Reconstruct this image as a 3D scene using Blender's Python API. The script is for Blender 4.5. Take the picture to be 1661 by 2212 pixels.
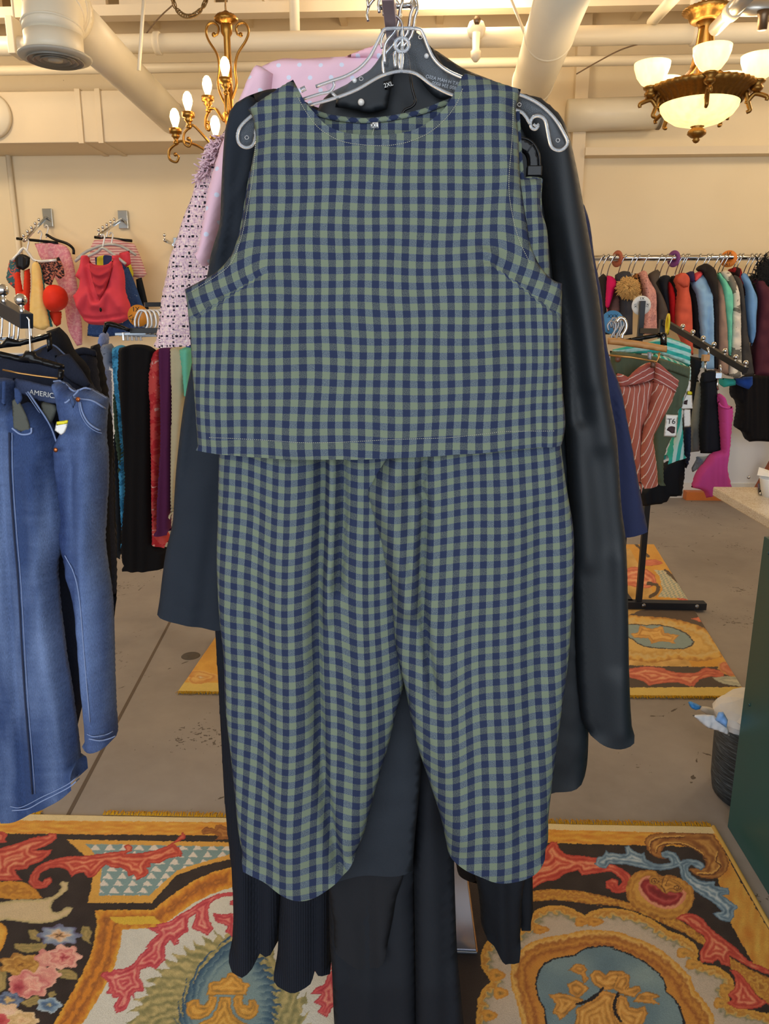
import bpy, bmesh, math, random
import numpy as np
from mathutils import Vector, Matrix
from mathutils.geometry import delaunay_2d_cdt

S = bpy.context.scene
for o in list(bpy.data.objects):
    bpy.data.objects.remove(o)
COL = S.collection

# ------------------------------------------------------------------ camera
FPX, CX, CY = 1640.0, 830.5, 1106.0
PITCH, YAW, EYE = math.radians(14.0), math.radians(2.8), 1.45
cam = bpy.data.cameras.new('camera')
cam.sensor_fit = 'VERTICAL'
cam.sensor_height = 32.0
cam.lens = FPX * 32.0 / 2212.0
cam.clip_start = 0.02
camo = bpy.data.objects.new('camera', cam)
COL.objects.link(camo)
camo.location = (0, 0, EYE)
camo.rotation_euler = (math.pi / 2 - PITCH, 0, YAW)
S.camera = camo

# ------------------------------------------------------------------ colour management and world
S.view_settings.view_transform = 'Standard'
S.view_settings.look = 'None'
S.view_settings.gamma = 1.0
S.view_settings.use_curve_mapping = False
S.view_settings.exposure = 0.0
S.cycles.max_bounces = 8
S.cycles.transparent_max_bounces = 16
S.cycles.caustics_reflective = False
S.cycles.caustics_refractive = False
S.cycles.sample_clamp_indirect = 4.0
S.cycles.use_denoising = True

W = bpy.data.worlds.new('daylight')
S.world = W
W.use_nodes = True
W.node_tree.nodes['Background'].inputs['Color'].default_value = (0.80, 0.90, 1.0, 1)
W.node_tree.nodes['Background'].inputs['Strength'].default_value = 0.8

def area(name, loc, rot, sx, sy, power, col):
    l = bpy.data.lights.new(name, 'AREA')
    l.shape = 'RECTANGLE'; l.size = sx; l.size_y = sy
    l.energy = power; l.color = col
    o = bpy.data.objects.new(name, l); COL.objects.link(o)
    o.location = loc; o.rotation_euler = rot
    return o
def point(name, loc, power, col, r=0.05):
    l = bpy.data.lights.new(name, 'POINT')
    l.energy = power; l.color = col; l.shadow_soft_size = r
    o = bpy.data.objects.new(name, l); COL.objects.link(o)
    o.location = loc
    return o
WARM = (1.0, 0.80, 0.53)
# daylight through the shop front behind the camera
area('shopfront_daylight', (-0.6, -2.6, 1.75), (math.radians(90), 0, 0), 7.5, 2.7, 225, (0.86, 0.93, 1.0))
# unseen warm point lights added near the ceiling to warm the back wall
for i, (x, y) in enumerate([(-3.2, 4.6), (3.2, 4.6), (0.2, 5.0), (-5.2, 5.0), (5.4, 5.0)]):
    point('warm_fill', (x, y, 3.3), 62, WARM, 0.25)

# ------------------------------------------------------------------ pixel rays to points of the place
RM = camo.rotation_euler.to_matrix()
RN = np.array(RM)
def rays(x, y):
    x = np.asarray(x, float); y = np.asarray(y, float)
    d = np.stack([(x - CX) / FPX, -(y - CY) / FPX, -np.ones_like(x)], -1)
    return d @ RN.T
def PA(x, y, Y):
    d = rays(x, y)
    t = np.asarray(Y, float) / d[..., 1]
    return d * t[..., None] + np.array([0, 0, EYE])
def P(x, y, Y):
    return Vector(PA(np.array([x]), np.array([y]), np.array([Y]))[0])
def ground(x, y, z=0.0):
    d = rays(np.array([x]), np.array([y]))[0]
    t = (z - EYE) / d[2]
    return Vector((d[0] * t, d[1] * t, z))
def topx(p):
    v = (p - np.array([0, 0, EYE])) @ RN
    return CX - FPX * v[..., 0] / v[..., 2], CY + FPX * v[..., 1] / v[..., 2]
def cr(x0, y0, s, pts):
    return [(x0 + a * s, y0 + b * s) for a, b in pts]

# ------------------------------------------------------------------ objects
def put(o, parent=None):
    COL.objects.link(o)
    if parent is not None:
        o.parent = parent
        o.matrix_parent_inverse = Matrix.Translation(-parent.location)
    return o
def tag(o, label=None, cat=None, group=None, kind=None):
    if label: o['label'] = label
    if cat: o['category'] = cat
    if group: o['group'] = group
    if kind: o['kind'] = kind
    return o
def empty(name, loc, label=None, cat=None, group=None, kind=None):
    o = bpy.data.objects.new(name, None)
    o.empty_display_size = 0.05
    o.location = loc
    COL.objects.link(o)
    return tag(o, label, cat, group, kind)
def mk(name, verts, faces, mat, parent=None, smooth=True, uvs=None, bevel=0):
    v = np.asarray(verts, float)
    c = (v.min(0) + v.max(0)) / 2
    me = bpy.data.meshes.new(name)
    me.from_pydata([tuple(q) for q in (v - c)], [], [tuple(int(i) for i in f) for f in faces])
    if uvs is not None:
        uvl = me.uv_layers.new(name='UVMap')
        idx = np.empty(len(me.loops), dtype=np.int32)
        me.loops.foreach_get('vertex_index', idx)
        uvl.data.foreach_set('uv', np.asarray(uvs, np.float32)[idx].ravel())
    if smooth:
        me.polygons.foreach_set('use_smooth', np.ones(len(me.polygons), bool))
    me.materials.append(mat)
    o = bpy.data.objects.new(name, me)
    o.location = c
    put(o, parent)
    if bevel:
        m = o.modifiers.new('bevel', 'BEVEL'); m.width = bevel; m.segments = 2; m.limit_method = 'ANGLE'
    return o
def cat_curve(pts, per=6, closed=False):
    p = [np.asarray(q, float) for q in pts]
    n = len(p); out = []
    if n < 3:
        return [p[0] + (p[1] - p[0]) * t for t in np.linspace(0, 1, per + 1)]
    rng = range(n) if closed else range(n - 1)
    for i in rng:
        a, b = p[i], p[(i + 1) % n]
        z = p[(i - 1) % n] if closed or i > 0 else 2 * a - b
        c = p[(i + 2) % n] if closed or i + 2 < n else 2 * b - a
        for k in range(per):
            t = k / per
            out.append(0.5 * (2 * a + (b - z) * t + (2 * z - 5 * a + 4 * b - c) * t * t + (3 * a - z - 3 * b + c) * t ** 3))
    if not closed: out.append(p[-1])
    return out
def tube_geo(path, r, res=8, closed=False, flat=1.0):
    p = np.array([np.asarray(q, float) for q in path]); n = len(p)
    rr = np.full(n, float(r)) if np.isscalar(r) else np.interp(np.linspace(0, 1, n), np.linspace(0, 1, len(r)), r)
    if closed: tan = np.roll(p, -1, 0) - np.roll(p, 1, 0)
    else: tan = np.gradient(p, axis=0)
    tan /= np.maximum(np.linalg.norm(tan, axis=1, keepdims=True), 1e-9)
    u = np.cross(tan[0], [0, 0, 1.0])
    if np.linalg.norm(u) < 1e-3: u = np.cross(tan[0], [1.0, 0, 0])
    u /= np.linalg.norm(u)
    V = []
    for i in range(n):
        u = u - tan[i] * u.dot(tan[i]); u /= max(np.linalg.norm(u), 1e-9)
        w = np.cross(tan[i], u)
        for k in range(res):
            a = 2 * math.pi * k / res
            V.append(p[i] + rr[i] * (math.cos(a) * u + flat * math.sin(a) * w))
    Fc = []
    for i in range(n if closed else n - 1):
        for k in range(res):
            a = i * res + k; b = i * res + (k + 1) % res
            c = ((i + 1) % n) * res + (k + 1) % res; d = ((i + 1) % n) * res + k
            Fc.append((a, b, c, d))
    if not closed:
        Fc.append(tuple(range(res))[::-1]); Fc.append(tuple((n - 1) * res + k for k in range(res)))
    return V, Fc
def tube(name, path, r, mat, parent=None, res=8, closed=False, sm=0, flat=1.0):
    if sm: path = cat_curve(path, sm, closed)
    V, Fc = tube_geo(path, r, res, closed, flat)
    return mk(name, V, Fc, mat, parent)
def lathe(name, prof, base, mat, parent=None, n=24, axis=(0, 0, 1), wob=None):
    ax = Vector(axis).normalized()
    q = Vector((0, 0, 1)).rotation_difference(ax)
    base = Vector(base)
    V, Fc = [], []
    for j, (r, z) in enumerate(prof):
        for k in range(n):
            a = 2 * math.pi * k / n
            rk = max(r, 1e-5) * (1 + (wob(a, j) if wob else 0))
            V.append(base + q @ Vector((rk * math.cos(a), rk * math.sin(a), z)))
    for j in range(len(prof) - 1):
        for k in range(n):
            Fc.append((j * n + k, j * n + (k + 1) % n, (j + 1) * n + (k + 1) % n, (j + 1) * n + k))
    if prof[0][0] > 1e-4: Fc.append(tuple(range(n))[::-1])
    if prof[-1][0] > 1e-4: Fc.append(tuple((len(prof) - 1) * n + k for k in range(n)))
    return mk(name, V, Fc, mat, parent)
def ball(name, c, r, mat, parent=None, n=14, sq=(1, 1, 1)):
    V, Fc = [], []
    m = n // 2
    for j in range(m + 1):
        t = math.pi * j / m
        for k in range(n):
            a = 2 * math.pi * k / n
            V.append((c[0] + sq[0] * r * math.sin(t) * math.cos(a), c[1] + sq[1] * r * math.sin(t) * math.sin(a), c[2] + sq[2] * r * math.cos(t)))
    for j in range(m):
        for k in range(n):
            Fc.append((j * n + k, (j + 1) * n + k, (j + 1) * n + (k + 1) % n, j * n + (k + 1) % n))
    return mk(name, V, Fc, mat, parent)
def box(name, lo, hi, mat, parent=None, bevel=0):
    (x0, y0, z0), (x1, y1, z1) = lo, hi
    V = [(x0, y0, z0), (x1, y0, z0), (x1, y1, z0), (x0, y1, z0), (x0, y0, z1), (x1, y0, z1), (x1, y1, z1), (x0, y1, z1)]
    Fc = [(0, 3, 2, 1), (4, 5, 6, 7), (0, 1, 5, 4), (1, 2, 6, 5), (2, 3, 7, 6), (3, 0, 4, 7)]
    return mk(name, V, Fc, mat, parent, smooth=False, bevel=bevel)
def bar(name, a, b, w, h, mat, parent=None, bevel=0.0015, up=(0, 0, 1)):
    a, b = Vector(a), Vector(b); t = (b - a).normalized()
    s = t.cross(Vector(up))
    if s.length < 1e-3: s = t.cross(Vector((1, 0, 0)))
    s.normalize(); u = s.cross(t).normalized()
    V = []
    for p in (a, b):
        for i, j in ((-1, -1), (1, -1), (1, 1), (-1, 1)):
            V.append(p + s * (i * w / 2) + u * (j * h / 2))
    Fc = [(0, 1, 2, 3), (7, 6, 5, 4), (0, 4, 5, 1), (1, 5, 6, 2), (2, 6, 7, 3), (3, 7, 4, 0)]
    return mk(name, V, Fc, mat, parent, smooth=False, bevel=bevel)
def text(name, body, loc, size, mat, parent=None, rot=(math.pi / 2, 0, 0), mirror=False, align='CENTER', depth=0.0002):
    cu = bpy.data.curves.new(name, 'FONT')
    cu.body = body; cu.size = size; cu.align_x = align; cu.align_y = 'CENTER'; cu.extrude = depth
    cu.materials.append(mat)
    o = bpy.data.objects.new(name, cu)
    dg = bpy.context.evaluated_depsgraph_get()
    COL.objects.link(o)
    dg.update()
    me = bpy.data.meshes.new_from_object(o.evaluated_get(dg))
    COL.objects.unlink(o); bpy.data.objects.remove(o)
    if mirror:
        for v in me.vertices: v.co.x *= -1
    me.name = name
    mo = bpy.data.objects.new(name, me)
    mo.location = loc; mo.rotation_euler = rot
    return put(mo, parent)

# ------------------------------------------------------------------ cloth sheets
def outline(pts, step, corner=50):
    p = np.array(pts, float); n = len(p); out = []
    T = np.zeros_like(p)
    for i in range(n):
        a = p[i] - p[i - 1]; b = p[(i + 1) % n] - p[i]
        la, lb = np.linalg.norm(a) + 1e-9, np.linalg.norm(b) + 1e-9
        if a.dot(b) / (la * lb) > math.cos(math.radians(corner)):
            T[i] = (a / la + b / lb) / 2
    for i in range(n):
        a, b = p[i], p[(i + 1) % n]
        L = np.linalg.norm(b - a); k = max(1, int(round(L / step)))
        ta = T[i] if T[i].any() else (b - a) / max(L, 1e-9); tb = T[(i + 1) % n] if T[(i + 1) % n].any() else (b - a) / max(L, 1e-9)
        for j in range(k):
            t = j / k; h = t * t * t
            out.append((2 * h - 3 * t * t + 1) * a + (h - 2 * t * t + t) * L * ta + (-2 * h + 3 * t * t) * b + (h - t * t) * L * tb)
    return np.array(out)
def inside(poly, x, y):
    r = np.zeros(x.shape, bool); n = len(poly); j = n - 1
    for i in range(n):
        xi, yi = poly[i]; xj, yj = poly[j]
        if yi != yj:
            r ^= ((yi > y) != (yj > y)) & (x < (xj - xi) * (y - yi) / (yj - yi) + xi)
        j = i
    return r
def segdist(segs, x, y):
    d = np.full(x.shape, 1e9)
    for (ax, ay), (bx, by) in segs:
        dx, dy = bx - ax, by - ay; L = dx * dx + dy * dy + 1e-12
        t = np.clip(((x - ax) * dx + (y - ay) * dy) / L, 0, 1)
        d = np.minimum(d, np.hypot(x - ax - t * dx, y - ay - t * dy))
    return d
def crease(path, w, amp, sm=5):
    """depth pattern following a fold line: amp > 0 stands out towards the viewer's side"""
    q = cat_curve(path, sm) if len(path) > 2 else [np.array(a, float) for a in path]
    segs = list(zip(q[:-1], q[1:]))
    return lambda x, y: amp * np.exp(-(segdist(segs, x, y) / w) ** 2)
def drape(seed, amp, per, lean=0.0):
    r = random.Random(seed)
    ws = [(per * r.uniform(.7, 1.5), r.uniform(0, 6.28), r.uniform(-1, 1), r.uniform(.5, 1), r.uniform(0, 6.28)) for _ in range(4)]
    def f(x, y):
        s = 0
        for p, ph, k, a, q in ws:
            s = s + a * np.sin(2 * math.pi * (x + lean * y) / p + ph + k * y / 160.0) * (0.75 + 0.25 * np.sin(y / (per * 2.3) + q))
        return amp * s / 2.2
    return f
def rumple(seed, amp, per):
    r = random.Random(seed)
    ws = [(r.uniform(.6, 1.6) * per, r.uniform(0, 6.28), r.uniform(0, 6.28)) for _ in range(7)]
    def f(x, y):
        s = 0
        for p, th, ph in ws:
            s = s + np.sin(2 * math.pi * (x * math.cos(th) + y * math.sin(th)) / p + ph)
        return amp * s / 3.5
    return f
def add(*fs):
    return lambda x, y: sum(f(x, y) for f in fs)
def sheet(name, pts, Y, mat, parent=None, thick=0.02, edge=None, fold=None, step=None, hem=None, uvf=None, corner=50, bias=0.5):
    """a piece of cloth with a front and a back, hanging at depth Y (number or function of x, y)"""
    p0 = np.array(pts, float)
    ar = 0.5 * abs(np.dot(p0[:, 0], np.roll(p0[:, 1], -1)) - np.dot(p0[:, 1], np.roll(p0[:, 0], -1)))
    if step is None: step = min(16, max(2.2, math.sqrt(ar) / 16))
    if edge is None: edge = max(4, math.sqrt(ar) / 7)
    B = outline(pts, step, corner); nb = len(B)
    xs = np.arange(B[:, 0].min(), B[:, 0].max(), step); ys = np.arange(B[:, 1].min(), B[:, 1].max(), step * .87)
    gx, gy = np.meshgrid(xs, ys); gx = gx + (np.arange(len(ys)) % 2)[:, None] * step / 2
    gx, gy = gx.ravel(), gy.ravel()
    segs = [(B[i], B[(i + 1) % nb]) for i in range(nb)]
    m = inside(B, gx, gy); gx, gy = gx[m], gy[m]
    m = segdist(segs, gx, gy) > step * .45; gx, gy = gx[m], gy[m]
    allp = np.concatenate([B, np.stack([gx, gy], 1)])
    r = delaunay_2d_cdt([Vector(q) for q in allp], [], [list(range(nb))], 1, 1e-4)
    V2 = np.array([tuple(v) for v in r[0]]); tri = r[2]
    x, y = V2[:, 0], V2[:, 1]
    if hem is not None: segs = [s for s in segs if not (hem(*s[0]) and hem(*s[1]))]
    d = segdist(segs, x, y)
    prof = np.sqrt(np.maximum(0, 1 - (1 - np.clip(d / edge, 0, 1)) ** 2))
    Yb = Y(x, y) if callable(Y) else np.full(len(x), float(Y))
    base = PA(x, y, Yb)
    fo = fold(x, y) * np.clip(d / (edge * .5), 0.0, 1) if fold is not None else 0.0
    fr = base.copy(); fr[:, 1] += -thick * bias * prof - fo
    bk = base.copy(); bk[:, 1] += thick * (1 - bias) * prof - 0.4 * fo + 0.0004
    merged = d < 1e-3
    idx = np.arange(len(x)); bidx = np.where(merged, idx, 0)
    nm = np.where(~merged)[0]; bidx[nm] = len(x) + np.arange(len(nm))
    V = np.concatenate([fr, bk[nm]])
    Fc = []
    for t in tri:
        a, b, c = t[:3]
        s = (x[b] - x[a]) * (y[c] - y[a]) - (x[c] - x[a]) * (y[b] - y[a])
        f = (a, b, c) if s < 0 else (a, c, b)
        Fc.append(f); Fc.append((bidx[f[0]], bidx[f[2]], bidx[f[1]]))
    u, v = uvf(x, y) if uvf else (x, y)
    k = float(np.mean(Yb)) / FPX
    uv = np.stack([u * k, -v * k], 1)
    return mk(name, V, Fc, mat, parent, uvs=np.concatenate([uv, uv[nm]]))
def on(pts, Y):
    return [P(a, b, Y) for a, b in pts]
# ------------------------------------------------------------------ materials
def lin(c):
    return tuple(((v / 255) / 12.92 if v / 255 <= .04045 else ((v / 255 + .055) / 1.055) ** 2.4) for v in c[:3]) + (1.0,)
class G:
    def __init__(self, name):
        self.m = bpy.data.materials.new(name); self.m.use_nodes = True
        self.t = self.m.node_tree; self.b = self.t.nodes['Principled BSDF']
        self._c = {}
    def new(self, typ, **kw):
        n = self.t.nodes.new(typ)
        for k, v in kw.items(): setattr(n, k, v)
        return n
    def link(self, a, b): self.t.links.new(a, b)
    def inp(self, sock, v):
        if hasattr(v, 'is_linked') or isinstance(v, bpy.types.NodeSocket): self.link(v, sock)
        else: sock.default_value = v
    def math(self, op, a, b=None, c=None):
        n = self.new('ShaderNodeMath', operation=op)
        self.inp(n.inputs[0], a)
        if b is not None: self.inp(n.inputs[1], b)
        if c is not None: self.inp(n.inputs[2], c)
        return n.outputs[0]
    def coord(self, kind='UV'):
        if kind not in self._c: self._c[kind] = self.new('ShaderNodeTexCoord').outputs[kind]
        return self._c[kind]
    def xyz(self, v):
        n = self.new('ShaderNodeSeparateXYZ'); self.link(v, n.inputs[0]); return n.outputs
    def mapv(self, v, scale=(1, 1, 1), rot=(0, 0, 0), loc=(0, 0, 0)):
        n = self.new('ShaderNodeMapping'); self.link(v, n.inputs[0])
        n.inputs['Scale'].default_value = scale; n.inputs['Rotation'].default_value = rot; n.inputs['Location'].default_value = loc
        return n.outputs[0]
    def noise(self, v, scale, detail=3, rough=.55, dist=0):
        n = self.new('ShaderNodeTexNoise'); self.link(v, n.inputs['Vector'])
        n.inputs['Scale'].default_value = scale; n.inputs['Detail'].default_value = detail
        n.inputs['Roughness'].default_value = rough; n.inputs['Distortion'].default_value = dist
        return n.outputs[0]
    def voro(self, v, scale, out='Distance', feature='F1'):
        n = self.new('ShaderNodeTexVoronoi', feature=feature); self.link(v, n.inputs['Vector'])
        n.inputs['Scale'].default_value = scale
        return n.outputs[out]
    def mix(self, f, a, b):
        n = self.new('ShaderNodeMix', data_type='RGBA')
        self.inp(n.inputs[0], f); self.inp(n.inputs[6], a); self.inp(n.inputs[7], b)
        return n.outputs[2]
    def ramp(self, f, stops, interp='LINEAR'):
        n = self.new('ShaderNodeValToRGB'); self.link(f, n.inputs[0])
        e = n.color_ramp; e.interpolation = interp
        while len(e.elements) < len(stops): e.elements.new(0.5)
        for el, (p, c) in zip(e.elements, stops): el.position = p; el.color = c
        return n.outputs[0]
    def bump(self, h, strength=.3, dist=.001):
        n = self.new('ShaderNodeBump'); n.inputs['Strength'].default_value = strength; n.inputs['Distance'].default_value = dist
        self.link(h, n.inputs['Height']); self.link(n.outputs[0], self.b.inputs['Normal'])
    def scale_col(self, col, f):
        n = self.new('ShaderNodeVectorMath', operation='SCALE'); self.inp(n.inputs[0], col[:3] if isinstance(col, tuple) else col); self.inp(n.inputs['Scale'], f)
        return n.outputs[0]
    def done(self, col=None, rough=.85, metal=0.0, spec=.3, sheen=0.0):
        if col is not None: self.inp(self.b.inputs['Base Color'], col)
        self.inp(self.b.inputs['Roughness'], rough)
        self.b.inputs['Metallic'].default_value = metal
        self.b.inputs['Specular IOR Level'].default_value = spec
        if sheen:
            self.b.inputs['Sheen Weight'].default_value = sheen; self.b.inputs['Sheen Roughness'].default_value = .4
        return self.m
_mc = {}
def cached(f):
    def w(name, *a, **k):
        if name not in _mc: _mc[name] = f(name, *a, **k)
        return _mc[name]
    return w
@cached
def plain(name, rgb, rough=.5, metal=0.0, var=.06, scale=30, spec=.4, bump=0):
    g = G(name); n = g.noise(g.coord('Object'), scale)
    c = g.scale_col(lin(rgb), g.math('MULTIPLY_ADD', n, var * 2, 1 - var))
    if bump: g.bump(n, bump)
    return g.done(c, rough, metal, spec)
@cached
def cloth(name, rgb, rough=.9, var=.25, thread=900, sheen=.0, spec=.2, big=.12, bump=.25):
    g = G(name); uv = g.coord('UV')
    n = g.noise(g.mapv(uv, (1, .45, 1)), thread, 2); n2 = g.noise(uv, 14, 3)
    f = g.math('ADD', g.math('MULTIPLY_ADD', n, var * 2, 1 - var), g.math('MULTIPLY_ADD', n2, big * 2, -big))
    g.bump(n, bump, .0008)
    return g.done(g.scale_col(lin(rgb), f), rough, 0, spec, sheen)
@cached
def rib_cloth(name, rgb, period=.003):
    g = G(name); s = g.xyz(g.coord('UV'))
    w = g.math('SINE', g.math('MULTIPLY', s[0], 6.283 / period))
    n = g.noise(g.coord('UV'), 500, 2)
    f = g.math('MULTIPLY_ADD', w, .22, g.math('MULTIPLY_ADD', n, .5, .7))
    g.bump(w, .5, .0008)
    return g.done(g.scale_col(lin(rgb), f), .92, 0, .15)
@cached
def gingham(name, period=.0218, rot=0.0, green=(110, 121, 103), navy=(37, 46, 73)):
    g = G(name); uv = g.coord('UV')
    if rot: uv = g.mapv(uv, (1, 1, 1), (0, 0, rot))
    warp = g.noise(uv, 60, 2)
    s = g.xyz(uv)
    hair = g.noise(g.coord('UV'), 700, 2)
    jit = g.math('MULTIPLY_ADD', hair, .05, -.025)
    def band(c):
        f = g.math('FRACT', g.math('ADD', g.math('MULTIPLY', c, 1 / period), jit))
        return g.math('LESS_THAN', f, .5)
    bu, bv = band(s[0]), band(s[1])
    both = g.math('ADD', bu, bv)          # 0 green/green, 1 mixed, 2 navy/navy
    tw = g.noise(g.mapv(g.coord('UV'), (1, 1, 1), (0, 0, .7)), 1100, 1, .5)
    spk = g.math('SMOOTHSTEP' if False else 'MULTIPLY_ADD', tw, 5.0, -2.1)
    spk = g.math('MINIMUM', g.math('MAXIMUM', spk, 0.0), 1.0)
    mixed = g.mix(spk, lin((46, 53, 67)), lin((88, 96, 92)))
    grn = g.mix(g.math('MULTIPLY_ADD', tw, .8, -.1), lin(tuple(v * .92 for v in green)), lin(tuple(v * 1.06 for v in green)))
    nvy = g.mix(g.math('MULTIPLY_ADD', tw, .8, -.1), lin(tuple(v * .88 for v in navy)), lin(tuple(v * 1.14 for v in navy)))
    mixv = g.mix(spk, lin((62, 73, 90)), lin((102, 113, 116)))
    mixed = g.mix(bu, mixv, mixed)
    c = g.mix(g.math('GREATER_THAN', both, .5), grn, mixed)
    c = g.mix(g.math('GREATER_THAN', both, 1.5), c, nvy)
    wr = g.noise(g.coord('UV'), 45, 4, .6)
    g.bump(g.math('ADD', g.math('MULTIPLY', tw, .35), wr), .35, .0018)
    return g.done(c, .9, 0, .2, .0)
@cached
def denim(name, rgb, fade=.5, light=(150, 170, 205)):
    g = G(name); uv = g.coord('UV')
    th = g.noise(g.mapv(uv, (1, .12, 1)), 900, 2); tw = g.noise(g.mapv(uv, (1, .3, 1), (0, 0, .8)), 700, 2)
    big = g.noise(g.mapv(uv, (3.6, .55, 1)), 3.0, 3, .5, .5)
    whisk = g.noise(g.mapv(uv, (4, 26, 1), (0, 0, .12)), 2.2, 2)
    f = g.math('MULTIPLY', g.math('ADD', g.math('MULTIPLY_ADD', big, 2.3, -.95), g.math('MULTIPLY_ADD', whisk, .22, -.11)), fade)
    f = g.math('MINIMUM', g.math('MAXIMUM', f, 0.0), 1.0)
    c = g.mix(f, lin(rgb), lin(light))
    k = g.math('MULTIPLY_ADD', g.math('ADD', th, tw), .8, .2)
    g.bump(g.math('ADD', th, tw), .4, .001)
    return g.done(g.scale_col(c, k), .9, 0, .2)
@cached
def tweed(name):
    g = G(name); uv = g.coord('UV'); s = g.xyz(uv)
    n1 = g.noise(g.mapv(uv, (1, 2.4, 1)), 130, 3); n2 = g.noise(g.mapv(uv, (2.4, 1, 1), loc=(3, 1, 0)), 130, 3)
    c = g.ramp(g.math('MULTIPLY_ADD', g.math('SUBTRACT', n1, n2), 1.6, .5), [(0.0, lin((150, 138, 152))), (.35, lin((206, 172, 184))), (.55, lin((226, 196, 202))), (.75, lin((232, 205, 190))), (1, lin((240, 228, 232)))])
    def dash(a, b, per, off, th=.10, cut=.515):
        row = g.math('LESS_THAN', g.math('ABSOLUTE', g.math('SUBTRACT', g.math('FRACT', g.math('MULTIPLY_ADD', a, 1 / per, off)), .5)), th)
        cm = g.new('ShaderNodeCombineXYZ'); g.inp(cm.inputs[0], g.math('MULTIPLY', b, 1.0)); g.inp(cm.inputs[1], g.math('MULTIPLY', g.math('FLOOR', g.math('MULTIPLY_ADD', a, 1 / per, off)), 3.7))
        ds = g.math('GREATER_THAN', g.noise(cm.outputs[0], 150, 1), cut)
        return g.math('MULTIPLY', row, ds)
    wob = g.math('MULTIPLY_ADD', g.noise(uv, 40, 2), .006, 0)
    k = g.math('MAXIMUM', dash(g.math('ADD', s[1], wob), s[0], .021, .2), g.math('MULTIPLY', dash(g.math('ADD', s[0], wob), s[1], .033, .4, .065, .535), 1.0))
    c = g.mix(k, c, lin((38, 36, 46)))
    spk = g.math('GREATER_THAN', g.noise(uv, 420, 1), .70)
    c = g.mix(spk, c, lin((240, 240, 248)))
    g.bump(g.math('ADD', n1, n2), .8, .003)
    return g.done(c, .95, 0, .2)
@cached
def dots(name, base=(222, 184, 200), dot=(205, 210, 228), px=.043, py=.026, r=.0046):
    g = G(name); s = g.xyz(g.coord('UV'))
    row = g.math('FLOOR', g.math('MULTIPLY', s[1], 1 / py))
    off = g.math('MULTIPLY', g.math('FRACT', g.math('MULTIPLY', row, .5)), 1.0)
    fx = g.math('MULTIPLY', g.math('SUBTRACT', g.math('FRACT', g.math('ADD', g.math('MULTIPLY', s[0], 1 / px), off)), .5), px)
    fy = g.math('MULTIPLY', g.math('SUBTRACT', g.math('FRACT', g.math('MULTIPLY', s[1], 1 / py)), .5), py)
    d = g.math('SQRT', g.math('ADD', g.math('POWER', g.math('ABSOLUTE', fx), 2), g.math('POWER', g.math('ABSOLUTE', fy), 2)))
    n = g.noise(g.coord('UV'), 1200, 1)
    g.bump(n, .15, .0005)
    return g.done(g.scale_col(g.mix(g.math('LESS_THAN', d, r), lin(base), lin(dot)), g.math('MULTIPLY_ADD', n, .2, .9)), .8, 0, .25)
@cached
def stripes(name, c1, c2, period, duty=.5, axis=0, wob=.004, soft=0):
    g = G(name); s = g.xyz(g.coord('UV'))
    n = g.noise(g.coord('UV'), 12, 2)
    x = g.math('ADD', s[axis], g.math('MULTIPLY_ADD', n, wob * 2, -wob))
    f = g.math('LESS_THAN', g.math('FRACT', g.math('MULTIPLY', x, 1 / period)), duty)
    t = g.noise(g.coord('UV'), 500, 2); g.bump(t, .3, .001)
    return g.done(g.scale_col(g.mix(f, lin(c1), lin(c2)), g.math('MULTIPLY_ADD', t, .3, .85)), .9, 0, .2)
@cached
def blotch(name, cols, scale=20, stretch=(1, 1, 1), dist=.6, sharp=True):
    g = G(name); uv = g.coord('UV')
    n = g.noise(g.mapv(uv, stretch), scale, 3, .6, dist)
    k = len(cols)
    c = g.ramp(n, [(0.0 if i == 0 else .34 + .34 * (i - 1) / max(1, k - 2), lin(cc)) for i, cc in enumerate(cols)], 'CONSTANT' if sharp else 'LINEAR')
    t = g.noise(uv, 500, 2); g.bump(t, .3, .001)
    return g.done(g.scale_col(c, g.math('MULTIPLY_ADD', t, .3, .85)), .9, 0, .2)
@cached
def pile(name, bump=.5):
    """printed rug pile: the printed colours sit in the mesh's colour attribute"""
    g = G(name)
    a = g.new('ShaderNodeVertexColor'); a.layer_name = 'print'
    v = g.coord('Object')
    n = g.noise(v, 420, 2); n2 = g.noise(v, 38, 3)
    k = g.math('ADD', g.math('MULTIPLY_ADD', n, .5, .72), g.math('MULTIPLY_ADD', n2, .16, -.05))
    g.bump(n, bump, .002)
    return g.done(g.scale_col(a.outputs[0], k), .85, 0, .25, .15)
@cached
def clear_plastic(name, alpha=.25):
    g = G(name)
    tr = g.new('ShaderNodeBsdfTransparent'); tr.inputs[0].default_value = (.95, .97, 1, 1)
    gl = g.new('ShaderNodeBsdfGlossy'); gl.inputs['Roughness'].default_value = .12; gl.inputs[0].default_value = (.95, .97, 1, 1)
    fr = g.new('ShaderNodeFresnel'); fr.inputs[0].default_value = 1.5
    df = g.new('ShaderNodeBsdfDiffuse'); df.inputs[0].default_value = (.75, .8, .86, 1)
    m1 = g.new('ShaderNodeMixShader'); g.link(g.math('MULTIPLY_ADD', fr.outputs[0], .09, alpha * .004), m1.inputs[0]); g.link(tr.outputs[0], m1.inputs[1]); g.link(gl.outputs[0], m1.inputs[2])
    m2 = g.new('ShaderNodeMixShader'); m2.inputs[0].default_value = alpha * .05; g.link(m1.outputs[0], m2.inputs[1]); g.link(df.outputs[0], m2.inputs[2])
    g.link(m2.outputs[0], g.t.nodes['Material Output'].inputs[0])
    return g.m
@cached
def clear_ridge(name):
    g = G(name)
    g.b.inputs['Transmission Weight'].default_value = .75; g.b.inputs['IOR'].default_value = 1.5
    return g.done((.86, .91, .97, 1), .06, 0, .8)
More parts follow.
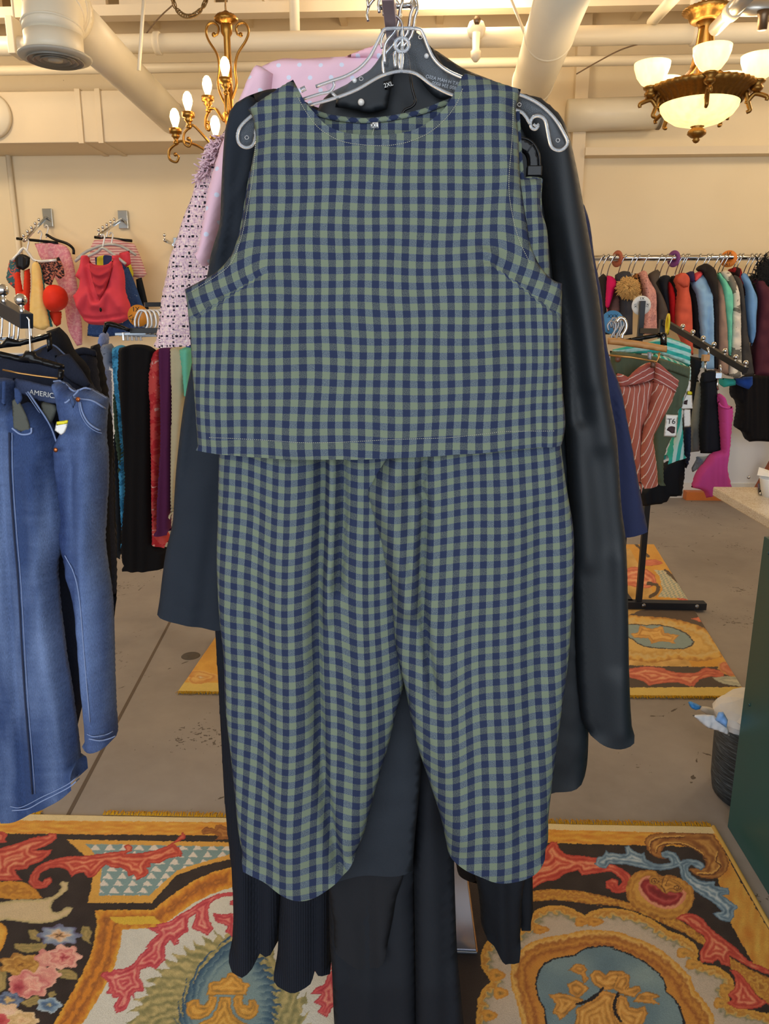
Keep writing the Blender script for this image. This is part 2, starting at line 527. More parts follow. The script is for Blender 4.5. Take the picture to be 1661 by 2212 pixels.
@cached
def glow(name, rgb, strength):
    g = G(name)
    g.b.inputs['Emission Color'].default_value = lin(rgb); g.b.inputs['Emission Strength'].default_value = strength
    return g.done(lin((255, 245, 225)), .4)
@cached
def lampglass(name, rgb, strength):
    g = G(name); n = g.noise(g.mapv(g.coord('Object'), (9, 9, 3)), 3.0, 3)
    g.b.inputs['Emission Color'].default_value = lin(rgb)
    g.link(g.math('MULTIPLY_ADD', n, strength * 1.0, strength * .5), g.b.inputs['Emission Strength'])
    return g.done(lin((250, 235, 200)), .3)

CREAM = plain('cream_paint', (226, 208, 178), .6, var=.04, scale=3)
CREAMM = plain('cream_painted_metal', (226, 214, 190), .42, var=.03, scale=6)
DUCTM = plain('painted_duct_metal', (222, 212, 190), .38, var=.04, scale=5)
BRASS = plain('antique_brass', (158, 116, 56), .36, 1.0, var=.15, scale=60)
BRASSD = plain('aged_brass', (150, 112, 58), .42, 1.0, var=.25, scale=80)
CHROME = plain('chrome', (205, 208, 214), .12, 1.0, var=.02)
STEEL = plain('dull_steel', (150, 152, 158), .3, 1.0, var=.05)
BLACKM = plain('black_powder_coat', (30, 32, 38), .45, var=.1)
BLACKP = plain('black_plastic', (16, 16, 18), .22, var=.1, spec=.22)
WHITEP = plain('white_card', (232, 232, 230), .6, var=.03)
INK = plain('dark_ink', (28, 26, 30), .7, var=.05)
YELLOWP = plain('yellow_sticker', (226, 214, 40), .55)
WOODP = plain('pale_wood', (196, 146, 92), .5, var=.12, scale=40)
# ------------------------------------------------------------------ the room
def st(o, name=None):
    o['kind'] = 'structure'; return o
WALLY = 6.45; CEIL = 3.95
g = G('painted_concrete'); ob = g.coord('Object')
n1 = g.noise(ob, 1.3, 5, .6); n2 = g.noise(ob, 9, 5, .65); n3 = g.noise(ob, 60, 3)
c = g.ramp(g.math('MULTIPLY_ADD', n1, .7, g.math('MULTIPLY', n2, .3)), [(.3, lin((120, 114, 112))), (.5, lin((140, 134, 131))), (.72, lin((156, 150, 146)))])
sp = g.math('GREATER_THAN', g.math('MULTIPLY', g.noise(ob, 70, 2), g.noise(ob, 3.1, 3)), .415)
c = g.mix(sp, c, lin((92, 84, 80)))
vv = g.voro(g.mapv(ob, (1, 1, 1)), .9, 'Distance', 'DISTANCE_TO_EDGE')
vv = g.math('ADD', vv, g.math('MULTIPLY_ADD', g.noise(ob, 22, 3), .03, -.012))
ck = g.math('LESS_THAN', vv, .0012)
c = g.mix(ck, c, lin((74, 66, 60)))
g.bump(g.math('ADD', n2, g.math('MULTIPLY', n3, .2)), .15, .004)
FLOORM = g.done(c, g.math('MULTIPLY_ADD', n2, .3, .42), 0, .4)
st(box('floor', (-7, -2.7, -.1), (7, WALLY, 0), FLOORM))
# control joint sawn into the slab (lower left)
ja, jb = ground(352, 1372), ground(150, 1755)
dj = (jb - ja).normalized()
st(bar('trim_1', ja - dj * .4 + Vector((0, 0, -.004)), jb + dj * .3 + Vector((0, 0, -.004)), .012, .010, plain('dark_joint', (96, 84, 74), .9), None, 0))
g = G('cream_wall_paint'); ob = g.coord('Object')
n1 = g.noise(ob, .8, 3); n2 = g.noise(ob, 14, 3)
c = g.ramp(n1, [(.3, lin((226, 206, 170))), (.7, lin((236, 218, 184)))])
sp = g.math('GREATER_THAN', g.noise(ob, 30, 2), .80)
c = g.mix(sp, c, lin((150, 126, 96)))
g.bump(n2, .08, .004)
WALLM = g.done(c, .6, 0, .3)
st(box('wall_back', (-7, WALLY, 0), (7, WALLY + .15, CEIL), WALLM))
st(box('wall_left', (-7.15, -2.7, 0), (-7, WALLY, CEIL), WALLM))
st(box('wall_right', (7, -2.7, 0), (7.15, WALLY, CEIL), WALLM))
st(box('ceiling', (-7, -2.7, CEIL), (7, WALLY, CEIL + .1), CREAM))
# shop front behind the camera: sill wall, mullions and transom
st(box('wall_front', (-7, -2.85, 0), (7, -2.7, .35), WALLM))
st(box('trim_2', (-7, -2.85, 3.2), (7, -2.7, CEIL), WALLM))
for i, x in enumerate((-6.9, -4.6, -2.3, 0, 2.3, 4.6, 6.9)):
    st(box('trim_%d' % (3 + i), (x - .04, -2.84, .35), (x + .04, -2.76, 3.2), BLACKM))
# white skirting and the orange board leaning along it
st(box('baseboard_back', (-7, WALLY - .02, 0), (7, WALLY, .13), plain('white_skirting', (226, 226, 222), .5)))
st(box('trim_96', (-7, WALLY - .006, .13), (7, WALLY, 1.2), plain('pale_lower_wall', (222, 226, 232), .6, var=.03, scale=2)))  # paler panel over the lower part of the back wall
# ceiling framing: joists running away from the camera, blocking panels between them
for i in range(-9, 10):
    x = i * .72 + .1
    st(box('trim_%d' % (20 + i + 9), (x - .025, -2.6, CEIL - .32), (x + .025, WALLY, CEIL), CREAM))
jx = [i * .72 + .1 for i in range(-9, 10)]
for k, (a, b) in enumerate(zip(jx[:-1], jx[1:])):
    st(box('trim_%d' % (50 + k), (a + .045, 5.55, CEIL - .5), (b - .045, 5.6, CEIL - .03), CREAM))
# diagonal webs under the deck
k = 0
for x in (-2.9, -1.5, -.1, 1.3, 2.4, 3.3):
    st(bar('trim_%d' % (80 + k), (x, 5.25, CEIL - .05), (x + .55, 5.25, CEIL - .62), .09, .02, CREAM)); k += 1
st(box('trim_90', (-7, 5.2, CEIL - .66), (7, 5.3, CEIL - .6), CREAM))
# boxed duct high on the back wall (left) and the wall ledge (right)
def zat(y, Y): return P(830, y, Y).z
zt, zb = zat(186, 6.0), zat(300, 6.0)
xs = P(520, 250, 6.0).x
st(box('trim_91', (-7, 6.0, zb), (xs + .5, WALLY, zt), CREAM, None, .006))
for i, px_ in enumerate((172, 215)):
    xx = P(px_, 250, 6.0).x
    st(box('trim_%d' % (92 + i), (xx - .02, 5.985, zb - .01), (xx + .02, WALLY, zt + .012), CREAM, None, .003))
zl = zat(338, 6.3)
xr = P(1268, 300, 6.3).x
st(box('trim_94', (xr, 6.33, zl), (7, WALLY, zl + .055), CREAM))
st(box('trim_95', (P(1240, 300, 6.3).x, 6.36, 0), (xr, WALLY, CEIL - .3), CREAM))
# corner conduit at far left
a = P(14, 330, 6.4); tb = P(30, 660, 6.4)
tag(tube('wall_conduit', [(a.x, 6.42, .3), (a.x, 6.42, zb)], .022, CREAMM), 'cream pipe running up the back wall at the far left under the boxed duct', 'pipe')

# ------------------------------------------------------------------ ducts, pipes, sprinkler
d = empty('round_duct', P(150, 60, 3.6), 'fat round painted duct with an elbow and grille at the upper left', 'duct')
E_ = P(126, 158, 3.75)
B = P(378, 262, 6.1)
A = Vector((E_.x, E_.y, E_.z + .20))
A = A + (B - A).normalized() * .16 + Vector((0, 0, .09))
dirv = (B - A).normalized()
tube('duct_run', [A, A + (B - A) * .33, A + (B - A) * .66, B], [.110, .104, .106, .108], DUCTM, d, 32)
lathe('reducer', [(.104, .02), (.110, .0), (.127, -.06), (.128, -.10)], A + dirv * .06, DUCTM, d, 32, dirv)
el = [A + dirv * .02]
dn = Vector((0, 0, -1))
C0 = A - dirv * .05
for k in range(9):
    t = k / 8 * math.pi / 2
    el.append(C0 - dirv * (.13 * math.sin(t)) + dn * (.15 * (1 - math.cos(t))))
endp = el[-1]
tube('elbow', el, .127, DUCTM, d, 32)
for k in (2, 5, 8):
    pth = el[k]; tg = (el[min(k + 1, 9)] - el[k - 1]).normalized()
    lathe('seam_ring', [(.127, -.006), (.133, -.002), (.133, .002), (.127, .006)], pth, DUCTM, d, 32, tg)
lathe('collar', [(.125, 0), (.125, -.05), (.127, -.085)], endp, DUCTM, d, 40, wob=lambda a, j: .006 * math.sin(a * 40))
gr = lathe('grille', [(.127, -.08), (.156, -.084), (.158, -.090), (.152, -.095), (.12, -.098)], endp, plain('grey_grille', (170, 166, 156), .45), d, 40)
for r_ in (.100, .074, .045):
    lathe('grille_cone', [(r_, -.078), (r_ + .022, -.106), (r_ + .018, -.108), (r_ - .006, -.08)], endp, plain('grille_dark_grey', (120, 116, 108), .4), d, 32)  # inner cones in a darker grey than the rim
lathe('grille_plug', [(0.0, -.106), (.03, -.104), (.04, -.086), (.0, -.084)], endp, plain('grey_grille', (170, 166, 156), .45), d, 24)

d = empty('round_duct', P(1200, 60, 4.4), 'fat round painted duct slanting down at the upper right behind the hangers', 'duct')
A, B = P(1236, -70, 3.75), P(1122, 262, 6.35)
tube('duct_run', [A, A + (B - A) * .5, B], .128, DUCTM, d, 32)
for t in (.30, .62):
    p_ = A + (B - A) * t
    lathe('seam_ring', [(.128, -.012), (.133, -.004), (.133, .004), (.128, .012)], p_, DUCTM, d, 32, (B - A).normalized())
d = empty('duct_stub', P(1330, 246, 6.1), 'short cut-off round duct lying along the back wall below the bowl chandelier', 'duct')
A, B = P(1225, 250, 6.335), P(1424, 243, 6.335)
tube('duct_run', [A, (A + B) / 2, B], .112, DUCTM, d, 28)
lathe('duct_end', [(.116, -.01), (.118, .01), (.112, .012), (.0, .012)], B, plain('duct_inside', (120, 108, 90), .7), d, 28, (1, 0, 0))
lathe_p = P(2, 250, 5.98)
tag(lathe('duct_outlet', [(.155, 0), (.16, .03), (.15, .05), (.0, .06)], (lathe_p.x - .08, 6.0, lathe_p.z), CREAMM, None, 32, (0, -1, 0)), 'round cream cap on the boxed duct at the far left edge', 'duct cap')

pm = empty('water_pipe', P(830, 90, 5.0), 'thick cream main pipe running straight across under the ceiling', 'pipe')
A, B = P(600, 92, 5.0), P(1661, 60, 5.0)
zz = P(900, 84, 5.0).z
tube('pipe', [(-5.5, 5.0, zz), (0, 5.0, zz), (5.5, 5.0, zz)], .052, CREAMM, pm, 20)
def clamp(px, par):
    c_ = P(px, 80, 5.0).x
    lathe('clamp', [(.056, -.02), (.062, -.016), (.062, .016), (.056, .02)], (c_, 5.0, zz), CREAMM, par, 20, (1, 0, 0))
for q in (110, 340, 1500): clamp(q, pm)
sv = empty('sprinkler_valve', P(1028, 76, 4.95), 'bolted valve fitting hanging on the main pipe above the polka-dot blouse and black dress', 'valve')
xv = P(1028, 76, 4.95).x
lathe('body', [(.03, -.03), (.052, -.02), (.055, .02), (.03, .03)], (xv, 4.94, zz + .02), CREAMM, sv, 8, (0, -1, 0))
lathe('outlet', [(.024, .03), (.02, -.06), (.03, -.065), (.028, -.10), (.012, -.12)], (xv, 4.92, zz - .03), CREAMM, sv, 12)
lathe('nut', [(.0, .05), (.022, .05), (.022, .03)], (xv, 4.92, zz + .05), plain('bare_steel_dark', (120, 100, 80), .4, .8), sv, 6, (0, -1, 0))
def pipe(label, pts, r, name='pipe', cat='pipe'):
    return tag(tube(name, pts, r, CREAMM, None, 14), label, cat)
z2 = P(900, 138, 5.8).z
pipe('second thinner cream pipe running across below the thick main pipe', [(-5.5, 5.8, z2), (0, 5.8, z2), (5.5, 5.8, z2)], .032)
z3 = P(900, 74, 5.5).z
pipe('slim cream conduit running across just above the thick main pipe', [(-5.5, 5.5, z3), (0, 5.5, z3), (5.5, 5.5, z3)], .016)
q = P(638, 60, 5.05); pipe('short upright cream pipe dropping to the main pipe left of the hanger hooks', [(q.x, 5.03, zz + .05), (q.x, 5.03, CEIL - .02)], .03)
q = P(1497, 30, 5.05); pipe('upright cream pipe rising from the main pipe left of the bowl chandelier stem', [(q.x, 5.03, zz + .05), (q.x, 5.03, CEIL - .02)], .028)
q0, q1 = P(1408, 48, 5.1), P(1460, -10, 4.2); pipe('slanting cream branch pipe left of the bowl chandelier stem', [q0, q1], .03)
q0, q1 = P(1545, 62, 3.9), P(1625, -20, 3.5)
e = empty('branch_pipe', q0, 'shiny grey branch pipe crossing in front of the bowl chandelier stem', 'pipe')
tube('pipe', [q0, (q0 + q1) / 2, q1], .03, plain('galvanised', (190, 186, 178), .3, .6), e, 16)
lathe('coupling', [(.031, -.03), (.037, -.026), (.037, .026), (.031, .03)], q0 + (q1 - q0) * .5, CREAMM, e, 16, (q1 - q0).normalized())
tee = empty('pipe_tee', P(1650, 20, 3.7), 'bolted pipe tee with a dark plug at the top right corner', 'pipe fitting')
tube('body', [P(1590, 18, 3.7), P(1640, 18, 3.7), P(1700, 16, 3.7)], .03, plain('galvanised', (190, 186, 178), .3, .6), tee, 14)
lathe('plug', [(.0, -.07), (.02, -.07), (.022, -.02), (.03, 0)], P(1650, 24, 3.68), plain('bare_steel_dark', (120, 100, 80), .4, .8), tee, 10)
q0, q1 = P(311, -10, 4.0), P(300, 152, 4.0)
tag(tube('ceiling_rod', [q0, q1], .009, CREAMM), 'thin cream rod hanging straight down in front of the left duct', 'rod')
q0, q1 = P(1100, -10, 4.6), P(1152, 118, 4.6)
tag(tube('ceiling_rod', [q0, q1], .008, CREAMM), 'thin slanted cream rod running down to the right duct', 'rod')
hh = empty('pipe_hanger', P(32, 50, 5.0), 'threaded rod and strap holding the main pipe at the far left', 'pipe hanger')
q = P(32, 60, 5.0)
tube('rod', [(q.x, 5.0, CEIL), (q.x, 5.0, zz + .12)], .008, CREAMM, hh, 8)
box('strap', (q.x - .022, 4.93, zz - .06), (q.x + .022, 5.07, zz + .14), CREAMM, hh, .004)
# loose wires on the ceiling
for lab, pts in (('dark loose wire curling down beside the chandelier chain', [(316, 72), (335, 48), (352, 30), (372, 12)]),
                 ('thin pale cable sagging across the back wall left of the bowl chandelier', [(1245, 160), (1290, 134), (1340, 108), (1390, 92)])):
    tag(tube('wire', on(pts, 5.0), .004, plain('old_wire', (110, 86, 60), .6), None, 6, sm=6), lab, 'wire')
# ------------------------------------------------------------------ chandeliers
YC = 4.0
kC = YC / FPX * 1.0
def chand_left():
    c = P(490, 330, YC)
    root = empty('candle_chandelier', c, 'brass candle chandelier with scrolled arms and bare bulbs, left of the pink blouse', 'chandelier')
    def q(px, py, dy=0): p = P(px, py, YC); return Vector((p.x, p.y + dy, p.z))
    cx = q(491, 100).x
    def zz(py): return P(491, py, YC).z
    # stem: turned body
    lathe('stem', [(.0, zz(345)), (.02, zz(340)), (.045, zz(322)), (.05, zz(300)), (.02, zz(280)), (.03, zz(262)), (.042, zz(250)), (.018, zz(235)), (.016, zz(80)), (.026, zz(72)), (.028, zz(52)), (.02, zz(47))], (cx, YC, 0), BRASS, root, 20)
    lathe('crown', [(.018, zz(58)), (.03, zz(52)), (.052, zz(46)), (.054, zz(40)), (.04, zz(32)), (.018, zz(29)), (.01, zz(24))], (cx, YC, 0), BRASS, root, 36, wob=lambda a, j: .05 * math.cos(a * 18))
    # hanging chain and the slack loop
    def link(p, t, name='chain_link'):
        t = Vector(t).normalized()
        s = t.cross(Vector((0, 1, 0))) if abs(t.y) < .9 else Vector((1, 0, 0))
        s.normalize()
        if int(abs(p.x * 1000 + p.z * 1000)) % 2: s = t.cross(s)
        pts = [p + t * (.019 * math.sin(a)) + s * (.009 * math.cos(a)) for a in np.linspace(0, 2 * math.pi, 14)[:-1]]
        tube(name, pts, .0026, plain('bronze_chain', (120, 92, 54), .4, .8), root, 6, True)
    for k in range(5):
        link(Vector((cx, YC, zz(24) + .012 + k * .03)), (0, .001, 1))
    lp = cat_curve([q(372, -6), q(380, 18), q(398, 34), q(418, 33), q(436, 18), q(448, -6)], 4)
    for a, b in zip(lp[:-1], lp[1:]):
        a, b = Vector(a), Vector(b); link((a + b) / 2, b - a)
    # lyre scrolls beside the stem
    for s in (-1, 1):
        pts = [(3, 205), (20, 188), (34, 160), (30, 110), (38, 90), (44, 72), (42, 58), (32, 51), (20, 56), (17, 66), (24, 74), (32, 72), (30, 65)]
        pts = [(3, 228), (14, 205), (20, 180), (17, 150), (22, 118), (40, 88), (46, 68), (40, 52), (28, 50), (19, 60), (22, 74), (30, 76)]
        tube('lyre_scroll', [q(491 + s * a, b) for a, b in pts], [.012, .011, .011, .010, .010, .010, .009, .008], BRASS, root, 8, sm=5, flat=.55)
        ball('scroll_tip', q(491 + s * 29, 75), .011, BRASS, root, 10)
    # arms: angle, reach, bulb base height (px rows)
    arms = [(-.284, .03, 284, True), (-.198, -.03, 256, True), (-.120, .05, 212, False), (-.004, -.05, 187, False), (-.057, -.08, 314, True),
            (.27, .05, 272, True), (.20, -.14, 246, True), (.16, .12, 216, False), (.12, .22, 262, True), (-.05, .25, 268, True)]
    for i, (ax_, ay_, row, low) in enumerate(arms):
        R = math.hypot(ax_, ay_); dx, dy = ax_ / R, ay_ / R
        zb = zz(row)
        def w(r, z): return Vector((cx + dx * r, YC + dy * r, z))
        zs = zz(335) if low else zz(250)
        pth = [w(.012, zs + .01), w(R * .3, zs + .0 + (0 if low else -.02)), w(R * .62, zs + (zb - zs) * .45), w(R * .9, zb - .035), w(R * 1.02, zb - .05), w(R * 1.13, zb - .075), w(R * 1.14, zb - .115), w(R * 1.02, zb - .13), w(R * .97, zb - .105), w(R * 1.03, zb - .095)]
        arm = tube('arm', pth, [.011, .011, .010, .010, .009, .008], BRASS, root, 8, sm=5, flat=.6)
        ball('scroll_tip', w(R * 1.03, zb - .095), .010, BRASS, arm, 8)
        base = w(R, zb)
        lathe('candle_cup', [(.0, -.055), (.010, -.05), (.016, -.04), (.008, -.032), (.014, -.02), (.022, -.012), (.016, -.004), (.03, .0), (.031, .022), (.027, .024), (.0, .022)], base, BRASS, arm, 18)
        lathe('bulb', [(.010, .022), (.013, .035), (.021, .058), (.024, .075), (.019, .098), (.009, .112), (.0, .115)], base, glow('bulb_glow', (255, 200, 120), 16), arm, 14)
        point('bulb_light', base + Vector((0, 0, .075)), 2.6, WARM, .03)
chand_left()
def chand_right():
    Yr = 4.0
    ctr = P(1510, 230, Yr)
    root = empty('bowl_chandelier', ctr, 'antique brass chandelier with a glowing marbled bowl and upturned glass cups, upper right', 'chandelier')
    cx = ctr.x
    def zz(py): return P(1507, py, Yr).z
    def r(px): return px / FPX * 4.06
    fl = lambda a, j: .035 * math.cos(a * 30)
    lathe('canopy', [(r(26), zz(48)), (r(30), zz(44)), (r(32), zz(36)), (r(36), zz(30)), (r(45), zz(24)), (r(40), zz(18)), (r(12), zz(16)), (r(5), zz(14))], (cx - r(0), Yr, 0), BRASSD, root, 60, wob=fl)
    tube('loop', [Vector((cx + r(14) * math.cos(t), Yr, zz(14) + r(14) * math.sin(t))) for t in np.linspace(0, math.pi, 9)], .005, BRASSD, root, 8)
    lathe('stem', [(r(12), zz(230)), (r(10), zz(200)), (r(13), zz(120)), (r(14), zz(60)), (r(20), zz(46))], (cx, Yr, 0), BRASSD, root, 20)
    for k in range(4):
        a = math.radians(35 + 90 * k)
        d = Vector((math.cos(a), math.sin(a), 0))
        c0 = Vector((cx, Yr, 0))
        tube('support_strap', [c0 + d * r(12) + Vector((0, 0, zz(60))), c0 + d * r(17) + Vector((0, 0, zz(100))), c0 + d * r(26) + Vector((0, 0, zz(150))), c0 + d * r(60) + Vector((0, 0, zz(188)))], [.016, .014, .018, .02], BRASS, root, 8, sm=6, flat=.4)
    lathe('rim', [(r(74), zz(226)), (r(80), zz(214)), (r(90), zz(205)), (r(100), zz(197)), (r(97), zz(190)), (r(80), zz(187)), (r(60), zz(190)), (r(60), zz(196)), (r(72), zz(215)), (r(74), zz(226))], (cx, Yr, 0), BRASSD, root, 120, wob=lambda a, j: .022 * math.cos(a * 40))
    lathe('glass_bowl', [(r(73), zz(220)), (r(70), zz(236)), (r(62), zz(250)), (r(45), zz(264)), (r(20), zz(273)), (r(0), zz(275))], (cx, Yr, 0), lampglass('marbled_glass', (255, 208, 124), 1.8), root, 48)
    lathe('finial', [(r(15), zz(268)), (r(16), zz(272)), (r(9), zz(276)), (r(16), zz(283)), (r(17), zz(290)), (r(10), zz(297)), (r(5), zz(299)), (r(7), zz(303)), (r(4), zz(308)), (0, zz(310))], (cx, Yr, 0), BRASSD, root, 32, wob=lambda a, j: .04 * math.cos(a * 14))
    point('bowl_light', (cx, Yr, zz(150)), 9, WARM, .12)
    for k in range(5):
        a = math.radians(-100 + 72 * k)
        d = Vector((math.cos(a), math.sin(a) * 1.0, 0)); c0 = Vector((cx, Yr, 0))
        R = r(98)
        zc = zz(215)
        tube('cup_arm', [c0 + d * r(80) + Vector((0, 0, zz(212))), c0 + d * r(86) + Vector((0, 0, zz(238))), c0 + d * r(90) + Vector((0, 0, zz(252))), c0 + d * r(84) + Vector((0, 0, zz(256)))], [.012, .01, .008], BRASSD, root, 8, sm=5)
        arm = tube('cup_arm', [c0 + d * r(82) + Vector((0, 0, zz(238))), c0 + d * r(90) + Vector((0, 0, zz(224))), c0 + d * R + Vector((0, 0, zz(219))), c0 + d * r(116) + Vector((0, 0, zz(228))), c0 + d * r(116) + Vector((0, 0, zz(236)))], [.011, .010, .010, .008], BRASSD, root, 8, sm=5)
        b = c0 + d * R + Vector((0, 0, zz(217)))
        s = r(1)
        lathe('cup_holder', [(0, 0), (5 * s, 1 * s), (10 * s, 5 * s), (11 * s, 9 * s), (7 * s, 13 * s), (13 * s, 17 * s), (14 * s, 20 * s), (10 * s, 22 * s)], b, BRASSD, arm, 20, wob=lambda a, j: .04 * math.cos(a * 10))
        lathe('glass_cup', [(8 * s, 20 * s), (18 * s, 26 * s), (27 * s, 38 * s), (32 * s, 52 * s), (33 * s, 61 * s), (31 * s, 61 * s), (30 * s, 52 * s), (25 * s, 39 * s), (16 * s, 29 * s), (6 * s, 24 * s)], b, lampglass('cup_glass', (255, 212, 132), 2.0), arm, 28)
        point('cup_light', b + Vector((0, 0, .17)), 1.6, WARM, .05)
chand_right()
# ------------------------------------------------------------------ the front rack and everything hanging on it
BX = lambda p: cr(480, 60, .24082, p)       # crops of the photograph used for tracing
BY = lambda p: cr(860, 60, .24082, p)
rack = empty('garment_rack', (P(868, 20, 1.72).x, 1.72, 0), 'grey steel rack post and arm behind the checked two-piece, hung with hooks', 'clothes rack')
rx = P(868, 20, 1.72).x
zarm = P(868, 6, 1.14).z
POSTM = plain('rose_grey_steel', (168, 142, 148), .4, .1)
bar('post', (rx, 1.72, .03), (rx, 1.72, zarm + .02), .035, .035, POSTM, rack)
bar('arm', (rx, 1.74, zarm - .0), (rx, 1.09, zarm - .0), .016, .03, POSTM, rack)
for k in range(6):
    y = 1.12 + k * .09
    tube('arm_peg', [(rx - .02, y, zarm + .02), (rx + .028, y, zarm + .022)], .0035, CHROME, rack, 8)
    ball('peg_ball', (rx + .03, y, zarm + .022), .006, CHROME, rack, 8)
lathe('base_plate', [(.0, .012), (.10, .012), (.10, .026), (.03, .032), (.0, .032)], (rx, 1.72, 0), POSTM, rack, 32)

def hook_pts(Y, ztop, dx=0.0, s=1.0, zb=None):
    """wire hook over the arm"""
    p = []
    for a in np.linspace(-30, 200, 12):
        t = math.radians(a)
        p.append(Vector((rx + dx + .022 * s * math.cos(t), Y, ztop - .0 + .022 * s * math.sin(t))))
    p = p[::-1]
    q = [Vector((rx + dx + .016, Y, ztop - .035)), Vector((rx + dx, Y, ztop - .055)), Vector((rx + dx, Y, zb if zb is not None else ztop - .13))]
    return p + q

# ---- clear plastic hanger carrying the top
YH = 1.165
hg = empty('clear_hanger', P(868, 160, YH), 'clear moulded plastic hanger with swivel hook carrying the checked top', 'hanger')
RID = clear_ridge('clear_plastic_ridge'); PLA = clear_plastic('clear_plastic_plate', .35)
def rid(pts, w=3.2):
    return tube('ridge', on(pts, YH), w * YH / FPX, RID, hg, 8, sm=4)
rid([(682, 187), (718, 174), (745, 165), (775, 148), (797, 125), (812, 98), (826, 70), (838, 62), (900, 62), (913, 72), (924, 100), (938, 128), (962, 150), (1000, 168), (1060, 186), (1122, 204), (1165, 225), (1198, 256), (1219, 290), (1226, 308), (1218, 321), (1205, 325), (1191, 317), (1185, 296), (1178, 262), (1166, 251), (1152, 253), (1146, 264), (1148, 276), (1157, 279), (1163, 271)])
rid([(1164, 268), (1158, 272), (1152, 268)], 2.6)
rid([(665, 228), (720, 213), (770, 194), (815, 168), (845, 157), (872, 154), (900, 160), (935, 185), (980, 206), (1040, 218), (1116, 238), (1134, 250), (1146, 270)])
rid([(655, 214), (690, 203), (712, 198), (721, 186), (720, 176)], 3.0)
rid([(716, 200), (730, 212)], 2.6)
rid([(650, 195), (660, 190)], 5.0)
rid([(655, 236), (590, 246), (556, 244), (534, 258), (518, 276), (513, 296), (518, 312), (532, 319), (546, 313), (552, 296), (556, 276), (600, 262), (660, 244)])
rid([(868, 64), (869, 110), (867, 156)], 3.2)
tube('hook_eye', [P(868 + 15 * math.cos(t), 97 + 15 * math.sin(t), YH) for t in np.linspace(0, 6.283, 21)[:-1]], .0026, RID, hg, 8, True)
sheet('plate', [(700, 184), (750, 166), (778, 148), (800, 124), (814, 98), (828, 72), (840, 64), (900, 64), (912, 76), (924, 104), (940, 132), (964, 152), (1000, 170), (1060, 188), (1122, 206), (1118, 238), (1040, 218), (980, 205), (936, 184), (902, 160), (872, 154), (845, 157), (815, 168), (770, 194), (720, 212)], YH, PLA, hg, thick=.002, edge=2, step=9)
sheet('plate', [(1122, 206), (1165, 226), (1196, 257), (1217, 291), (1224, 308), (1216, 320), (1205, 323), (1193, 315), (1187, 296), (1179, 262), (1166, 250), (1152, 252), (1144, 266), (1134, 250), (1118, 238)], YH, PLA, hg, thick=.002, edge=2, step=8)
sheet('plate', [(655, 236), (590, 246), (556, 244), (534, 258), (518, 276), (513, 296), (518, 312), (532, 319), (546, 313), (552, 296), (556, 276), (600, 262), (660, 244)], YH, PLA, hg, thick=.002, edge=2, step=8)
for a, b in ((780, 170), (908, 80), (1122, 226), (1205, 303), (533, 297)):
    tube('pip', [P(a + 4 * math.cos(t), b + 4 * math.sin(t), YH - .002) for t in np.linspace(0, 6.283, 13)[:-1]], .0005, RID, hg, 6, True)
for i, (s_, yy) in enumerate((('ROBERT H HAM ASSO', 176), ('1 800 334 6000', 186))):
    text('moulded_lettering', s_, P(966 - 3 * i, yy, YH - .0035), .0062, plain('embossed_plastic', (132, 138, 148), .35), hg, (math.pi / 2, math.radians(13), 0), True)
tube('swivel_hook', [P(869, 105, YH), P(869, 70, YH), P(869, 62, YH), P(868, 50, YH), P(862, 40, YH), P(852, 32, YH), P(842, 20, YH), P(840, 2, YH), P(848, -14, YH), P(868, -20, YH), P(888, -10, YH)], .0021, CHROME, hg, 10, sm=5)

# ---- the checked top
GING = gingham('checked_cotton')
GB = gingham('checked_cotton_bias', rot=math.radians(45))
top_front = [(603, 190), (574, 209), (552, 224), (534, 237), (544, 250), (550, 277), (552, 301), (547, 337), (540, 373), (532, 421), (520, 493), (505, 540), (490, 564), (466, 588), (431, 608), (399, 625), (403, 648), (409, 710), (418, 834), (428, 970), (475, 975), (582, 983), (683, 986), (770, 986), (860, 982), (940, 979), (1014, 973), (1108, 964), (1214, 960), (1221, 921), (1216, 849), (1211, 753), (1213, 680), (1214, 612), (1197, 606), (1173, 584), (1150, 540), (1138, 480), (1128, 420), (1122, 368), (1119, 285), (1114, 240), (1120, 214), (1125, 193), (1091, 183), (1038, 166), (1000, 158), (995, 176), (983, 205), (961, 243), (932, 269), (896, 291), (840, 303), (803, 304), (754, 298), (711, 281), (687, 257), (665, 231), (648, 200), (633, 172)]
TL, TR = np.array([592, 588]), np.array([1040, 562])
def rot_uv(x, y, T, sgn):
    """the dart turns the weave above its seam"""
    ang0 = math.radians(20) * sgn
    dx, dy = x - T[0], y - T[1]
    th = np.degrees(np.arctan2(-dy, dx * sgn))       # 0 = inwards, 90 = up, 180 = outwards
    seam = 208 if sgn < 0 else 219
    th = np.where(th < 0, th + 360, th)
    return th, ang0, dx, dy
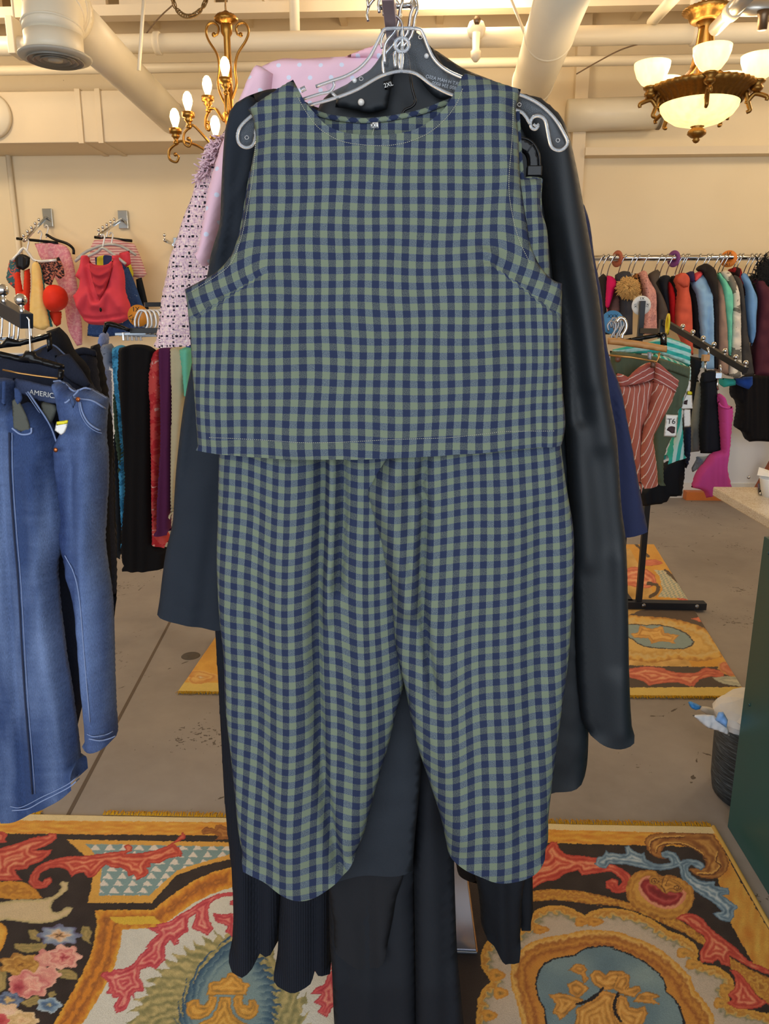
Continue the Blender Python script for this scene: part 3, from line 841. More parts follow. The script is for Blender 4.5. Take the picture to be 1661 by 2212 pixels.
def top_uv(x, y):
    x = np.asarray(x, float); y = np.asarray(y, float)
    u, v = x.copy(), y.copy()
    for T, sgn in ((TL, -1), (TR, 1)):
        dx, dy = (x - T[0]) * sgn, y - T[1]          # dx > 0 : towards the side
        th = np.degrees(np.arctan2(dy, dx))          # seam runs at about +33 deg (down and out)
        seam = 31.0 if sgn < 0 else 37.0
        w = np.clip((th + 75) / (seam + 75), 0, 1) * (th < seam) * (th > -100) * (dx > 0)
        w = w * w * (3 - 2 * w)
        a = math.radians(22) * w
        r_ = np.hypot(dx, dy)
        ndx = dx * np.cos(a) - dy * np.sin(a); ndy = dx * np.sin(a) + dy * np.cos(a)
        ndx, ndy = dx * np.cos(a) + dy * np.sin(a), -dx * np.sin(a) + dy * np.cos(a)
        u = np.where(w > 0, T[0] + sgn * ndx, u); v = np.where(w > 0, T[1] + ndy, v)
        below = (w <= 0)
        # side panel narrows towards the side seam
        k = np.clip((dx - 40) / 120, 0, 1)
        u = np.where(below & (dy > 0), u + sgn * k * k * 30, u)
    sag = -14 * np.clip((y - 640) / 330, 0, 1) * ((x - 800) / 400) ** 2 * -1
    v = v + np.where(y > 600, sag, 0)
    lean = np.clip((760 - x) / 300, 0, 1) * np.clip((y - 560) / 400, 0, 1)
    u = u + 10 * lean * np.sin((y - 600) / 120)
    u = u + 2.0 * np.sin(y / 70.0) + 1.2 * np.sin(y / 33.0 + x / 60)
    v = v + 2.2 * np.sin(x / 85.0) + 1.2 * np.sin(x / 31.0 + y / 45.0)
    return u * 1.0, v * 1.045
YT = 1.15
ftop = add(rumple(5, .0016, 130), rumple(9, .0007, 46),
           crease([(592, 590), (520, 628), (430, 690)], 7, -.004), crease([(1040, 562), (1120, 600), (1206, 690)], 7, -.004),
           crease([(590, 600), (610, 760), (640, 960)], 45, .010), crease([(500, 660), (520, 800), (520, 960)], 22, -.006),
           crease([(1040, 580), (1040, 760), (1050, 960)], 40, .011), crease([(1140, 650), (1150, 820), (1160, 960)], 16, -.007), crease([(1185, 720), (1190, 950)], 14, .006),
           crease([(1035, 590), (1060, 562), (1030, 545)], 10, .006),
           crease([(545, 380), (560, 300), (600, 240)], 30, -.006), crease([(1100, 400), (1095, 300), (1060, 200)], 22, .006), crease([(820, 320), (820, 620), (840, 960)], 70, .007))
top = sheet('checked_blouse', top_front, YT, GING, None, thick=.03, edge=70, fold=ftop, step=7, hem=lambda x, y: y > 957 or y < 310 and 640 < x < 1000, uvf=top_uv, bias=.9)
tag(top, 'green and navy checked sleeveless blouse on the clear hanger in front', 'blouse')
back = [(603, 192), (633, 176), (668, 231), (685, 240), (721, 249), (793, 254), (880, 243), (908, 237), (956, 219), (978, 212), (1000, 162), (1038, 168), (1091, 186), (1118, 200), (1112, 300), (1118, 420), (1140, 520), (1195, 640), (1205, 900), (1200, 945), (860, 968), (440, 955), (420, 700), (410, 640), (500, 560), (540, 400), (552, 300), (546, 252), (540, 238)]
sheet('back_panel', back, YT + .036, GING, top, thick=.004, edge=6, step=18, uvf=lambda x, y: (x * 1.0 + 6, y * 1.045 + 8 - 10 * ((x - 810) / 180) ** 2))
def strip(name, path, w, Y, mat, par, off=0.0, uvrot=True):
    """a narrow sewn band along a path, in pixels"""
    q = np.array(cat_curve(path, 6)); t = np.gradient(q, axis=0); t /= np.linalg.norm(t, axis=1, keepdims=True)
    nrm = np.stack([-t[:, 1], t[:, 0]], 1)
    s = np.concatenate([[0], np.cumsum(np.linalg.norm(np.diff(q, axis=0), axis=1))])
    V, U, Fc = [], [], []
    Yv = Y if callable(Y) else (lambda x, y: np.full_like(x, Y))
    for j, f in enumerate((-.5, .5)):
        e = q + nrm * w * f
        pp = PA(e[:, 0], e[:, 1], Yv(e[:, 0], e[:, 1])); V.append(pp); U.append(np.stack([s, np.full_like(s, f * w)], 1))
    pf = np.concatenate(V); pb = pf + np.array([0, .0018, 0])
    n = len(q); V = np.concatenate([pf, pb])
    for i in range(n - 1):
        Fc += [(i, i + 1, n + i + 1, n + i), (2 * n + i, 3 * n + i, 3 * n + i + 1, 2 * n + i + 1), (i, 2 * n + i, 2 * n + i + 1, i + 1), (n + i, n + i + 1, 3 * n + i + 1, 3 * n + i)]
    k = YT / FPX
    uv = np.concatenate(U + U) * k
    return mk(name, V, Fc, mat, par, uvs=uv)
strip('neck_binding', [(668, 235), (690, 246), (721, 254), (760, 259), (800, 260), (850, 254), (908, 242), (956, 224), (978, 216)], 11, YT + .031, GB, top)
strip('armhole_binding', [(1118, 240), (1121, 290), (1124, 340), (1130, 400), (1138, 450), (1149, 500), (1160, 540), (1176, 572)], 9, YT + .012, GB, top)
strip('armhole_binding', [(432, 611), (466, 594), (492, 570), (506, 545), (520, 500), (533, 425), (542, 370)], 6, YT + .01, GB, top)
STI = plain('pale_thread', (176, 178, 160), .8)
def stitch(path, par, Y, w=.00042):
    q = np.array(cat_curve(path, 10))
    s = np.concatenate([[0], np.cumsum(np.linalg.norm(np.diff(q, axis=0), axis=1))]); L = s[-1]
    V, Fc = [], []
    d = 0.0
    while d < L - 3:
        a = [np.interp(d, s, q[:, 0]), np.interp(d, s, q[:, 1])]; b = [np.interp(d + 2.6, s, q[:, 0]), np.interp(d + 2.6, s, q[:, 1])]
        ya = Y(*a) if callable(Y) else Y
        v, f = tube_geo([P(a[0], a[1], ya), P(b[0], b[1], ya)], w, 4)
        o = len(V); V += v; Fc += [tuple(i + o for i in g_) for g_ in f]
        d += 4.4
    return mk('stitching', V, Fc, STI, par)
def front_y(obj):
    """depth of the front surface of a sheet at a pixel, by nearest vertex"""
    me = obj.data; n = len(me.vertices)
    co = np.empty(n * 3); me.vertices.foreach_get('co', co); co = co.reshape(-1, 3) + np.array(obj.location)
    X, Yp = topx(co)
    def f(x, y):
        d = (X - x) ** 2 + (Yp - y) ** 2
        k = np.argsort(d)[:8]
        return float(co[k, 1].min()) - .0006
    return f
ft = front_y(top)
stitch([(452, 945), (560, 950), (650, 956), (740, 955), (860, 949), (960, 946), (1040, 938), (1100, 932), (1200, 931)], top, ft)
stitch([(641, 205), (660, 240), (684, 272), (712, 293), (745, 307), (800, 314), (850, 313), (895, 302), (935, 281), (968, 250), (988, 220), (1000, 190)], top, ft)
stitch([(1110, 200), (1106, 300), (1099, 400), (1108, 470), (1122, 520), (1146, 571)], top, ft)
stitch([(553, 300), (546, 380), (536, 440), (522, 510), (500, 566), (470, 594), (410, 632)], top, ft)
lb = sheet('size_label', [(800, 264), (817, 264), (818, 277), (801, 277)], YT + .026, WHITEP, top, thick=.001, edge=2, step=5)
text('size_lettering', 'XL', P(809, 271, YT + .024), .0085, INK, lb)
tube('loose_thread', on([(808, 277), (804, 290), (803, 303)], YT + .022), .0003, STI, top, 5)

# ---- black clip hanger for the trousers, hanging behind the clear one
ph = empty('clip_hanger', P(1145, 340, 1.20), 'black plastic clip hanger holding the checked trousers, behind the clear hanger', 'hanger')
tube('hook', on([(834, 142), (836, 128), (843, 113), (856, 106), (870, 108), (880, 122), (884, 150), (890, 190), (897, 218), (890, 230), (872, 240), (868, 262)], 1.19), .0019, BLACKP, ph, 8, sm=5)
tube('hook_tip', on([(834, 144), (837, 126)], 1.19), .0034, BLACKP, ph, 8)
bar('bar', P(590, 320, 1.20), P(1120, 318, 1.20), .006, .016, BLACKP, ph)
bar('bar', P(868, 250, 1.20), P(868, 318, 1.20), .006, .012, BLACKP, ph)
tube('clip', on([(1112, 305), (1128, 298), (1150, 308), (1163, 332), (1167, 372)], 1.195), .0018, BLACKP, ph, 8, sm=5)
sheet('clip', [(1105, 300), (1124, 296), (1140, 300), (1154, 312), (1164, 332), (1168, 378), (1138, 380), (1136, 340), (1130, 331), (1118, 328), (1105, 328)], 1.20, BLACKP, ph, thick=.012, edge=4, step=6)
box('clip_jaw', P(1138, 380, 1.19), P(1168, 361, 1.205), BLACKP, ph, .0015)
tube('clip_rib', on([(1152, 310), (1138, 330)], 1.1935), .0012, BLACKM, ph, 6)
sheet('clip', [(570, 318), (600, 318), (602, 392), (572, 392)], 1.20, BLACKP, ph, thick=.012, edge=4, step=8)

# ---- the checked trousers
tr = empty('checked_trousers', P(830, 1400, 1.19), 'green and navy checked wide tapered trousers hanging below the matching top', 'trousers')
GP = gingham('checked_cotton_trousers', .0206)
def tr_uv_l(x, y):
    sag = 34 * (1 - np.exp(-np.clip(x - 470, 0, 400) / 130.0)) + 6 * np.sin(x / 30.0)
    k = np.clip((y - 980) / 400, 0, 1)
    return x + 3 * np.sin(y / 90.0) + .03 * (y - 1400) * np.clip((700 - x) / 250, -1, 1) + 3.5 * np.sin(x / 16.0) * np.clip((x - 630) / 40, 0, 1), y * 1.03 - sag + 2.0 * np.sin(x / 41.0 + y / 80)
def tr_uv_r(x, y):
    sag = -.13 * np.clip(x - 930, 0, 400) * np.clip(1.5 - (y - 1000) / 900, .25, 1) + 18 * np.exp(-((x - 960) / 50) ** 2) * np.clip((y - 1180) / 300, 0, 1)
    return x + 3 * np.sin(y / 100.0) + .035 * (y - 1300) * np.clip((x - 1000) / 200, -1, 1) * -1, y * 1.03 - sag + 2.0 * np.sin(x / 37.0 + y / 90)
hemf = lambda x, y: y > 1835
legL = [(560, 390), (700, 385), (860, 385), (900, 560), (900, 1000), (880, 1200), (874, 1400), (873, 1478), (870, 1490), (854, 1547), (839, 1609), (813, 1697), (782, 1811), (761, 1853), (720, 1889), (668, 1912), (621, 1902), (575, 1879), (531, 1866), (518, 1817), (507, 1718), (499, 1640), (487, 1532), (482, 1414), (473, 1326), (468, 1204), (470, 1117), (473, 981), (490, 760), (530, 520)]
fl = add(rumple(21, .0014, 90), drape(3, .004, 190, .05), crease([(700, 985), (697, 1150), (688, 1300), (690, 1500), (706, 1700), (735, 1860)], 12, -.024), crease([(742, 985), (744, 1100), (733, 1260)], 10, -.018), crease([(722, 985), (720, 1180), (712, 1330)], 10, .009),
         crease([(640, 1000), (630, 1300), (636, 1600), (655, 1880)], 50, .016), crease([(780, 1000), (775, 1300), (780, 1600)], 30, .010), crease([(560, 1100), (560, 1500), (585, 1850)], 26, -.006), crease([(700, 1270), (735, 1180), (760, 1120)], 8, .003))
sheet('leg', legL, 1.20, GP, tr, thick=.05, edge=55, fold=fl, step=8, hem=hemf, uvf=tr_uv_l, bias=.6)
legR = [(860, 385), (1000, 385), (1130, 383), (1172, 386), (1170, 455), (1181, 493), (1186, 555), (1195, 720), (1205, 900), (1213, 975), (1225, 1060), (1238, 1140), (1240, 1240), (1235, 1340), (1225, 1450), (1210, 1560), (1195, 1680), (1185, 1760), (1178, 1836), (1149, 1863), (1082, 1876), (1025, 1860), (968, 1840), (953, 1770), (927, 1687), (906, 1625), (890, 1563), (878, 1500), (870, 1465), (863, 1438), (855, 1397), (848, 1325), (843, 1258), (831, 1222), (819, 1164), (807, 1121), (795, 1084), (787, 1060), (803, 1031), (822, 1005), (834, 985), (850, 900), (855, 560)]
fr_ = add(rumple(31, .0014, 95), drape(8, .004, 200, -.04), crease([(921, 985), (908, 1045), (918, 1075), (914, 1160), (912, 1270), (924, 1400), (936, 1470)], 9, -.020), crease([(852, 1000), (845, 1080), (866, 1180), (880, 1290)], 32, .022), crease([(868, 1060), (888, 1068), (908, 1056)], 9, -.004), crease([(905, 1100), (895, 1200), (905, 1330)], 8, .005), crease([(884, 1190), (898, 1270), (908, 1330)], 8, -.005),
          crease([(960, 1450), (985, 1600), (1000, 1780)], 36, .010), crease([(1080, 1000), (1090, 1400), (1075, 1840)], 60, .012), crease([(1160, 1100), (1155, 1400), (1130, 1780)], 26, -.006), crease([(880, 1500), (925, 1560), (960, 1640)], 12, .004))
sheet('leg', legR, 1.178, GP, tr, thick=.05, edge=50, fold=fr_, step=8, hem=hemf, uvf=tr_uv_r, bias=.6)
wb = [(1128, 383), (1150, 381), (1173, 385), (1170, 420), (1171, 456), (1150, 460), (1128, 458)]
sheet('elastic_waistband', wb, 1.178, GP, tr, thick=.02, edge=8, step=4, fold=drape(4, .0024, 9), uvf=lambda x, y: (x * 1.25, y * 1.0))
sheet('elastic_waistband', [(556, 386), (1126, 383), (1126, 455), (545, 460)], 1.185, GP, tr, thick=.03, edge=10, step=14, fold=drape(6, .003, 18))
# ------------------------------------------------------------------ garments on the same rack, behind the two-piece
B3 = lambda p: cr(340, 280, .21698, p)
B6 = lambda p: cr(380, 1740, .24082, p)
B7 = lambda p: cr(960, 1760, .24082, p)
BLK = cloth('black_crepe', (27, 28, 32), .85, .18)
BLK2 = cloth('soft_black', (23, 26, 32), .8, .15)
SATIN = cloth('black_satin', (21, 27, 33), .6, .12, spec=.4)
CHAR = cloth('charcoal_poplin', (37, 42, 49), .85, .2)
RIBB = rib_cloth('black_rib_knit', (27, 30, 38), .0040)
NAVY = cloth('navy_crepe', (38, 44, 74), .8, .12)
PINKD = dots('pink_polka_dot')
TW = tweed('pink_tweed')
def hanger_for(Y, label, halfw=.19, zdrop=.18, dx=0.0, mat=None):
    """metal hook over the arm and a plain bar under the shoulders"""
    h = empty('hanger', (rx, Y, zarm - zdrop), label, 'hanger', 'hangers on the front rack arm')
    tube('hook', hook_pts(Y, zarm + .018, dx, 1.0, zarm - zdrop + .02), .0019, CHROME, h, 8, sm=4)
    z0 = zarm - zdrop
    tube('shoulder_bar', [(rx - halfw, Y, z0 - .075), (rx - halfw * .45, Y, z0 - .025), (rx, Y, z0 + .02), (rx + halfw * .45, Y, z0 - .025), (rx + halfw, Y, z0 - .075)], .005, mat or BLACKP, h, 8, sm=4)
    return h
# charcoal tunic with a split hem, seen between the checked legs
p = [(660, 1150), (780, 1120), (900, 1150), (930, 1250), (926, 1500), (918, 1600), (911, 1656), (903, 1740), (896, 1811), (891, 1881), (830, 1886), (771, 1889), (730, 1900), (690, 1912), (640, 1905), (620, 1500), (635, 1300)]
o = sheet('charcoal_tunic', p, 1.236, CHAR, None, .012, 30, add(rumple(41, .002, 70), crease([(880, 1480), (870, 1700), (845, 1880)], 40, .004), crease([(905, 1600), (899, 1700), (892, 1870)], 4, -.003)), 14, hem=lambda x, y: y > 1870)
tag(o, 'charcoal tunic hem showing between the two checked trouser legs', 'tunic')
# long black trousers reaching below the frame
o = empty('long_black_trousers', P(860, 2000, 1.25), 'long black trousers hanging lowest of the rack, running off the bottom of the picture', 'trousers')
zf = 2270
yl = lambda x, y: 1.30 - .085 * np.clip((y - 1780) / 330, 0, 1)
yl2 = lambda x, y: 1.29 - .085 * np.clip((y - 1780) / 330, 0, 1)
sheet('leg', [(720, 1400), (900, 1400), (915, 1600), (903, 1760), (897, 1900), (899, 2100), (902, zf), (728, zf), (722, 2212), (717, 2100), (712, 2023), (712, 1700)], yl, BLK2, o, .05, 30, add(drape(51, .005, 60), crease([(800, 1700), (795, 2000), (790, 2350)], 14, .01), crease([(745, 1900), (748, 2100), (752, 2300)], 8, -.012)), 15, hem=lambda x, y: y > zf - 4)
sheet('leg', [(885, 1400), (990, 1420), (985, 1600), (975, 1700), (980, 1800), (981, 1870), (984, 1970), (988, 2065), (995, 2140), (1002, 2212), (1012, zf), (898, zf), (897, 2100), (894, 1900), (893, 1700)], yl2, BLK2, o, .05, 26, add(drape(52, .005, 50), crease([(960, 1650), (965, 2000), (975, 2350)], 8, -.010), crease([(925, 1700), (930, 2000), (935, 2350)], 14, .01)), 14, hem=lambda x, y: y > zf - 4)
sheet('waist', [(720, 1330), (990, 1330), (990, 1430), (720, 1420)], 1.30, BLK2, o, .05, 14, None, 18)
# rounded black shirt tail
p = [(706, 1700), (790, 1690), (880, 1700), (878, 1860), (866, 1910), (857, 1935), (848, 1985), (839, 2029), (832, 2058), (822, 2074), (806, 2083), (786, 2088), (766, 2080), (741, 2062), (726, 2050), (721, 1994), (714, 1950), (709, 1911)]
o = sheet('black_shirt', p, lambda x, y: 1.25 - .05 * np.clip((y - 1880) / 210, 0, 1), BLK, None, .02, 22, add(drape(55, .004, 60), crease([(845, 1900), (825, 2060)], 8, .005), crease([(760, 1890), (765, 1960), (780, 1990)], 12, -.005)), 11, hem=lambda x, y: y > 2030)
tag(o, 'matt black shirt with a rounded tail hanging below the charcoal tunic', 'shirt')
# ribbed flared trousers, left
o = empty('ribbed_trousers', P(600, 1800, 1.4), 'black ribbed flared trousers hanging below the left checked leg', 'trousers')
p = [(463, 1335), (560, 1310), (640, 1320), (640, 1700), (612, 1900), (606, 1980), (601, 2032), (580, 2040), (566, 2042), (561, 2052), (534, 2071), (510, 2070), (503, 2050), (504, 1981), (500, 1875), (492, 1800), (486, 1740), (478, 1600), (470, 1450)]
yr = lambda x, y: 1.44 - .07 * np.clip((y - 1350) / 500, 0, 1)
sheet('leg', p, yr, RIBB, o, .07, 26, add(drape(61, .004, 60), crease([(520, 1500), (530, 1800), (532, 2070)], 18, .016), crease([(558, 1870), (560, 1950), (562, 2050)], 7, -.018), crease([(590, 1870), (590, 2040)], 10, .006)), 11, hem=lambda x, y: y > 2025)
p = [(620, 1320), (720, 1320), (722, 1700), (718, 1900), (716, 2082), (700, 2081), (683, 2079), (676, 2094), (645, 2105), (606, 2099), (598, 2089), (600, 2050), (604, 1960), (608, 1880), (612, 1700)]
sheet('leg', p, lambda x, y: yr(x, y) - .02, RIBB, o, .07, 26, add(drape(62, .004, 60), crease([(640, 1700), (640, 1900), (640, 2100)], 22, .016), crease([(684, 1920), (682, 2080)], 7, -.016), crease([(622, 1950), (616, 2090)], 6, -.006)), 11, hem=lambda x, y: y > 2070)
sheet('waist', [(460, 1270), (720, 1270), (720, 1345), (462, 1345)], 1.45, RIBB, o, .06, 14, None, 18)
# tapered black trousers, right
o = empty('tapered_trousers', P(1085, 1900, 1.45), 'black pressed tapered trousers hanging below the right checked leg', 'trousers')
p = [(1010, 1650), (1140, 1650), (1140, 1861), (1128, 1940), (1126, 1996), (1122, 2030), (1119, 2059), (1107, 2062), (1088, 2054), (1076, 2040), (1064, 2022), (1052, 2014), (1042, 2003), (1037, 1960), (1032, 1917), (1024, 1885), (1016, 1861)]
sheet('leg', p, 1.40, BLK2, o, .05, 20, add(drape(65, .002, 40), crease([(1080, 1860), (1082, 1960), (1085, 2050)], 14, .014), crease([(1045, 1940), (1060, 2010)], 8, -.006)), 10, hem=lambda x, y: y > 1995 and x < 1124)
p = [(1100, 1650), (1152, 1650), (1150, 1861), (1151, 1940), (1150, 1980), (1144, 1996), (1124, 1996), (1110, 1900)]
sheet('leg', p, 1.435, BLK2, o, .04, 10, None, 9, hem=lambda x, y: y > 1985)
sheet('waist', [(1010, 1560), (1152, 1560), (1152, 1665), (1010, 1665)], 1.42, BLK2, o, .05, 14, None, 14)
p = [(975, 1790), (1030, 1780), (1035, 1860), (1030, 1909), (1013, 1904), (1000, 1898), (991, 1890), (985, 1865), (980, 1844)]
tag(sheet('brown_black_blouse', p, 1.50, cloth('brown_black', (32, 28, 27), .7), None, .015, 6, None, 8), 'small brown-black blouse corner above the mirror, between black trousers', 'blouse')
# black satin dress, right
o = empty('satin_dress', P(1150, 900, 1.30), 'black satin dress with pearl buttons, its long sleeve hanging at right of the checked two-piece', 'dress')
body = [(700, 212), (760, 176), (800, 150), (828, 112), (850, 78), (864, 66), (900, 70), (926, 98), (947, 112), (1004, 149), (1065, 174), (1125, 202), (1150, 240), (1185, 340), (1215, 480), (1238, 640), (1250, 900), (1262, 1200), (1270, 1500), (1268, 1651), (1263, 1677), (1240, 1688), (1217, 1695), (1196, 1697), (1100, 1720), (960, 1690), (930, 1500), (900, 1000), (760, 900), (700, 700), (690, 400), (680, 260)]
sheet('body', body, 1.345, SATIN, o, .05, 40, add(drape(71, .005, 110, -.08), rumple(72, .0015, 60), crease([(1190, 400), (1195, 600), (1225, 900), (1240, 1200)], 18, -.008), crease([(1215, 1000), (1225, 1150), (1230, 1400)], 9, .006)), 15, hem=lambda x, y: y > 1670)
slv = [(1085, 186), (1125, 202), (1161, 210), (1192, 231), (1216, 260), (1231, 301), (1245, 360), (1260, 441), (1272, 509), (1284, 580), (1296, 660), (1306, 760), (1318, 860), (1331, 934), (1339, 1040), (1343, 1100), (1351, 1160), (1356, 1280), (1359, 1452), (1362, 1530), (1364, 1576), (1361, 1588), (1352, 1594), (1332, 1600), (1312, 1598), (1297, 1593), (1280, 1583), (1265, 1572), (1250, 1500), (1240, 1300), (1225, 1000), (1205, 700), (1180, 480), (1150, 330)]
sheet('sleeve', slv, 1.315, SATIN, o, .06, 34, add(crease([(1205, 330), (1225, 500), (1252, 700), (1290, 950)], 26, .010), crease([(1180, 500), (1210, 610), (1232, 720), (1250, 900)], 18, -.012), crease([(1262, 860), (1290, 1060), (1312, 1260), (1326, 1420)], 24, -.008), crease([(1330, 1200), (1336, 1560)], 26, .009), crease([(1262, 1240), (1280, 1560)], 24, -.008)), 9, hem=lambda x, y: y > 1565)
col = [(862, 66), (880, 66), (905, 72), (930, 100), (944, 112), (964, 150), (985, 190), (978, 214), (955, 205), (930, 190), (905, 172), (893, 200), (880, 238), (850, 240), (848, 200), (842, 170), (826, 172), (815, 200), (790, 236), (760, 225), (720, 225), (690, 222), (730, 200), (760, 178), (800, 152), (828, 112)]
sheet('collar', [(862, 66), (900, 72), (930, 100), (952, 132), (972, 168), (982, 208), (950, 214), (925, 196), (906, 168), (895, 130), (880, 110)], 1.305, SATIN, o, .012, 8, None, 9)
sheet('collar', [(862, 66), (880, 110), (868, 140), (852, 160), (845, 190), (836, 236), (800, 244), (760, 236), (724, 232), (730, 205), (752, 180), (800, 150), (828, 112)], 1.30, SATIN, o, .012, 8, None, 9)
for a, b, r_ in ((780, 221, 6.6), (766, 174, 4.6), (921, 121, 4.6)):
    ball('pearl_button', P(a, b, 1.288), r_ * 1.29 / FPX, plain('pearl', (226, 222, 216), .15, var=.02, spec=.7), o, 16)
nl = sheet('size_label', [(828, 176), (845, 172), (851, 188), (832, 194)], 1.292, plain('black_label', (22, 22, 24), .7), o, .001, 2, None, 5)
text('size_lettering', '2XL', P(839, 183, 1.2895), .0085, WHITEP, nl, (math.pi / 2, math.radians(-14), 0))
hanger_for(1.345, 'hanger under the black satin dress on the rack arm', .19, .19)
# black crepe tunic, left
o = empty('crepe_tunic', P(560, 700, 1.38), 'black crepe tunic with a wide sleeve hanging at left behind the checked top', 'tunic')
body = [(547, 203), (575, 194), (606, 192), (680, 230), (800, 260), (830, 400), (820, 900), (800, 1300), (560, 1310), (470, 1300), (440, 900), (450, 620), (480, 470), (500, 330)]
sheet('body', body, 1.40, BLK, o, .04, 40, add(drape(81, .004, 90), rumple(82, .0015, 60)), 18)
slv = [(547, 203), (530, 210), (510, 224), (497, 240), (492, 256), (487, 277), (483, 315), (480, 361), (477, 430), (474, 486), (464, 520), (455, 551), (448, 592), (430, 650), (415, 780), (405, 830), (396, 881), (386, 960), (380, 1020), (376, 1080), (373, 1127), (358, 1193), (350, 1250), (344, 1300), (341, 1318), (345, 1322), (372, 1330), (415, 1339), (462, 1350), (480, 1352), (500, 1340), (505, 1000), (520, 700), (545, 480), (556, 330), (560, 240)]
fs = add(drape(83, .003, 50, .12), crease([(515, 230), (500, 330), (495, 480), (475, 600)], 9, .007), crease([(535, 300), (520, 400), (500, 500)], 10, -.008), crease([(540, 380), (510, 440), (480, 560)], 8, .008), crease([(420, 850), (408, 940), (396, 1050)], 5, .004), crease([(410, 870), (390, 1000), (378, 1110)], 3, -.004), crease([(380, 1295), (420, 1305), (460, 1312)], 4, -.0025), crease([(430, 1050), (415, 1200), (400, 1330)], 30, .008))
sheet('sleeve', slv, 1.375, cloth('black_crepe_lit', (35, 41, 50), .85, .16), o, .05, 30, fs, 10, hem=lambda x, y: y > 1310)  # body crepe made lighter: the light on the sleeve is in the colour
hanger_for(1.40, 'hanger under the black crepe tunic on the rack arm', .17, .21)
# navy garment peeping out at the right
p = [(1000, 455), (1100, 440), (1200, 430), (1240, 420), (1262, 445), (1285, 560), (1300, 640), (1313, 758), (1328, 806), (1341, 840), (1353, 900), (1364, 958), (1381, 1052), (1389, 1095), (1397, 1132), (1390, 1141), (1372, 1147), (1349, 1152), (1310, 1158), (1240, 1150), (1020, 1140), (1000, 800)]
o = sheet('navy_dress', p, 1.50, NAVY, None, .06, 20, add(drape(91, .003, 40, -.15), crease([(1330, 860), (1350, 960), (1368, 1140)], 10, .008), crease([(1310, 820), (1325, 1000), (1335, 1150)], 8, -.008)), 11, hem=lambda x, y: y > 1130)
tag(o, 'navy sleeve edge showing behind the black satin dress at right', 'dress')
# pink polka-dot blouse
o = empty('polka_blouse', P(620, 220, 1.56), 'pale pink blouse with white polka dots behind the clear hanger', 'blouse')
sheet('body', [(556, 148), (580, 136), (610, 126), (650, 127), (700, 124), (745, 122), (800, 118), (850, 130), (870, 240), (840, 420), (620, 480), (545, 400), (550, 250)], 1.57, PINKD, o, .05, 30, add(drape(101, .003, 90), rumple(102, .0014, 50)), 13, corner=60)
slv = [(562, 142), (548, 151), (541, 165), (535, 180), (525, 203), (516, 224), (500, 262), (488, 292), (478, 320), (470, 345), (457, 388), (448, 430), (442, 464), (436, 500), (431, 530), (427, 544), (436, 562), (446, 578), (452, 578), (462, 548), (475, 500), (500, 420), (540, 340), (580, 240), (590, 160)]
sheet('sleeve', slv, 1.545, PINKD, o, .07, 22, add(drape(103, .002, 60, .2), crease([(545, 190), (500, 330), (458, 530)], 14, .006)), 8, hem=lambda x, y: y > 540 and x < 455)
sheet('collar', [(744, 123), (765, 114), (790, 104), (818, 95), (846, 90), (872, 96), (880, 120), (850, 134), (800, 126)], 1.55, dots('pink_polka_dot_collar', (228, 178, 192)), o, .02, 6, None, 7)
hanger_for(1.57, 'hanger under the pink polka-dot blouse on the rack arm', .17, .17)
# pink tweed jacket
o = empty('tweed_jacket', P(420, 560, 1.66), 'pink and black tweed jacket with frayed shoulder trim at left of the black tunic', 'jacket')
slv = [(500, 262), (484, 292), (462, 305), (446, 318), (438, 345), (431, 371), (422, 415), (412, 443), (401, 470), (392, 497), (383, 522), (373, 551), (364, 590), (355, 627), (350, 660), (347, 692), (343, 716), (340, 736), (342, 744), (349, 749), (380, 749), (412, 747), (450, 744), (490, 740), (520, 600), (540, 400), (530, 300)]
sheet('sleeve', slv, 1.655, TW, o, .09, 26, add(rumple(111, .003, 80), crease([(450, 400), (410, 560), (390, 730)], 30, .012)), 8, hem=lambda x, y: y > 735)
sheet('body', [(500, 250), (620, 200), (760, 190), (800, 400), (780, 760), (560, 790), (500, 700), (500, 420)], 1.70, TW, o, .05, 30, None, 20)
for k, (y_, dx_) in enumerate(((1.185, -.008), (1.205, .006), (1.235, -.012), (1.215, .012))):
    h = empty('hanger', (rx, y_, zarm - .10), 'chrome hanger hook crowded on the rack arm behind the clear hanger', 'hanger', 'hangers on the front rack arm')
    tube('hook', hook_pts(y_, zarm + .02, dx_, 1.1, zarm - .06), .0022, CHROME, h, 8, sm=4)
rg = random.Random(4); V, Fc = [], []
for k in range(150):
    t = rg.random(); a = 438 + 40 * (1 - t) + rg.uniform(-6, 12); b = 380 - 78 * (1 - t) + rg.uniform(-8, 8)
    an = rg.uniform(2.0, 4.3); L = rg.uniform(12, 26)
    q = [P(a, b, 1.61), P(a + math.cos(an) * L * .5, b - math.sin(an) * L * .5 + 1, 1.60 + rg.uniform(-.02, .02)), P(a + math.cos(an) * L, b - math.sin(an) * L + rg.uniform(0, 5), 1.60 + rg.uniform(-.03, .02))]
    v, f = tube_geo(q, .0015, 5); n0 = len(V); V += v; Fc += [tuple(i + n0 for i in g_) for g_ in f]
fr = mk('frayed_trim', V, Fc, blotch('frayed_tweed_yarn', [(60, 56, 66), (216, 186, 196), (206, 176, 186), (240, 226, 228)], 240), o)
fr['kind'] = 'stuff'
hanger_for(1.70, 'hanger under the pink tweed jacket on the rack arm', .19, .25)
hanger_for(1.50, 'hanger under the navy dress on the rack arm', .18, .20)
hanger_for(1.46, 'hanger for the black trousers on the rack arm', .10, .30, .004)
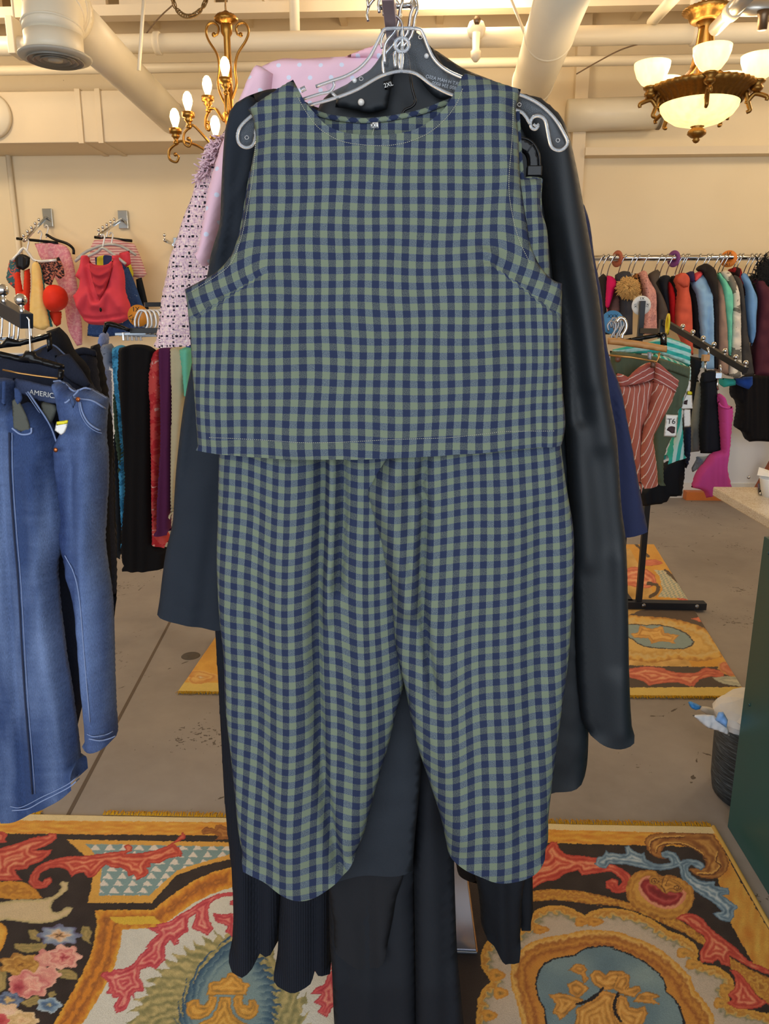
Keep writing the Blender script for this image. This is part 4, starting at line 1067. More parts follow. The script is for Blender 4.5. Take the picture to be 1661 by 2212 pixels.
# mirror leaning by the rack foot
m = empty('mirror_panel', P(1012, 2060, 1.62), 'small mirrored panel standing on the rug between the black trousers', 'mirror')
g0 = ground(1030, 2066)
mx0, mx1 = ground(960, 2066).x, g0.x
zt_ = P(1012, 1895, g0.y).z
mk('glass', [(mx0, g0.y, .012), (mx1, g0.y, .012), (mx1 - .03, g0.y + .07, zt_), (mx0, g0.y + .07, zt_), (mx0, g0.y + .012, .012), (mx1, g0.y + .012, .012), (mx1 - .03, g0.y + .082, zt_), (mx0, g0.y + .082, zt_)],
   [(0, 1, 2, 3), (7, 6, 5, 4), (0, 4, 5, 1), (1, 5, 6, 2), (2, 6, 7, 3), (3, 7, 4, 0)], plain('mirror_glass', (150, 146, 150), .12, 1.0, var=.01), m, False)
bar('edge_trim', (mx0, g0.y - .002, .014), (mx1, g0.y - .002, .014), .006, .006, plain('bright_edge', (190, 210, 240), .1, .9), m)
bar('edge_trim', (mx1, g0.y - .002, .014), (mx1 - .03, g0.y + .068, zt_), .004, .004, plain('bronze_edge', (190, 140, 90), .2, .9), m)
# ------------------------------------------------------------------ printed rugs
K5, K6, K7, K8 = (lambda p: cr(0, 1740, .24082, p)), (lambda p: cr(380, 1740, .24082, p)), (lambda p: cr(960, 1760, .24082, p)), (lambda p: cr(1261, 1760, .24082, p))
def n2(x, y, s, seed):
    r = np.random.RandomState(seed); v = 0
    for k in range(6):
        th = r.uniform(0, 6.28); f = r.uniform(.5, 1.6) / s
        v = v + np.sin(6.283 * f * (x * math.cos(th) + y * math.sin(th)) + r.uniform(0, 6.28) + 1.3 * np.sin(6.283 * f * .7 * (x * math.sin(th) - y * math.cos(th))))
    return v / 6
class Print:
    """fills flat areas of printed colour over the rug's vertices"""
    def __init__(self, x, y):
        self.x, self.y = x, y; self.c = np.zeros((len(x), 3))
    def _sel(self, poly):
        poly = np.array(poly); x0, y0 = poly.min(0); x1, y1 = poly.max(0)
        i = np.where((self.x >= x0) & (self.x <= x1) & (self.y >= y0) & (self.y <= y1))[0]
        return i[inside(poly, self.x[i], self.y[i])], poly
    def fill(self, pts, rgb, smooth=8, step=6):
        poly = outline(pts, step) if smooth else np.array(pts)
        i, _ = self._sel(poly); self.c[i] = rgb; return i
    def band(self, pts, cols, width, smooth=True, seed=1, wob=.25):
        """colour by distance from the edge: cols from the edge inwards"""
        poly = outline(pts, 6) if smooth else np.array(pts)
        i, poly = self._sel(poly)
        if not len(i): return i
        x, y = self.x[i], self.y[i]
        d = segdist([(poly[k - 1], poly[k]) for k in range(len(poly))], x, y) / width
        d = d + wob * n2(x, y, 18, seed)
        t = np.clip(d, 0, 1) * (len(cols) - 1); a = np.floor(t).astype(int); b = np.minimum(a + 1, len(cols) - 1); f = (t - a)[:, None]
        C = np.array(cols, float); self.c[i] = C[a] * (1 - f) + C[b] * f
        return i
    def leaf(self, pts, dark, mid, light, w=9, seed=1, vein=7.0):
        poly = outline(pts, 4, 40)
        i, poly = self._sel(poly)
        if not len(i): return i
        x, y = self.x[i], self.y[i]
        d = segdist([(poly[k - 1], poly[k]) for k in range(len(poly))], x, y)
        s = np.sin(d / (w * .62) * 3.14 + 1.6 * n2(x, y, 40, seed)) * .5 + .5
        t = np.clip(d / 4.5, 0, 1)
        k = np.clip(.16 + .5 * s + .22 * n2(x, y, 30, seed + 3) + .25 * np.clip(d / 14, 0, 1), 0, 1) * (.3 + .7 * t)
        D, M_, L_ = (np.array(c, float) for c in (dark, mid, light))
        kk = k[:, None]
        self.c[i] = np.where(kk < .5, D + (M_ - D) * kk * 2, M_ + (L_ - M_) * (kk - .5) * 2)
        return i
    def line(self, pts, w, rgb, sm=6):
        q = cat_curve(pts, sm) if len(pts) > 2 else [np.array(a, float) for a in pts]
        q = np.array(q); x0, y0 = q.min(0) - w; x1, y1 = q.max(0) + w
        i = np.where((self.x >= x0) & (self.x <= x1) & (self.y >= y0) & (self.y <= y1))[0]
        d = segdist(list(zip(q[:-1], q[1:])), self.x[i], self.y[i])
        i = i[d < w]; self.c[i] = rgb
    def rose(self, c, rx_, ry_, cols, petals=7, seed=1, ph=0.0):
        i = np.where((abs(self.x - c[0]) < rx_ * 1.3) & (abs(self.y - c[1]) < ry_ * 1.3))[0]
        dx, dy = (self.x[i] - c[0]) / rx_, (self.y[i] - c[1]) / ry_
        r = np.hypot(dx, dy); th = np.arctan2(dy, dx)
        lim = 1 + .13 * np.cos(petals * th + ph)
        k = r / lim
        m = k < 1; i = i[m]; k = k[m]; th = th[m]
        kk = np.clip(k + .10 * np.sin(petals * th * .5 + 9 * k + seed), 0, .999)
        C = np.array(cols, float); t = kk * (len(C) - 1); a = np.floor(t).astype(int); f = (t - a)[:, None]
        self.c[i] = C[a] * (1 - f) + C[np.minimum(a + 1, len(C) - 1)] * f
def rug_mesh(name, corners, nx, ny, paint, mat, parent, z=.008):
    """corners: back-left, back-right, front-right, front-left on the floor"""
    bl, br, fr, fl = [np.array(c[:2]) for c in corners]
    u, v = np.meshgrid(np.linspace(0, 1, nx), np.linspace(0, 1, ny))
    u, v = u.ravel()[:, None], v.ravel()[:, None]
    p = (bl * (1 - u) + br * u) * (1 - v) + (fl * (1 - u) + fr * u) * v
    zz = z + .0015 * n2(p[:, 0] * 100, p[:, 1] * 100, 30, 3)
    V = np.concatenate([p, zz[:, None]], 1)
    x, y = topx(V)
    jx, jy = 2.0 * n2(x, y, 17, 41) + 1.1 * n2(x, y, 7, 42), 1.5 * n2(x, y, 15, 43) + .8 * n2(x, y, 6, 44)
    c = paint(x + jx, y + jy, u[:, 0], v[:, 0])
    me = bpy.data.meshes.new(name)
    cen = np.array([p[:, 0].mean(), p[:, 1].mean(), 0])
    i = np.arange(nx * ny).reshape(ny, nx)
    q = np.stack([i[1:, :-1], i[1:, 1:], i[:-1, 1:], i[:-1, :-1]], -1).reshape(-1, 4)
    rim = np.concatenate([i[0, :], i[1:, -1], i[-1, -2::-1], i[-2:0:-1, 0]])
    W_ = V[rim].copy(); W_[:, 2] = .0005
    nv = len(V); k = len(rim); r0 = np.arange(k); r1 = (r0 + 1) % k
    q2 = np.stack([rim[r0], rim[r1], nv + r1, nv + r0], -1)
    Vt = np.concatenate([V, W_]) - cen; Q = np.concatenate([q, q2])
    me.vertices.add(len(Vt)); me.vertices.foreach_set('co', Vt.astype(np.float32).ravel())
    me.loops.add(Q.size); me.loops.foreach_set('vertex_index', Q.astype(np.int32).ravel())
    me.polygons.add(len(Q)); me.polygons.foreach_set('loop_start', np.arange(0, Q.size, 4, dtype=np.int32))
    me.polygons.foreach_set('use_smooth', np.ones(len(Q), bool))
    me.update(); me.validate()
    cc = np.concatenate([c, c[rim]]) / 255.0
    cc = np.where(cc <= .04045, cc / 12.92, ((cc + .055) / 1.055) ** 2.4)
    at = me.color_attributes.new('print', 'FLOAT_COLOR', 'POINT')
    at.data.foreach_set('color', np.concatenate([cc, np.ones((len(cc), 1))], 1).astype(np.float32).ravel())
    me.materials.append(mat)
    o = bpy.data.objects.new(name, me); o.location = cen
    return put(o, parent)
DK = (50, 40, 36); GOLD = (206, 146, 50); ORG = (196, 122, 42); YEL = (222, 178, 74); CRM = (214, 196, 150); BRN = (150, 96, 44)
RED_ = ((150, 44, 40), (190, 78, 62), (222, 150, 112)); PNK = ((160, 44, 62), (200, 84, 90), (228, 160, 140)); BLU = ((60, 84, 108), (120, 146, 166), (192, 202, 208))
def paint_near(x, y, u, v):
    p = Print(x, y); C = p.c
    C[:] = np.array(DK) + 8 * n2(x, y, 60, 2)[:, None]
    # back border
    yb = np.interp(x, [-200, 480, 1190, 1540, 1661], [1762, 1768, 1784, 1793, 1796])
    dy = y - yb
    m = dy < 37; t = np.clip(dy / 37, 0, 1)
    s = .5 + .5 * n2(x * .25, y, 12, 5)
    C[m] = ((np.array(YEL)[None] * s[:, None] + np.array(ORG)[None] * (1 - s[:, None])) * 1.0)[m]
    m = dy < 8; C[m] = CRM
    # chevron panel with its yellow frame
    outer = K5([(595, 305), (1100, 312), (1661, 322)]) + K6([(470, 328), (520, 474), (490, 480), (330, 520), (180, 560), (0, 630)]) + K5([(1361, 872), (1100, 876), (785, 872), (820, 720), (830, 640), (860, 600), (850, 560), (750, 440)])
    p.fill(outer, (208, 158, 72), 0)
    inn = K5([(765, 345), (1661, 362)]) + K6([(470, 368), (500, 395), (480, 440), (360, 470), (200, 520), (80, 560), (0, 590)]) + K5([(1335, 806), (890, 810), (912, 560), (850, 430)])
    i = p.fill(inn, (122, 150, 152), 0)
    xx, yy = (x[i] / .24082), ((y[i] - 1740) / .24082)
    row = np.floor((yy - 345) / 64); fy = (yy - 345) / 64 - row
    fx = ((xx - 800 + row * 38) / 131) % 1
    C[i[(np.abs(fx - .42) < fy * .42) & (fy < .86) & (fy > .05)]] = (212, 204, 194)
    # gold frame of the white field
    fr = K5([(850, 940), (1100, 938), (1385, 935), (1440, 880), (1578, 780)]) + K6([(180, 660), (330, 600), (520, 545), (520, 730), (330, 790), (150, 880), (0, 990)]) + K5([(1430, 1098), (1100, 1110), (1085, 1230), (1030, 1450), (900, 1700), (740, 1960), (600, 2180), (330, 2180), (480, 1960), (620, 1720), (750, 1480), (820, 1330), (850, 1180), (868, 1060)])
    white = K5([(1100, 1110), (1430, 1098), (1578, 990)]) + K6([(150, 880), (330, 790), (520, 730), (1000, 640), (1500, 640), (1900, 900), (2300, 1400), (2400, 2300)]) + K5([(500, 2300), (740, 1960), (900, 1700), (1030, 1450), (1085, 1230)])
    p.fill(white, (206, 204, 194), 0)
    p.band(fr, [(214, 160, 60), (204, 136, 48), (184, 112, 44), (150, 92, 44), (206, 130, 46)], 26, False, 3, .35)
    p.fill(K5([(985, 1000), (1380, 992), (1450, 1060), (1110, 1072), (1010, 1040)]), (212, 176, 62), 0)
    p.line(K5([(1385, 900), (800, 905)]), 5, DK)
    # olive feathered wreath and blue medallion
    th = np.arctan2(y - 2240, (x - 488) * 1.0)
    cx_, cy_ = 488, 2250
    def wre(pts, amp, freq, rgb, ph=0):
        poly = outline(pts, 6); i, poly = p._sel(poly)
        return i
    ol = K6([(430, 1165), (320, 1195), (200, 1250), (60, 1330), (-60, 1430), (-170, 1540), (-270, 1680), (-350, 1830), (-390, 1960), (-420, 2200), (1180, 2200), (1150, 1960), (1130, 1780), (1080, 1600), (1010, 1480), (900, 1360), (800, 1270), (680, 1200), (560, 1165)])
    poly = outline(ol, 6); x0, y0 = poly.min(0) - 30; x1, y1 = poly.max(0) + 30
    i = np.where((x > x0) & (x < x1) & (y > y0) & (y < y1))[0]
    d = segdist([(poly[k - 1], poly[k]) for k in range(len(poly))], x[i], y[i]) * np.where(inside(poly, x[i], y[i]), 1, -1)
    ang = np.arctan2(y[i] - cy_, x[i] - cx_); rr = np.hypot(x[i] - cx_, y[i] - cy_)
    nz = n2(x[i], y[i], 34, 21)
    tip = ((ang * 8.0 + rr * .035 + .35 * nz) % 1.0)
    mm = d > -24 * (tip ** 1.5) + 8
    sh = np.clip(.5 + .35 * np.sin(ang * 40 + rr * .25 + 3 * nz) + .4 * n2(x[i], y[i], 20, 22), 0, 1)
    oc = np.array((128, 126, 84)) * (1 - sh[:, None]) + np.array((190, 172, 118)) * sh[:, None]
    C[i[mm]] = oc[mm]
    bl = K6([(480, 1195), (430, 1250), (380, 1310), (280, 1380), (200, 1470), (140, 1570), (90, 1680), (50, 1800), (20, 1960), (10, 2200), (880, 2200), (880, 1960), (900, 1800), (890, 1660), (860, 1560), (810, 1450), (750, 1360), (680, 1290), (560, 1230)])
    poly = outline(bl, 6); x0, y0 = poly.min(0) - 30; x1, y1 = poly.max(0) + 30
    i = np.where((x > x0) & (x < x1) & (y > y0) & (y < y1))[0]
    d = segdist([(poly[k - 1], poly[k]) for k in range(len(poly))], x[i], y[i]) * np.where(inside(poly, x[i], y[i]), 1, -1)
    ang = np.arctan2(y[i] - cy_, x[i] - cx_); rr = np.hypot(x[i] - cx_, y[i] - cy_)
    nz = n2(x[i], y[i], 30, 23)
    tip = ((ang * 6.5 - rr * .045 + .3 * nz) % 1.0)
    d2 = d + 20 * tip ** 1.5 - 8 + 3 * nz
    mm = d2 > 0
    t = np.clip(d2 / 34, 0, 1)[:, None]
    C[i[mm]] = (np.array((48, 78, 106)) * (1 - t) + np.array((122, 146, 150)) * t)[mm]
    g1 = [(270, 1700), (285, 1640), (292, 1600), (340, 1576), (390, 1575), (410, 1545), (450, 1540), (460, 1505), (500, 1498), (545, 1510), (560, 1540), (590, 1550), (600, 1580), (650, 1590), (672, 1615), (640, 1640), (638, 1700)]
    g2 = [(300, 1700), (375, 1715), (350, 1800), (300, 1880), (220, 1918), (130, 1915), (85, 1850), (100, 1770), (150, 1738), (205, 1740), (215, 1785), (260, 1785), (285, 1750)]
    g3 = [(540, 1700), (600, 1700), (600, 1780), (650, 1790), (650, 1745), (700, 1735), (740, 1790), (735, 1860), (690, 1910), (620, 1920), (550, 1880), (520, 1800), (510, 1730)]
    g4 = [(390, 1715), (495, 1715), (500, 1830), (540, 1900), (640, 1960), (660, 2200), (100, 2200), (200, 1960), (310, 1900), (370, 1810)]
    for g_ in (g4, g2, g3, g1): p.leaf(K6(g_), (120, 100, 64), (206, 148, 62), (226, 176, 88), 9, 4)
    # red acanthus over the chevrons
    p.leaf(K5([(1645, 238), (1664, 262), (1655, 300), (1560, 345), (1620, 395), (1635, 455), (1560, 465), (1500, 480), (1440, 512), (1340, 520), (1355, 545), (1315, 560), (1340, 600), (1300, 640), (1220, 672), (1205, 620), (1150, 632), (1130, 580), (1080, 560), (1010, 558), (950, 530), (900, 570), (860, 625), (800, 652), (750, 600), (690, 612), (640, 642), (600, 580), (520, 555), (430, 570), (360, 620), (345, 670), (380, 690), (400, 655), (455, 640), (468, 690), (400, 742), (310, 745), (255, 695), (275, 615), (380, 520), (560, 465), (800, 448), (1000, 420), (1130, 402), (1108, 365), (1150, 345), (1192, 370), (1180, 410), (1120, 432), (1300, 420), (1480, 368), (1600, 290)]), *RED_, 8, 6)
    p.leaf(K5([(-60, 400), (150, 340), (290, 290), (430, 268), (440, 248), (500, 252), (516, 290), (470, 330), (420, 362), (300, 402), (472, 400), (430, 450), (370, 500), (270, 540), (250, 572), (130, 582), (170, 640), (205, 668), (60, 676), (-60, 670)]), *RED_, 9, 7)
    p.leaf(K5([(-40, 225), (40, 240), (68, 262), (45, 300), (60, 330), (-40, 345)]), *RED_, 6, 8)
    # gold dome, pale scroll
    p.band(K5([(-40, 690), (100, 676), (210, 690), (300, 740), (382, 832), (100, 842), (-40, 820)]), [(190, 128, 44), (206, 146, 54), (170, 110, 40), (208, 150, 58)], 22, True, 2, .4)
    p.band(K5([(-60, 880), (150, 845), (400, 832), (500, 795), (555, 735), (528, 705), (560, 675), (612, 690), (605, 755), (545, 810), (475, 868), (458, 920), (480, 952), (520, 955), (600, 912), (655, 915), (640, 955), (540, 1022), (400, 1057), (250, 1052), (60, 1030), (-60, 1034)]), [(150, 138, 100), (196, 176, 128), (204, 180, 138), (206, 182, 142)], 10, True, 2, .2)
    p.band(K5([(-60, 1050), (20, 1060), (66, 1130), (40, 1230), (0, 1310), (-60, 1330)]), [(206, 140, 44), (220, 168, 70)], 10)
    # flowers
    LEAF = (120, 112, 66); LF2 = (186, 160, 100)
    for pts in ([(740, 1080), (800, 1085), (820, 1150), (800, 1215), (825, 1250), (740, 1195), (720, 1150)], [(120, 1240), (260, 1240), (420, 1230), (400, 1290), (230, 1320), (140, 1290)], [(250, 1120), (310, 1110), (370, 1160), (350, 1220), (270, 1190)],
                [(480, 1490), (620, 1470), (690, 1510), (690, 1560), (600, 1560), (520, 1530)], [(-40, 1400), (60, 1500), (50, 1640), (-40, 1700)], [(430, 1680), (490, 1665), (510, 1700), (440, 1730)], [(180, 1760), (330, 1700), (390, 1760), (250, 1810)]):
        p.leaf(K5(pts), LEAF, (160, 138, 86), LF2, 7, 3)
    def ro(c, a, b, *k, **kw): q = K5([c])[0]; p.rose(q, a * .24082, b * .24082, *k, **kw)
    ro((530, 1165), 185, 92, [(60, 46, 40), (196, 150, 104), (220, 190, 160), (150, 160, 176), (128, 140, 164), (96, 90, 116)], petals=8)
    ro((190, 1430), 190, 100, [(120, 76, 36), (196, 146, 68), (160, 112, 52), (206, 160, 84), (150, 104, 50)], petals=7)
    ro((430, 1370), 110, 80, [(212, 146, 130), (226, 170, 150), (206, 130, 124)], petals=6)
    ro((570, 1360), 150, 105, [(150, 50, 60), (196, 96, 100), (228, 170, 150), (206, 120, 116), (232, 184, 164), (214, 150, 136)], petals=7, seed=2)
    ro((420, 1520), 120, 80, [(226, 170, 150), (214, 140, 130), (226, 176, 156)], petals=6)
    ro((270, 1600), 185, 118, [(232, 176, 156), (222, 150, 136), (232, 184, 164), (200, 110, 110), (226, 170, 150)], petals=7, seed=4)
    ro((165, 1630), 82, 75, [(140, 44, 58), (180, 80, 88), (214, 140, 130)], petals=5)
    ro((75, 1745), 120, 70, [(196, 160, 100), (206, 176, 120), (70, 84, 120), (120, 136, 160), (84, 96, 130)], petals=7)
    ro((440, 1790), 110, 66, [(210, 190, 130), (70, 96, 134), (120, 146, 172), (170, 186, 196)], petals=5)
    ro((60, 1860), 130, 80, [(230, 200, 180), (226, 190, 160), (214, 180, 140)], petals=6)
    ro((200, 1930), 140, 85, [(206, 160, 120), (226, 196, 150), (200, 166, 116), (226, 200, 160)], petals=7)
    ro((0, 1930), 80, 60, [(170, 50, 60), (206, 100, 100)], petals=5)
    # pink acanthus on white
    p.leaf(K6([(520, 775), (400, 788), (250, 850), (120, 930), (0, 1000)]) + K5([(1520, 1040), (1400, 1065), (1415, 1090), (1310, 1095), (1390, 1140), (1420, 1155), (1350, 1215), (1300, 1275), (1330, 1280), (1240, 1355), (1180, 1430), (1100, 1465), (1020, 1470), (1000, 1495), (925, 1492), (900, 1525), (960, 1580), (980, 1640), (950, 1690), (1000, 1690), (1010, 1725), (1060, 1720), (1020, 1800), (1040, 1862), (1130, 1830), (1165, 1760), (1180, 1700), (1212, 1742), (1205, 1680), (1230, 1675), (1292, 1660), (1280, 1590), (1255, 1540), (1262, 1470), (1350, 1445), (1395, 1470), (1425, 1440), (1480, 1390), (1490, 1250), (1530, 1200), (1560, 1262), (1600, 1240), (1612, 1180)]) + K6([(0, 1240), (60, 1160), (110, 1130), (112, 1010), (180, 970), (140, 1105), (215, 1130), (285, 1168), (340, 1100), (300, 1030), (290, 960), (310, 880), (390, 828), (520, 812)]), *PNK, 8, 9)
    p.leaf(K6([(330, 962), (400, 975), (520, 965), (520, 1190), (440, 1130), (470, 1085), (350, 1040)]), *PNK, 7, 9)
    p.leaf(K6([(480, 860), (520, 840), (520, 900), (490, 895)]), *PNK, 6, 9)
    p.leaf(K6([(1240, 1490), (1262, 1420), (1395, 1412), (1400, 1480), (1320, 1476), (1270, 1500)]), *PNK, 7, 9)
    p.leaf(K6([(1430, 1440), (1370, 1510), (1330, 1600), (1240, 1650), (1210, 1690), (1300, 1695), (1240, 1770), (1310, 1800), (1265, 1850), (1350, 1905), (1405, 1810), (1450, 1800)]), *PNK, 8, 9)
    # leaf scroll on the border
    p.leaf(K6([(225, 230), (262, 192), (310, 200), (345, 212), (360, 178), (405, 172), (440, 190), (520, 200), (520, 300), (350, 312), (380, 270), (330, 255), (250, 262)]), (120, 70, 36), (160, 104, 52), (196, 140, 74), 6, 3)
    # ------------- right-hand medallion
    C[(x > 985) & (x < 1045) & (y > 2060)] = DK
    arc = K7([(700, 690), (790, 680), (950, 664), (1200, 680), (1400, 720), (1661, 790)]) + K8([(420, 792), (560, 880), (720, 935), (830, 930), (960, 1010), (1100, 1112), (1300, 1270), (1480, 1380), (1700, 1480), (1700, 1740), (1480, 1545), (1300, 1360), (1100, 1190), (900, 1060), (700, 970), (480, 870), (300, 820), (60, 800)]) + K7([(1450, 830), (1200, 785), (1000, 765), (790, 778), (700, 790)])
    p.band(arc, [(150, 96, 40), (200, 150, 62), (170, 112, 50), (206, 160, 74), (160, 104, 46)], 20, False, 3, .4)
    sc = K7([(780, 905), (830, 850), (940, 812), (1050, 812), (1150, 842), (1265, 905), (1320, 862), (1420, 838), (1560, 832)]) + K8([(250, 835), (420, 860), (600, 930), (760, 1040), (900, 1090), (1000, 1160), (1030, 1230), (1015, 1300), (1080, 1345), (1200, 1360), (1300, 1430), (1350, 1500), (1340, 1560), (1285, 1600), (1310, 1650), (1300, 1705), (1480, 1752), (1700, 1790), (1700, 2300)]) + K7([(250, 2300), (285, 1877), (285, 1780), (300, 1650), (340, 1560), (420, 1495), (370, 1430), (325, 1350), (325, 1260), (360, 1160), (430, 1095), (560, 1200), (690, 990), (745, 985)])
    p.band(sc, [(196, 146, 60), (206, 156, 72), (176, 122, 54), (206, 166, 92), (130, 130, 106), (176, 160, 140), (180, 166, 148), (186, 170, 152)], 34, False, 5, .30)
    for c_ in ((1230, 960), (1350, 960), (860, 1030)):
        q = K7([c_])[0]; p.rose(q, 17, 10, [(160, 104, 46), (206, 150, 66), (180, 124, 54)], petals=3)
    for c_ in ((470, 1440), (500, 1600), (400, 1800)):
        q = K7([c_])[0]; p.rose(q, 17, 13, [(130, 100, 56), (210, 152, 66), (190, 132, 56)], petals=3)
    for c_ in ((900, 1240), (980, 1340), (1280, 1560), (1230, 1690)):
        q = K8([c_])[0]; p.rose(q, 18, 11, [(150, 110, 56), (204, 152, 70), (180, 128, 56)], petals=3)
    ring = K7([(590, 1420), (605, 1330), (650, 1240), (760, 1150), (900, 1100), (1080, 1072), (1250, 1036), (1450, 1034), (1600, 1060)]) + K8([(400, 1085), (540, 1130), (700, 1215), (850, 1340), (960, 1460), (1000, 1580), (1090, 1680), (1165, 1800), (1180, 1950), (1180, 2300)]) + K7([(690, 2300), (690, 1877), (668, 1760), (640, 1660), (600, 1540)])
    p.band(ring, [(196, 140, 56), (214, 170, 92), (156, 96, 44), (196, 138, 60), (150, 90, 42), (186, 124, 54), (190, 130, 56)], 46, False, 7, .14)
    b2 = K7([(818, 1560), (815, 1480), (840, 1400), (900, 1325), (970, 1290), (1060, 1272), (1180, 1255), (1215, 1215), (1290, 1185), (1430, 1172), (1560, 1190)]) + K8([(260, 1190), (400, 1240), (560, 1322), (680, 1420), (735, 1500), (740, 1580), (820, 1650), (870, 1730), (905, 1850), (910, 2300)]) + K7([(920, 2300), (905, 1877), (890, 1740), (840, 1650)])
    p.fill(b2, (36, 34, 40), 0)
    cen = np.mean(np.array(b2), 0); inner = [(cen[0] + (a - cen[0]) * .972, cen[1] + (b - cen[1]) * .972 + 1) for a, b in b2]
    i = p.fill(inner, (104, 124, 132), 0)
    C[i] = np.array((108, 130, 138)) + 22 * n2(x[i], y[i], 150, 8)[:, None] * np.array((1, .9, .6))
    for g_ in ([(1110, 1395), (1180, 1330), (1250, 1345), (1290, 1390), (1260, 1420), (1300, 1470), (1250, 1520), (1225, 1440)], [(1100, 1520), (1180, 1480), (1240, 1510), (1300, 1560), (1200, 1650), (1120, 1590)],
               [(935, 1615), (1050, 1600), (1150, 1625), (1260, 1660), (1180, 1720), (1110, 1780), (1030, 1850), (1010, 1800), (960, 1780), (1000, 1700)],
               [(1300, 1440), (1340, 1395), (1400, 1395), (1440, 1440), (1480, 1405), (1600, 1400), (1661, 1450), (1661, 1600), (1550, 1560), (1420, 1570), (1340, 1520)],
               [(1180, 1740), (1260, 1690), (1350, 1640), (1420, 1570), (1560, 1610), (1520, 1700), (1560, 1877), (1600, 2200), (1100, 2200), (1170, 1877)]):
        p.leaf(K7(g_), (110, 80, 44), (196, 138, 64), (216, 166, 90), 9, 5)
    for g_ in ([(300, 1440), (400, 1430), (410, 1500), (380, 1560), (500, 1530), (515, 1580), (450, 1640), (340, 1610), (260, 1560)], [(440, 1680), (500, 1600), (600, 1590), (695, 1630), (630, 1655), (690, 1705), (560, 1690)],
               [(300, 1600), (390, 1640), (410, 1720), (480, 1740), (540, 1710), (575, 1780), (540, 1860), (500, 1940), (420, 1960), (300, 1877), (260, 1750)]):
        p.leaf(K8(g_), (110, 80, 44), (196, 138, 64), (216, 166, 90), 9, 5)
    p.line(K7([(1420, 1555), (1360, 1620), (1280, 1670), (1190, 1700)]), 3.2, (34, 30, 34)); p.line(K8([(310, 1600), (275, 1690), (285, 1780), (330, 1850)]), 3.4, (34, 30, 34))
    # red leaf along the top
    p.leaf(K7([(700, 430), (790, 420), (850, 380), (900, 375), (890, 310), (930, 268), (955, 240), (1010, 243), (1030, 300), (1100, 352), (1250, 370), (1400, 395), (1500, 440), (1620, 500)]) + K8([(420, 545), (430, 590), (385, 690), (290, 702), (205, 662), (190, 600), (262, 570), (312, 595), (310, 640), (350, 600), (310, 555), (260, 520)]) + K7([(1480, 510), (1400, 522), (1230, 545), (1200, 500), (1070, 535), (1000, 585), (900, 602), (790, 665), (700, 690)]), *RED_, 9, 6)
    # brown corner scroll, right border
    bd = K8([(1170, 160), (1200, 560), (1310, 960), (1540, 1375), (1800, 1400), (1800, 1250), (1661, 1040), (1390, 570)])
    i = p.fill(bd, (204, 146, 56), 0)
    s = (.5 + .5 * n2(x[i] * .8, y[i] * .35, 26, 12))[:, None]
    C[i] = np.array((190, 120, 44)) * (1 - s) + np.array((214, 176, 84)) * s
    p.leaf(K8([(545, 240), (580, 190), (660, 168), (1160, 168), (1260, 330), (1300, 430), (1290, 500), (1220, 560), (1100, 572), (980, 530), (945, 480), (1090, 470), (1100, 400), (1000, 300), (870, 262), (740, 260), (690, 330), (740, 395), (650, 380), (580, 330)]), (110, 66, 34), (150, 98, 48), (196, 146, 76), 12, 5)
    for ln in ([(600, 330), (590, 250), (650, 205), (760, 195), (900, 190)], [(650, 330), (660, 280), (740, 250), (900, 260), (1040, 330), (1090, 410)], [(1200, 330), (1180, 400), (1220, 450), (1150, 520), (1020, 520)]):
        p.line(K8(ln), 1.6, (206, 160, 84)); p.line(K8([(a + 6, b + 14) for a, b in ln]), 1.3, (104, 62, 34))
    p.leaf(K8([(95, 440), (120, 380), (165, 370), (200, 318), (225, 345), (265, 335), (330, 352), (375, 345), (362, 285), (400, 272), (450, 318), (520, 350), (545, 335), (560, 400), (650, 440), (780, 430), (765, 395), (700, 380), (690, 340), (750, 318), (830, 350), (870, 412), (940, 398), (1050, 420), (1092, 465), (1050, 502), (965, 452), (938, 470), (960, 540), (1060, 590), (1180, 598), (1170, 635), (1295, 660), (1305, 715), (1245, 722), (1390, 830), (1345, 862), (1352, 905), (1310, 962), (1225, 945), (1155, 885), (1240, 862), (1170, 800), (1080, 740), (960, 660), (880, 570), (852, 470), (740, 496), (600, 492), (400, 452), (230, 440), (200, 482), (140, 472)]), *BLU, 8, 4)
    p.band(K8([(378, 650), (420, 560), (480, 510), (560, 495), (640, 505), (700, 550), (760, 540), (900, 590), (975, 660), (992, 740), (960, 840), (900, 910), (760, 935), (600, 900), (450, 830), (395, 760)]), [(150, 98, 44), (196, 144, 64), (170, 116, 50), (200, 150, 70)], 20, True, 3, .3)
    p.band(K8([(486, 650), (510, 580), (560, 548), (640, 560), (760, 620), (880, 660), (922, 700), (905, 760), (840, 825), (740, 848), (640, 820), (540, 750)]), [(206, 130, 100), (214, 150, 120), (130, 36, 40), (150, 46, 48), (176, 80, 76), (140, 44, 46), (120, 34, 38)], 26, True, 3, .12)
    p.leaf(K8([(578, 575), (610, 545), (660, 548), (692, 580), (720, 560), (770, 565), (850, 600), (895, 650), (880, 690), (830, 700), (780, 690), (740, 712), (700, 690), (650, 640), (600, 625)]), (120, 80, 40), (186, 132, 60), (212, 160, 80), 7, 4)
    for c_, r_ in (((635, 590), 9), ((835, 655), 9)):
        q = K8([c_])[0]; p.line([(q[0] + r_ * (1 - k / 16) * math.cos(k * .7), q[1] + .8 * r_ * (1 - k / 16) * math.sin(k * .7)) for k in range(16)], 1.2, (116, 76, 40))
    p.line(K8([(715, 570), (700, 640), (740, 705)]), 1.3, (116, 76, 40)); p.line(K8([(750, 575), (735, 640)]), 1.2, (116, 76, 40))
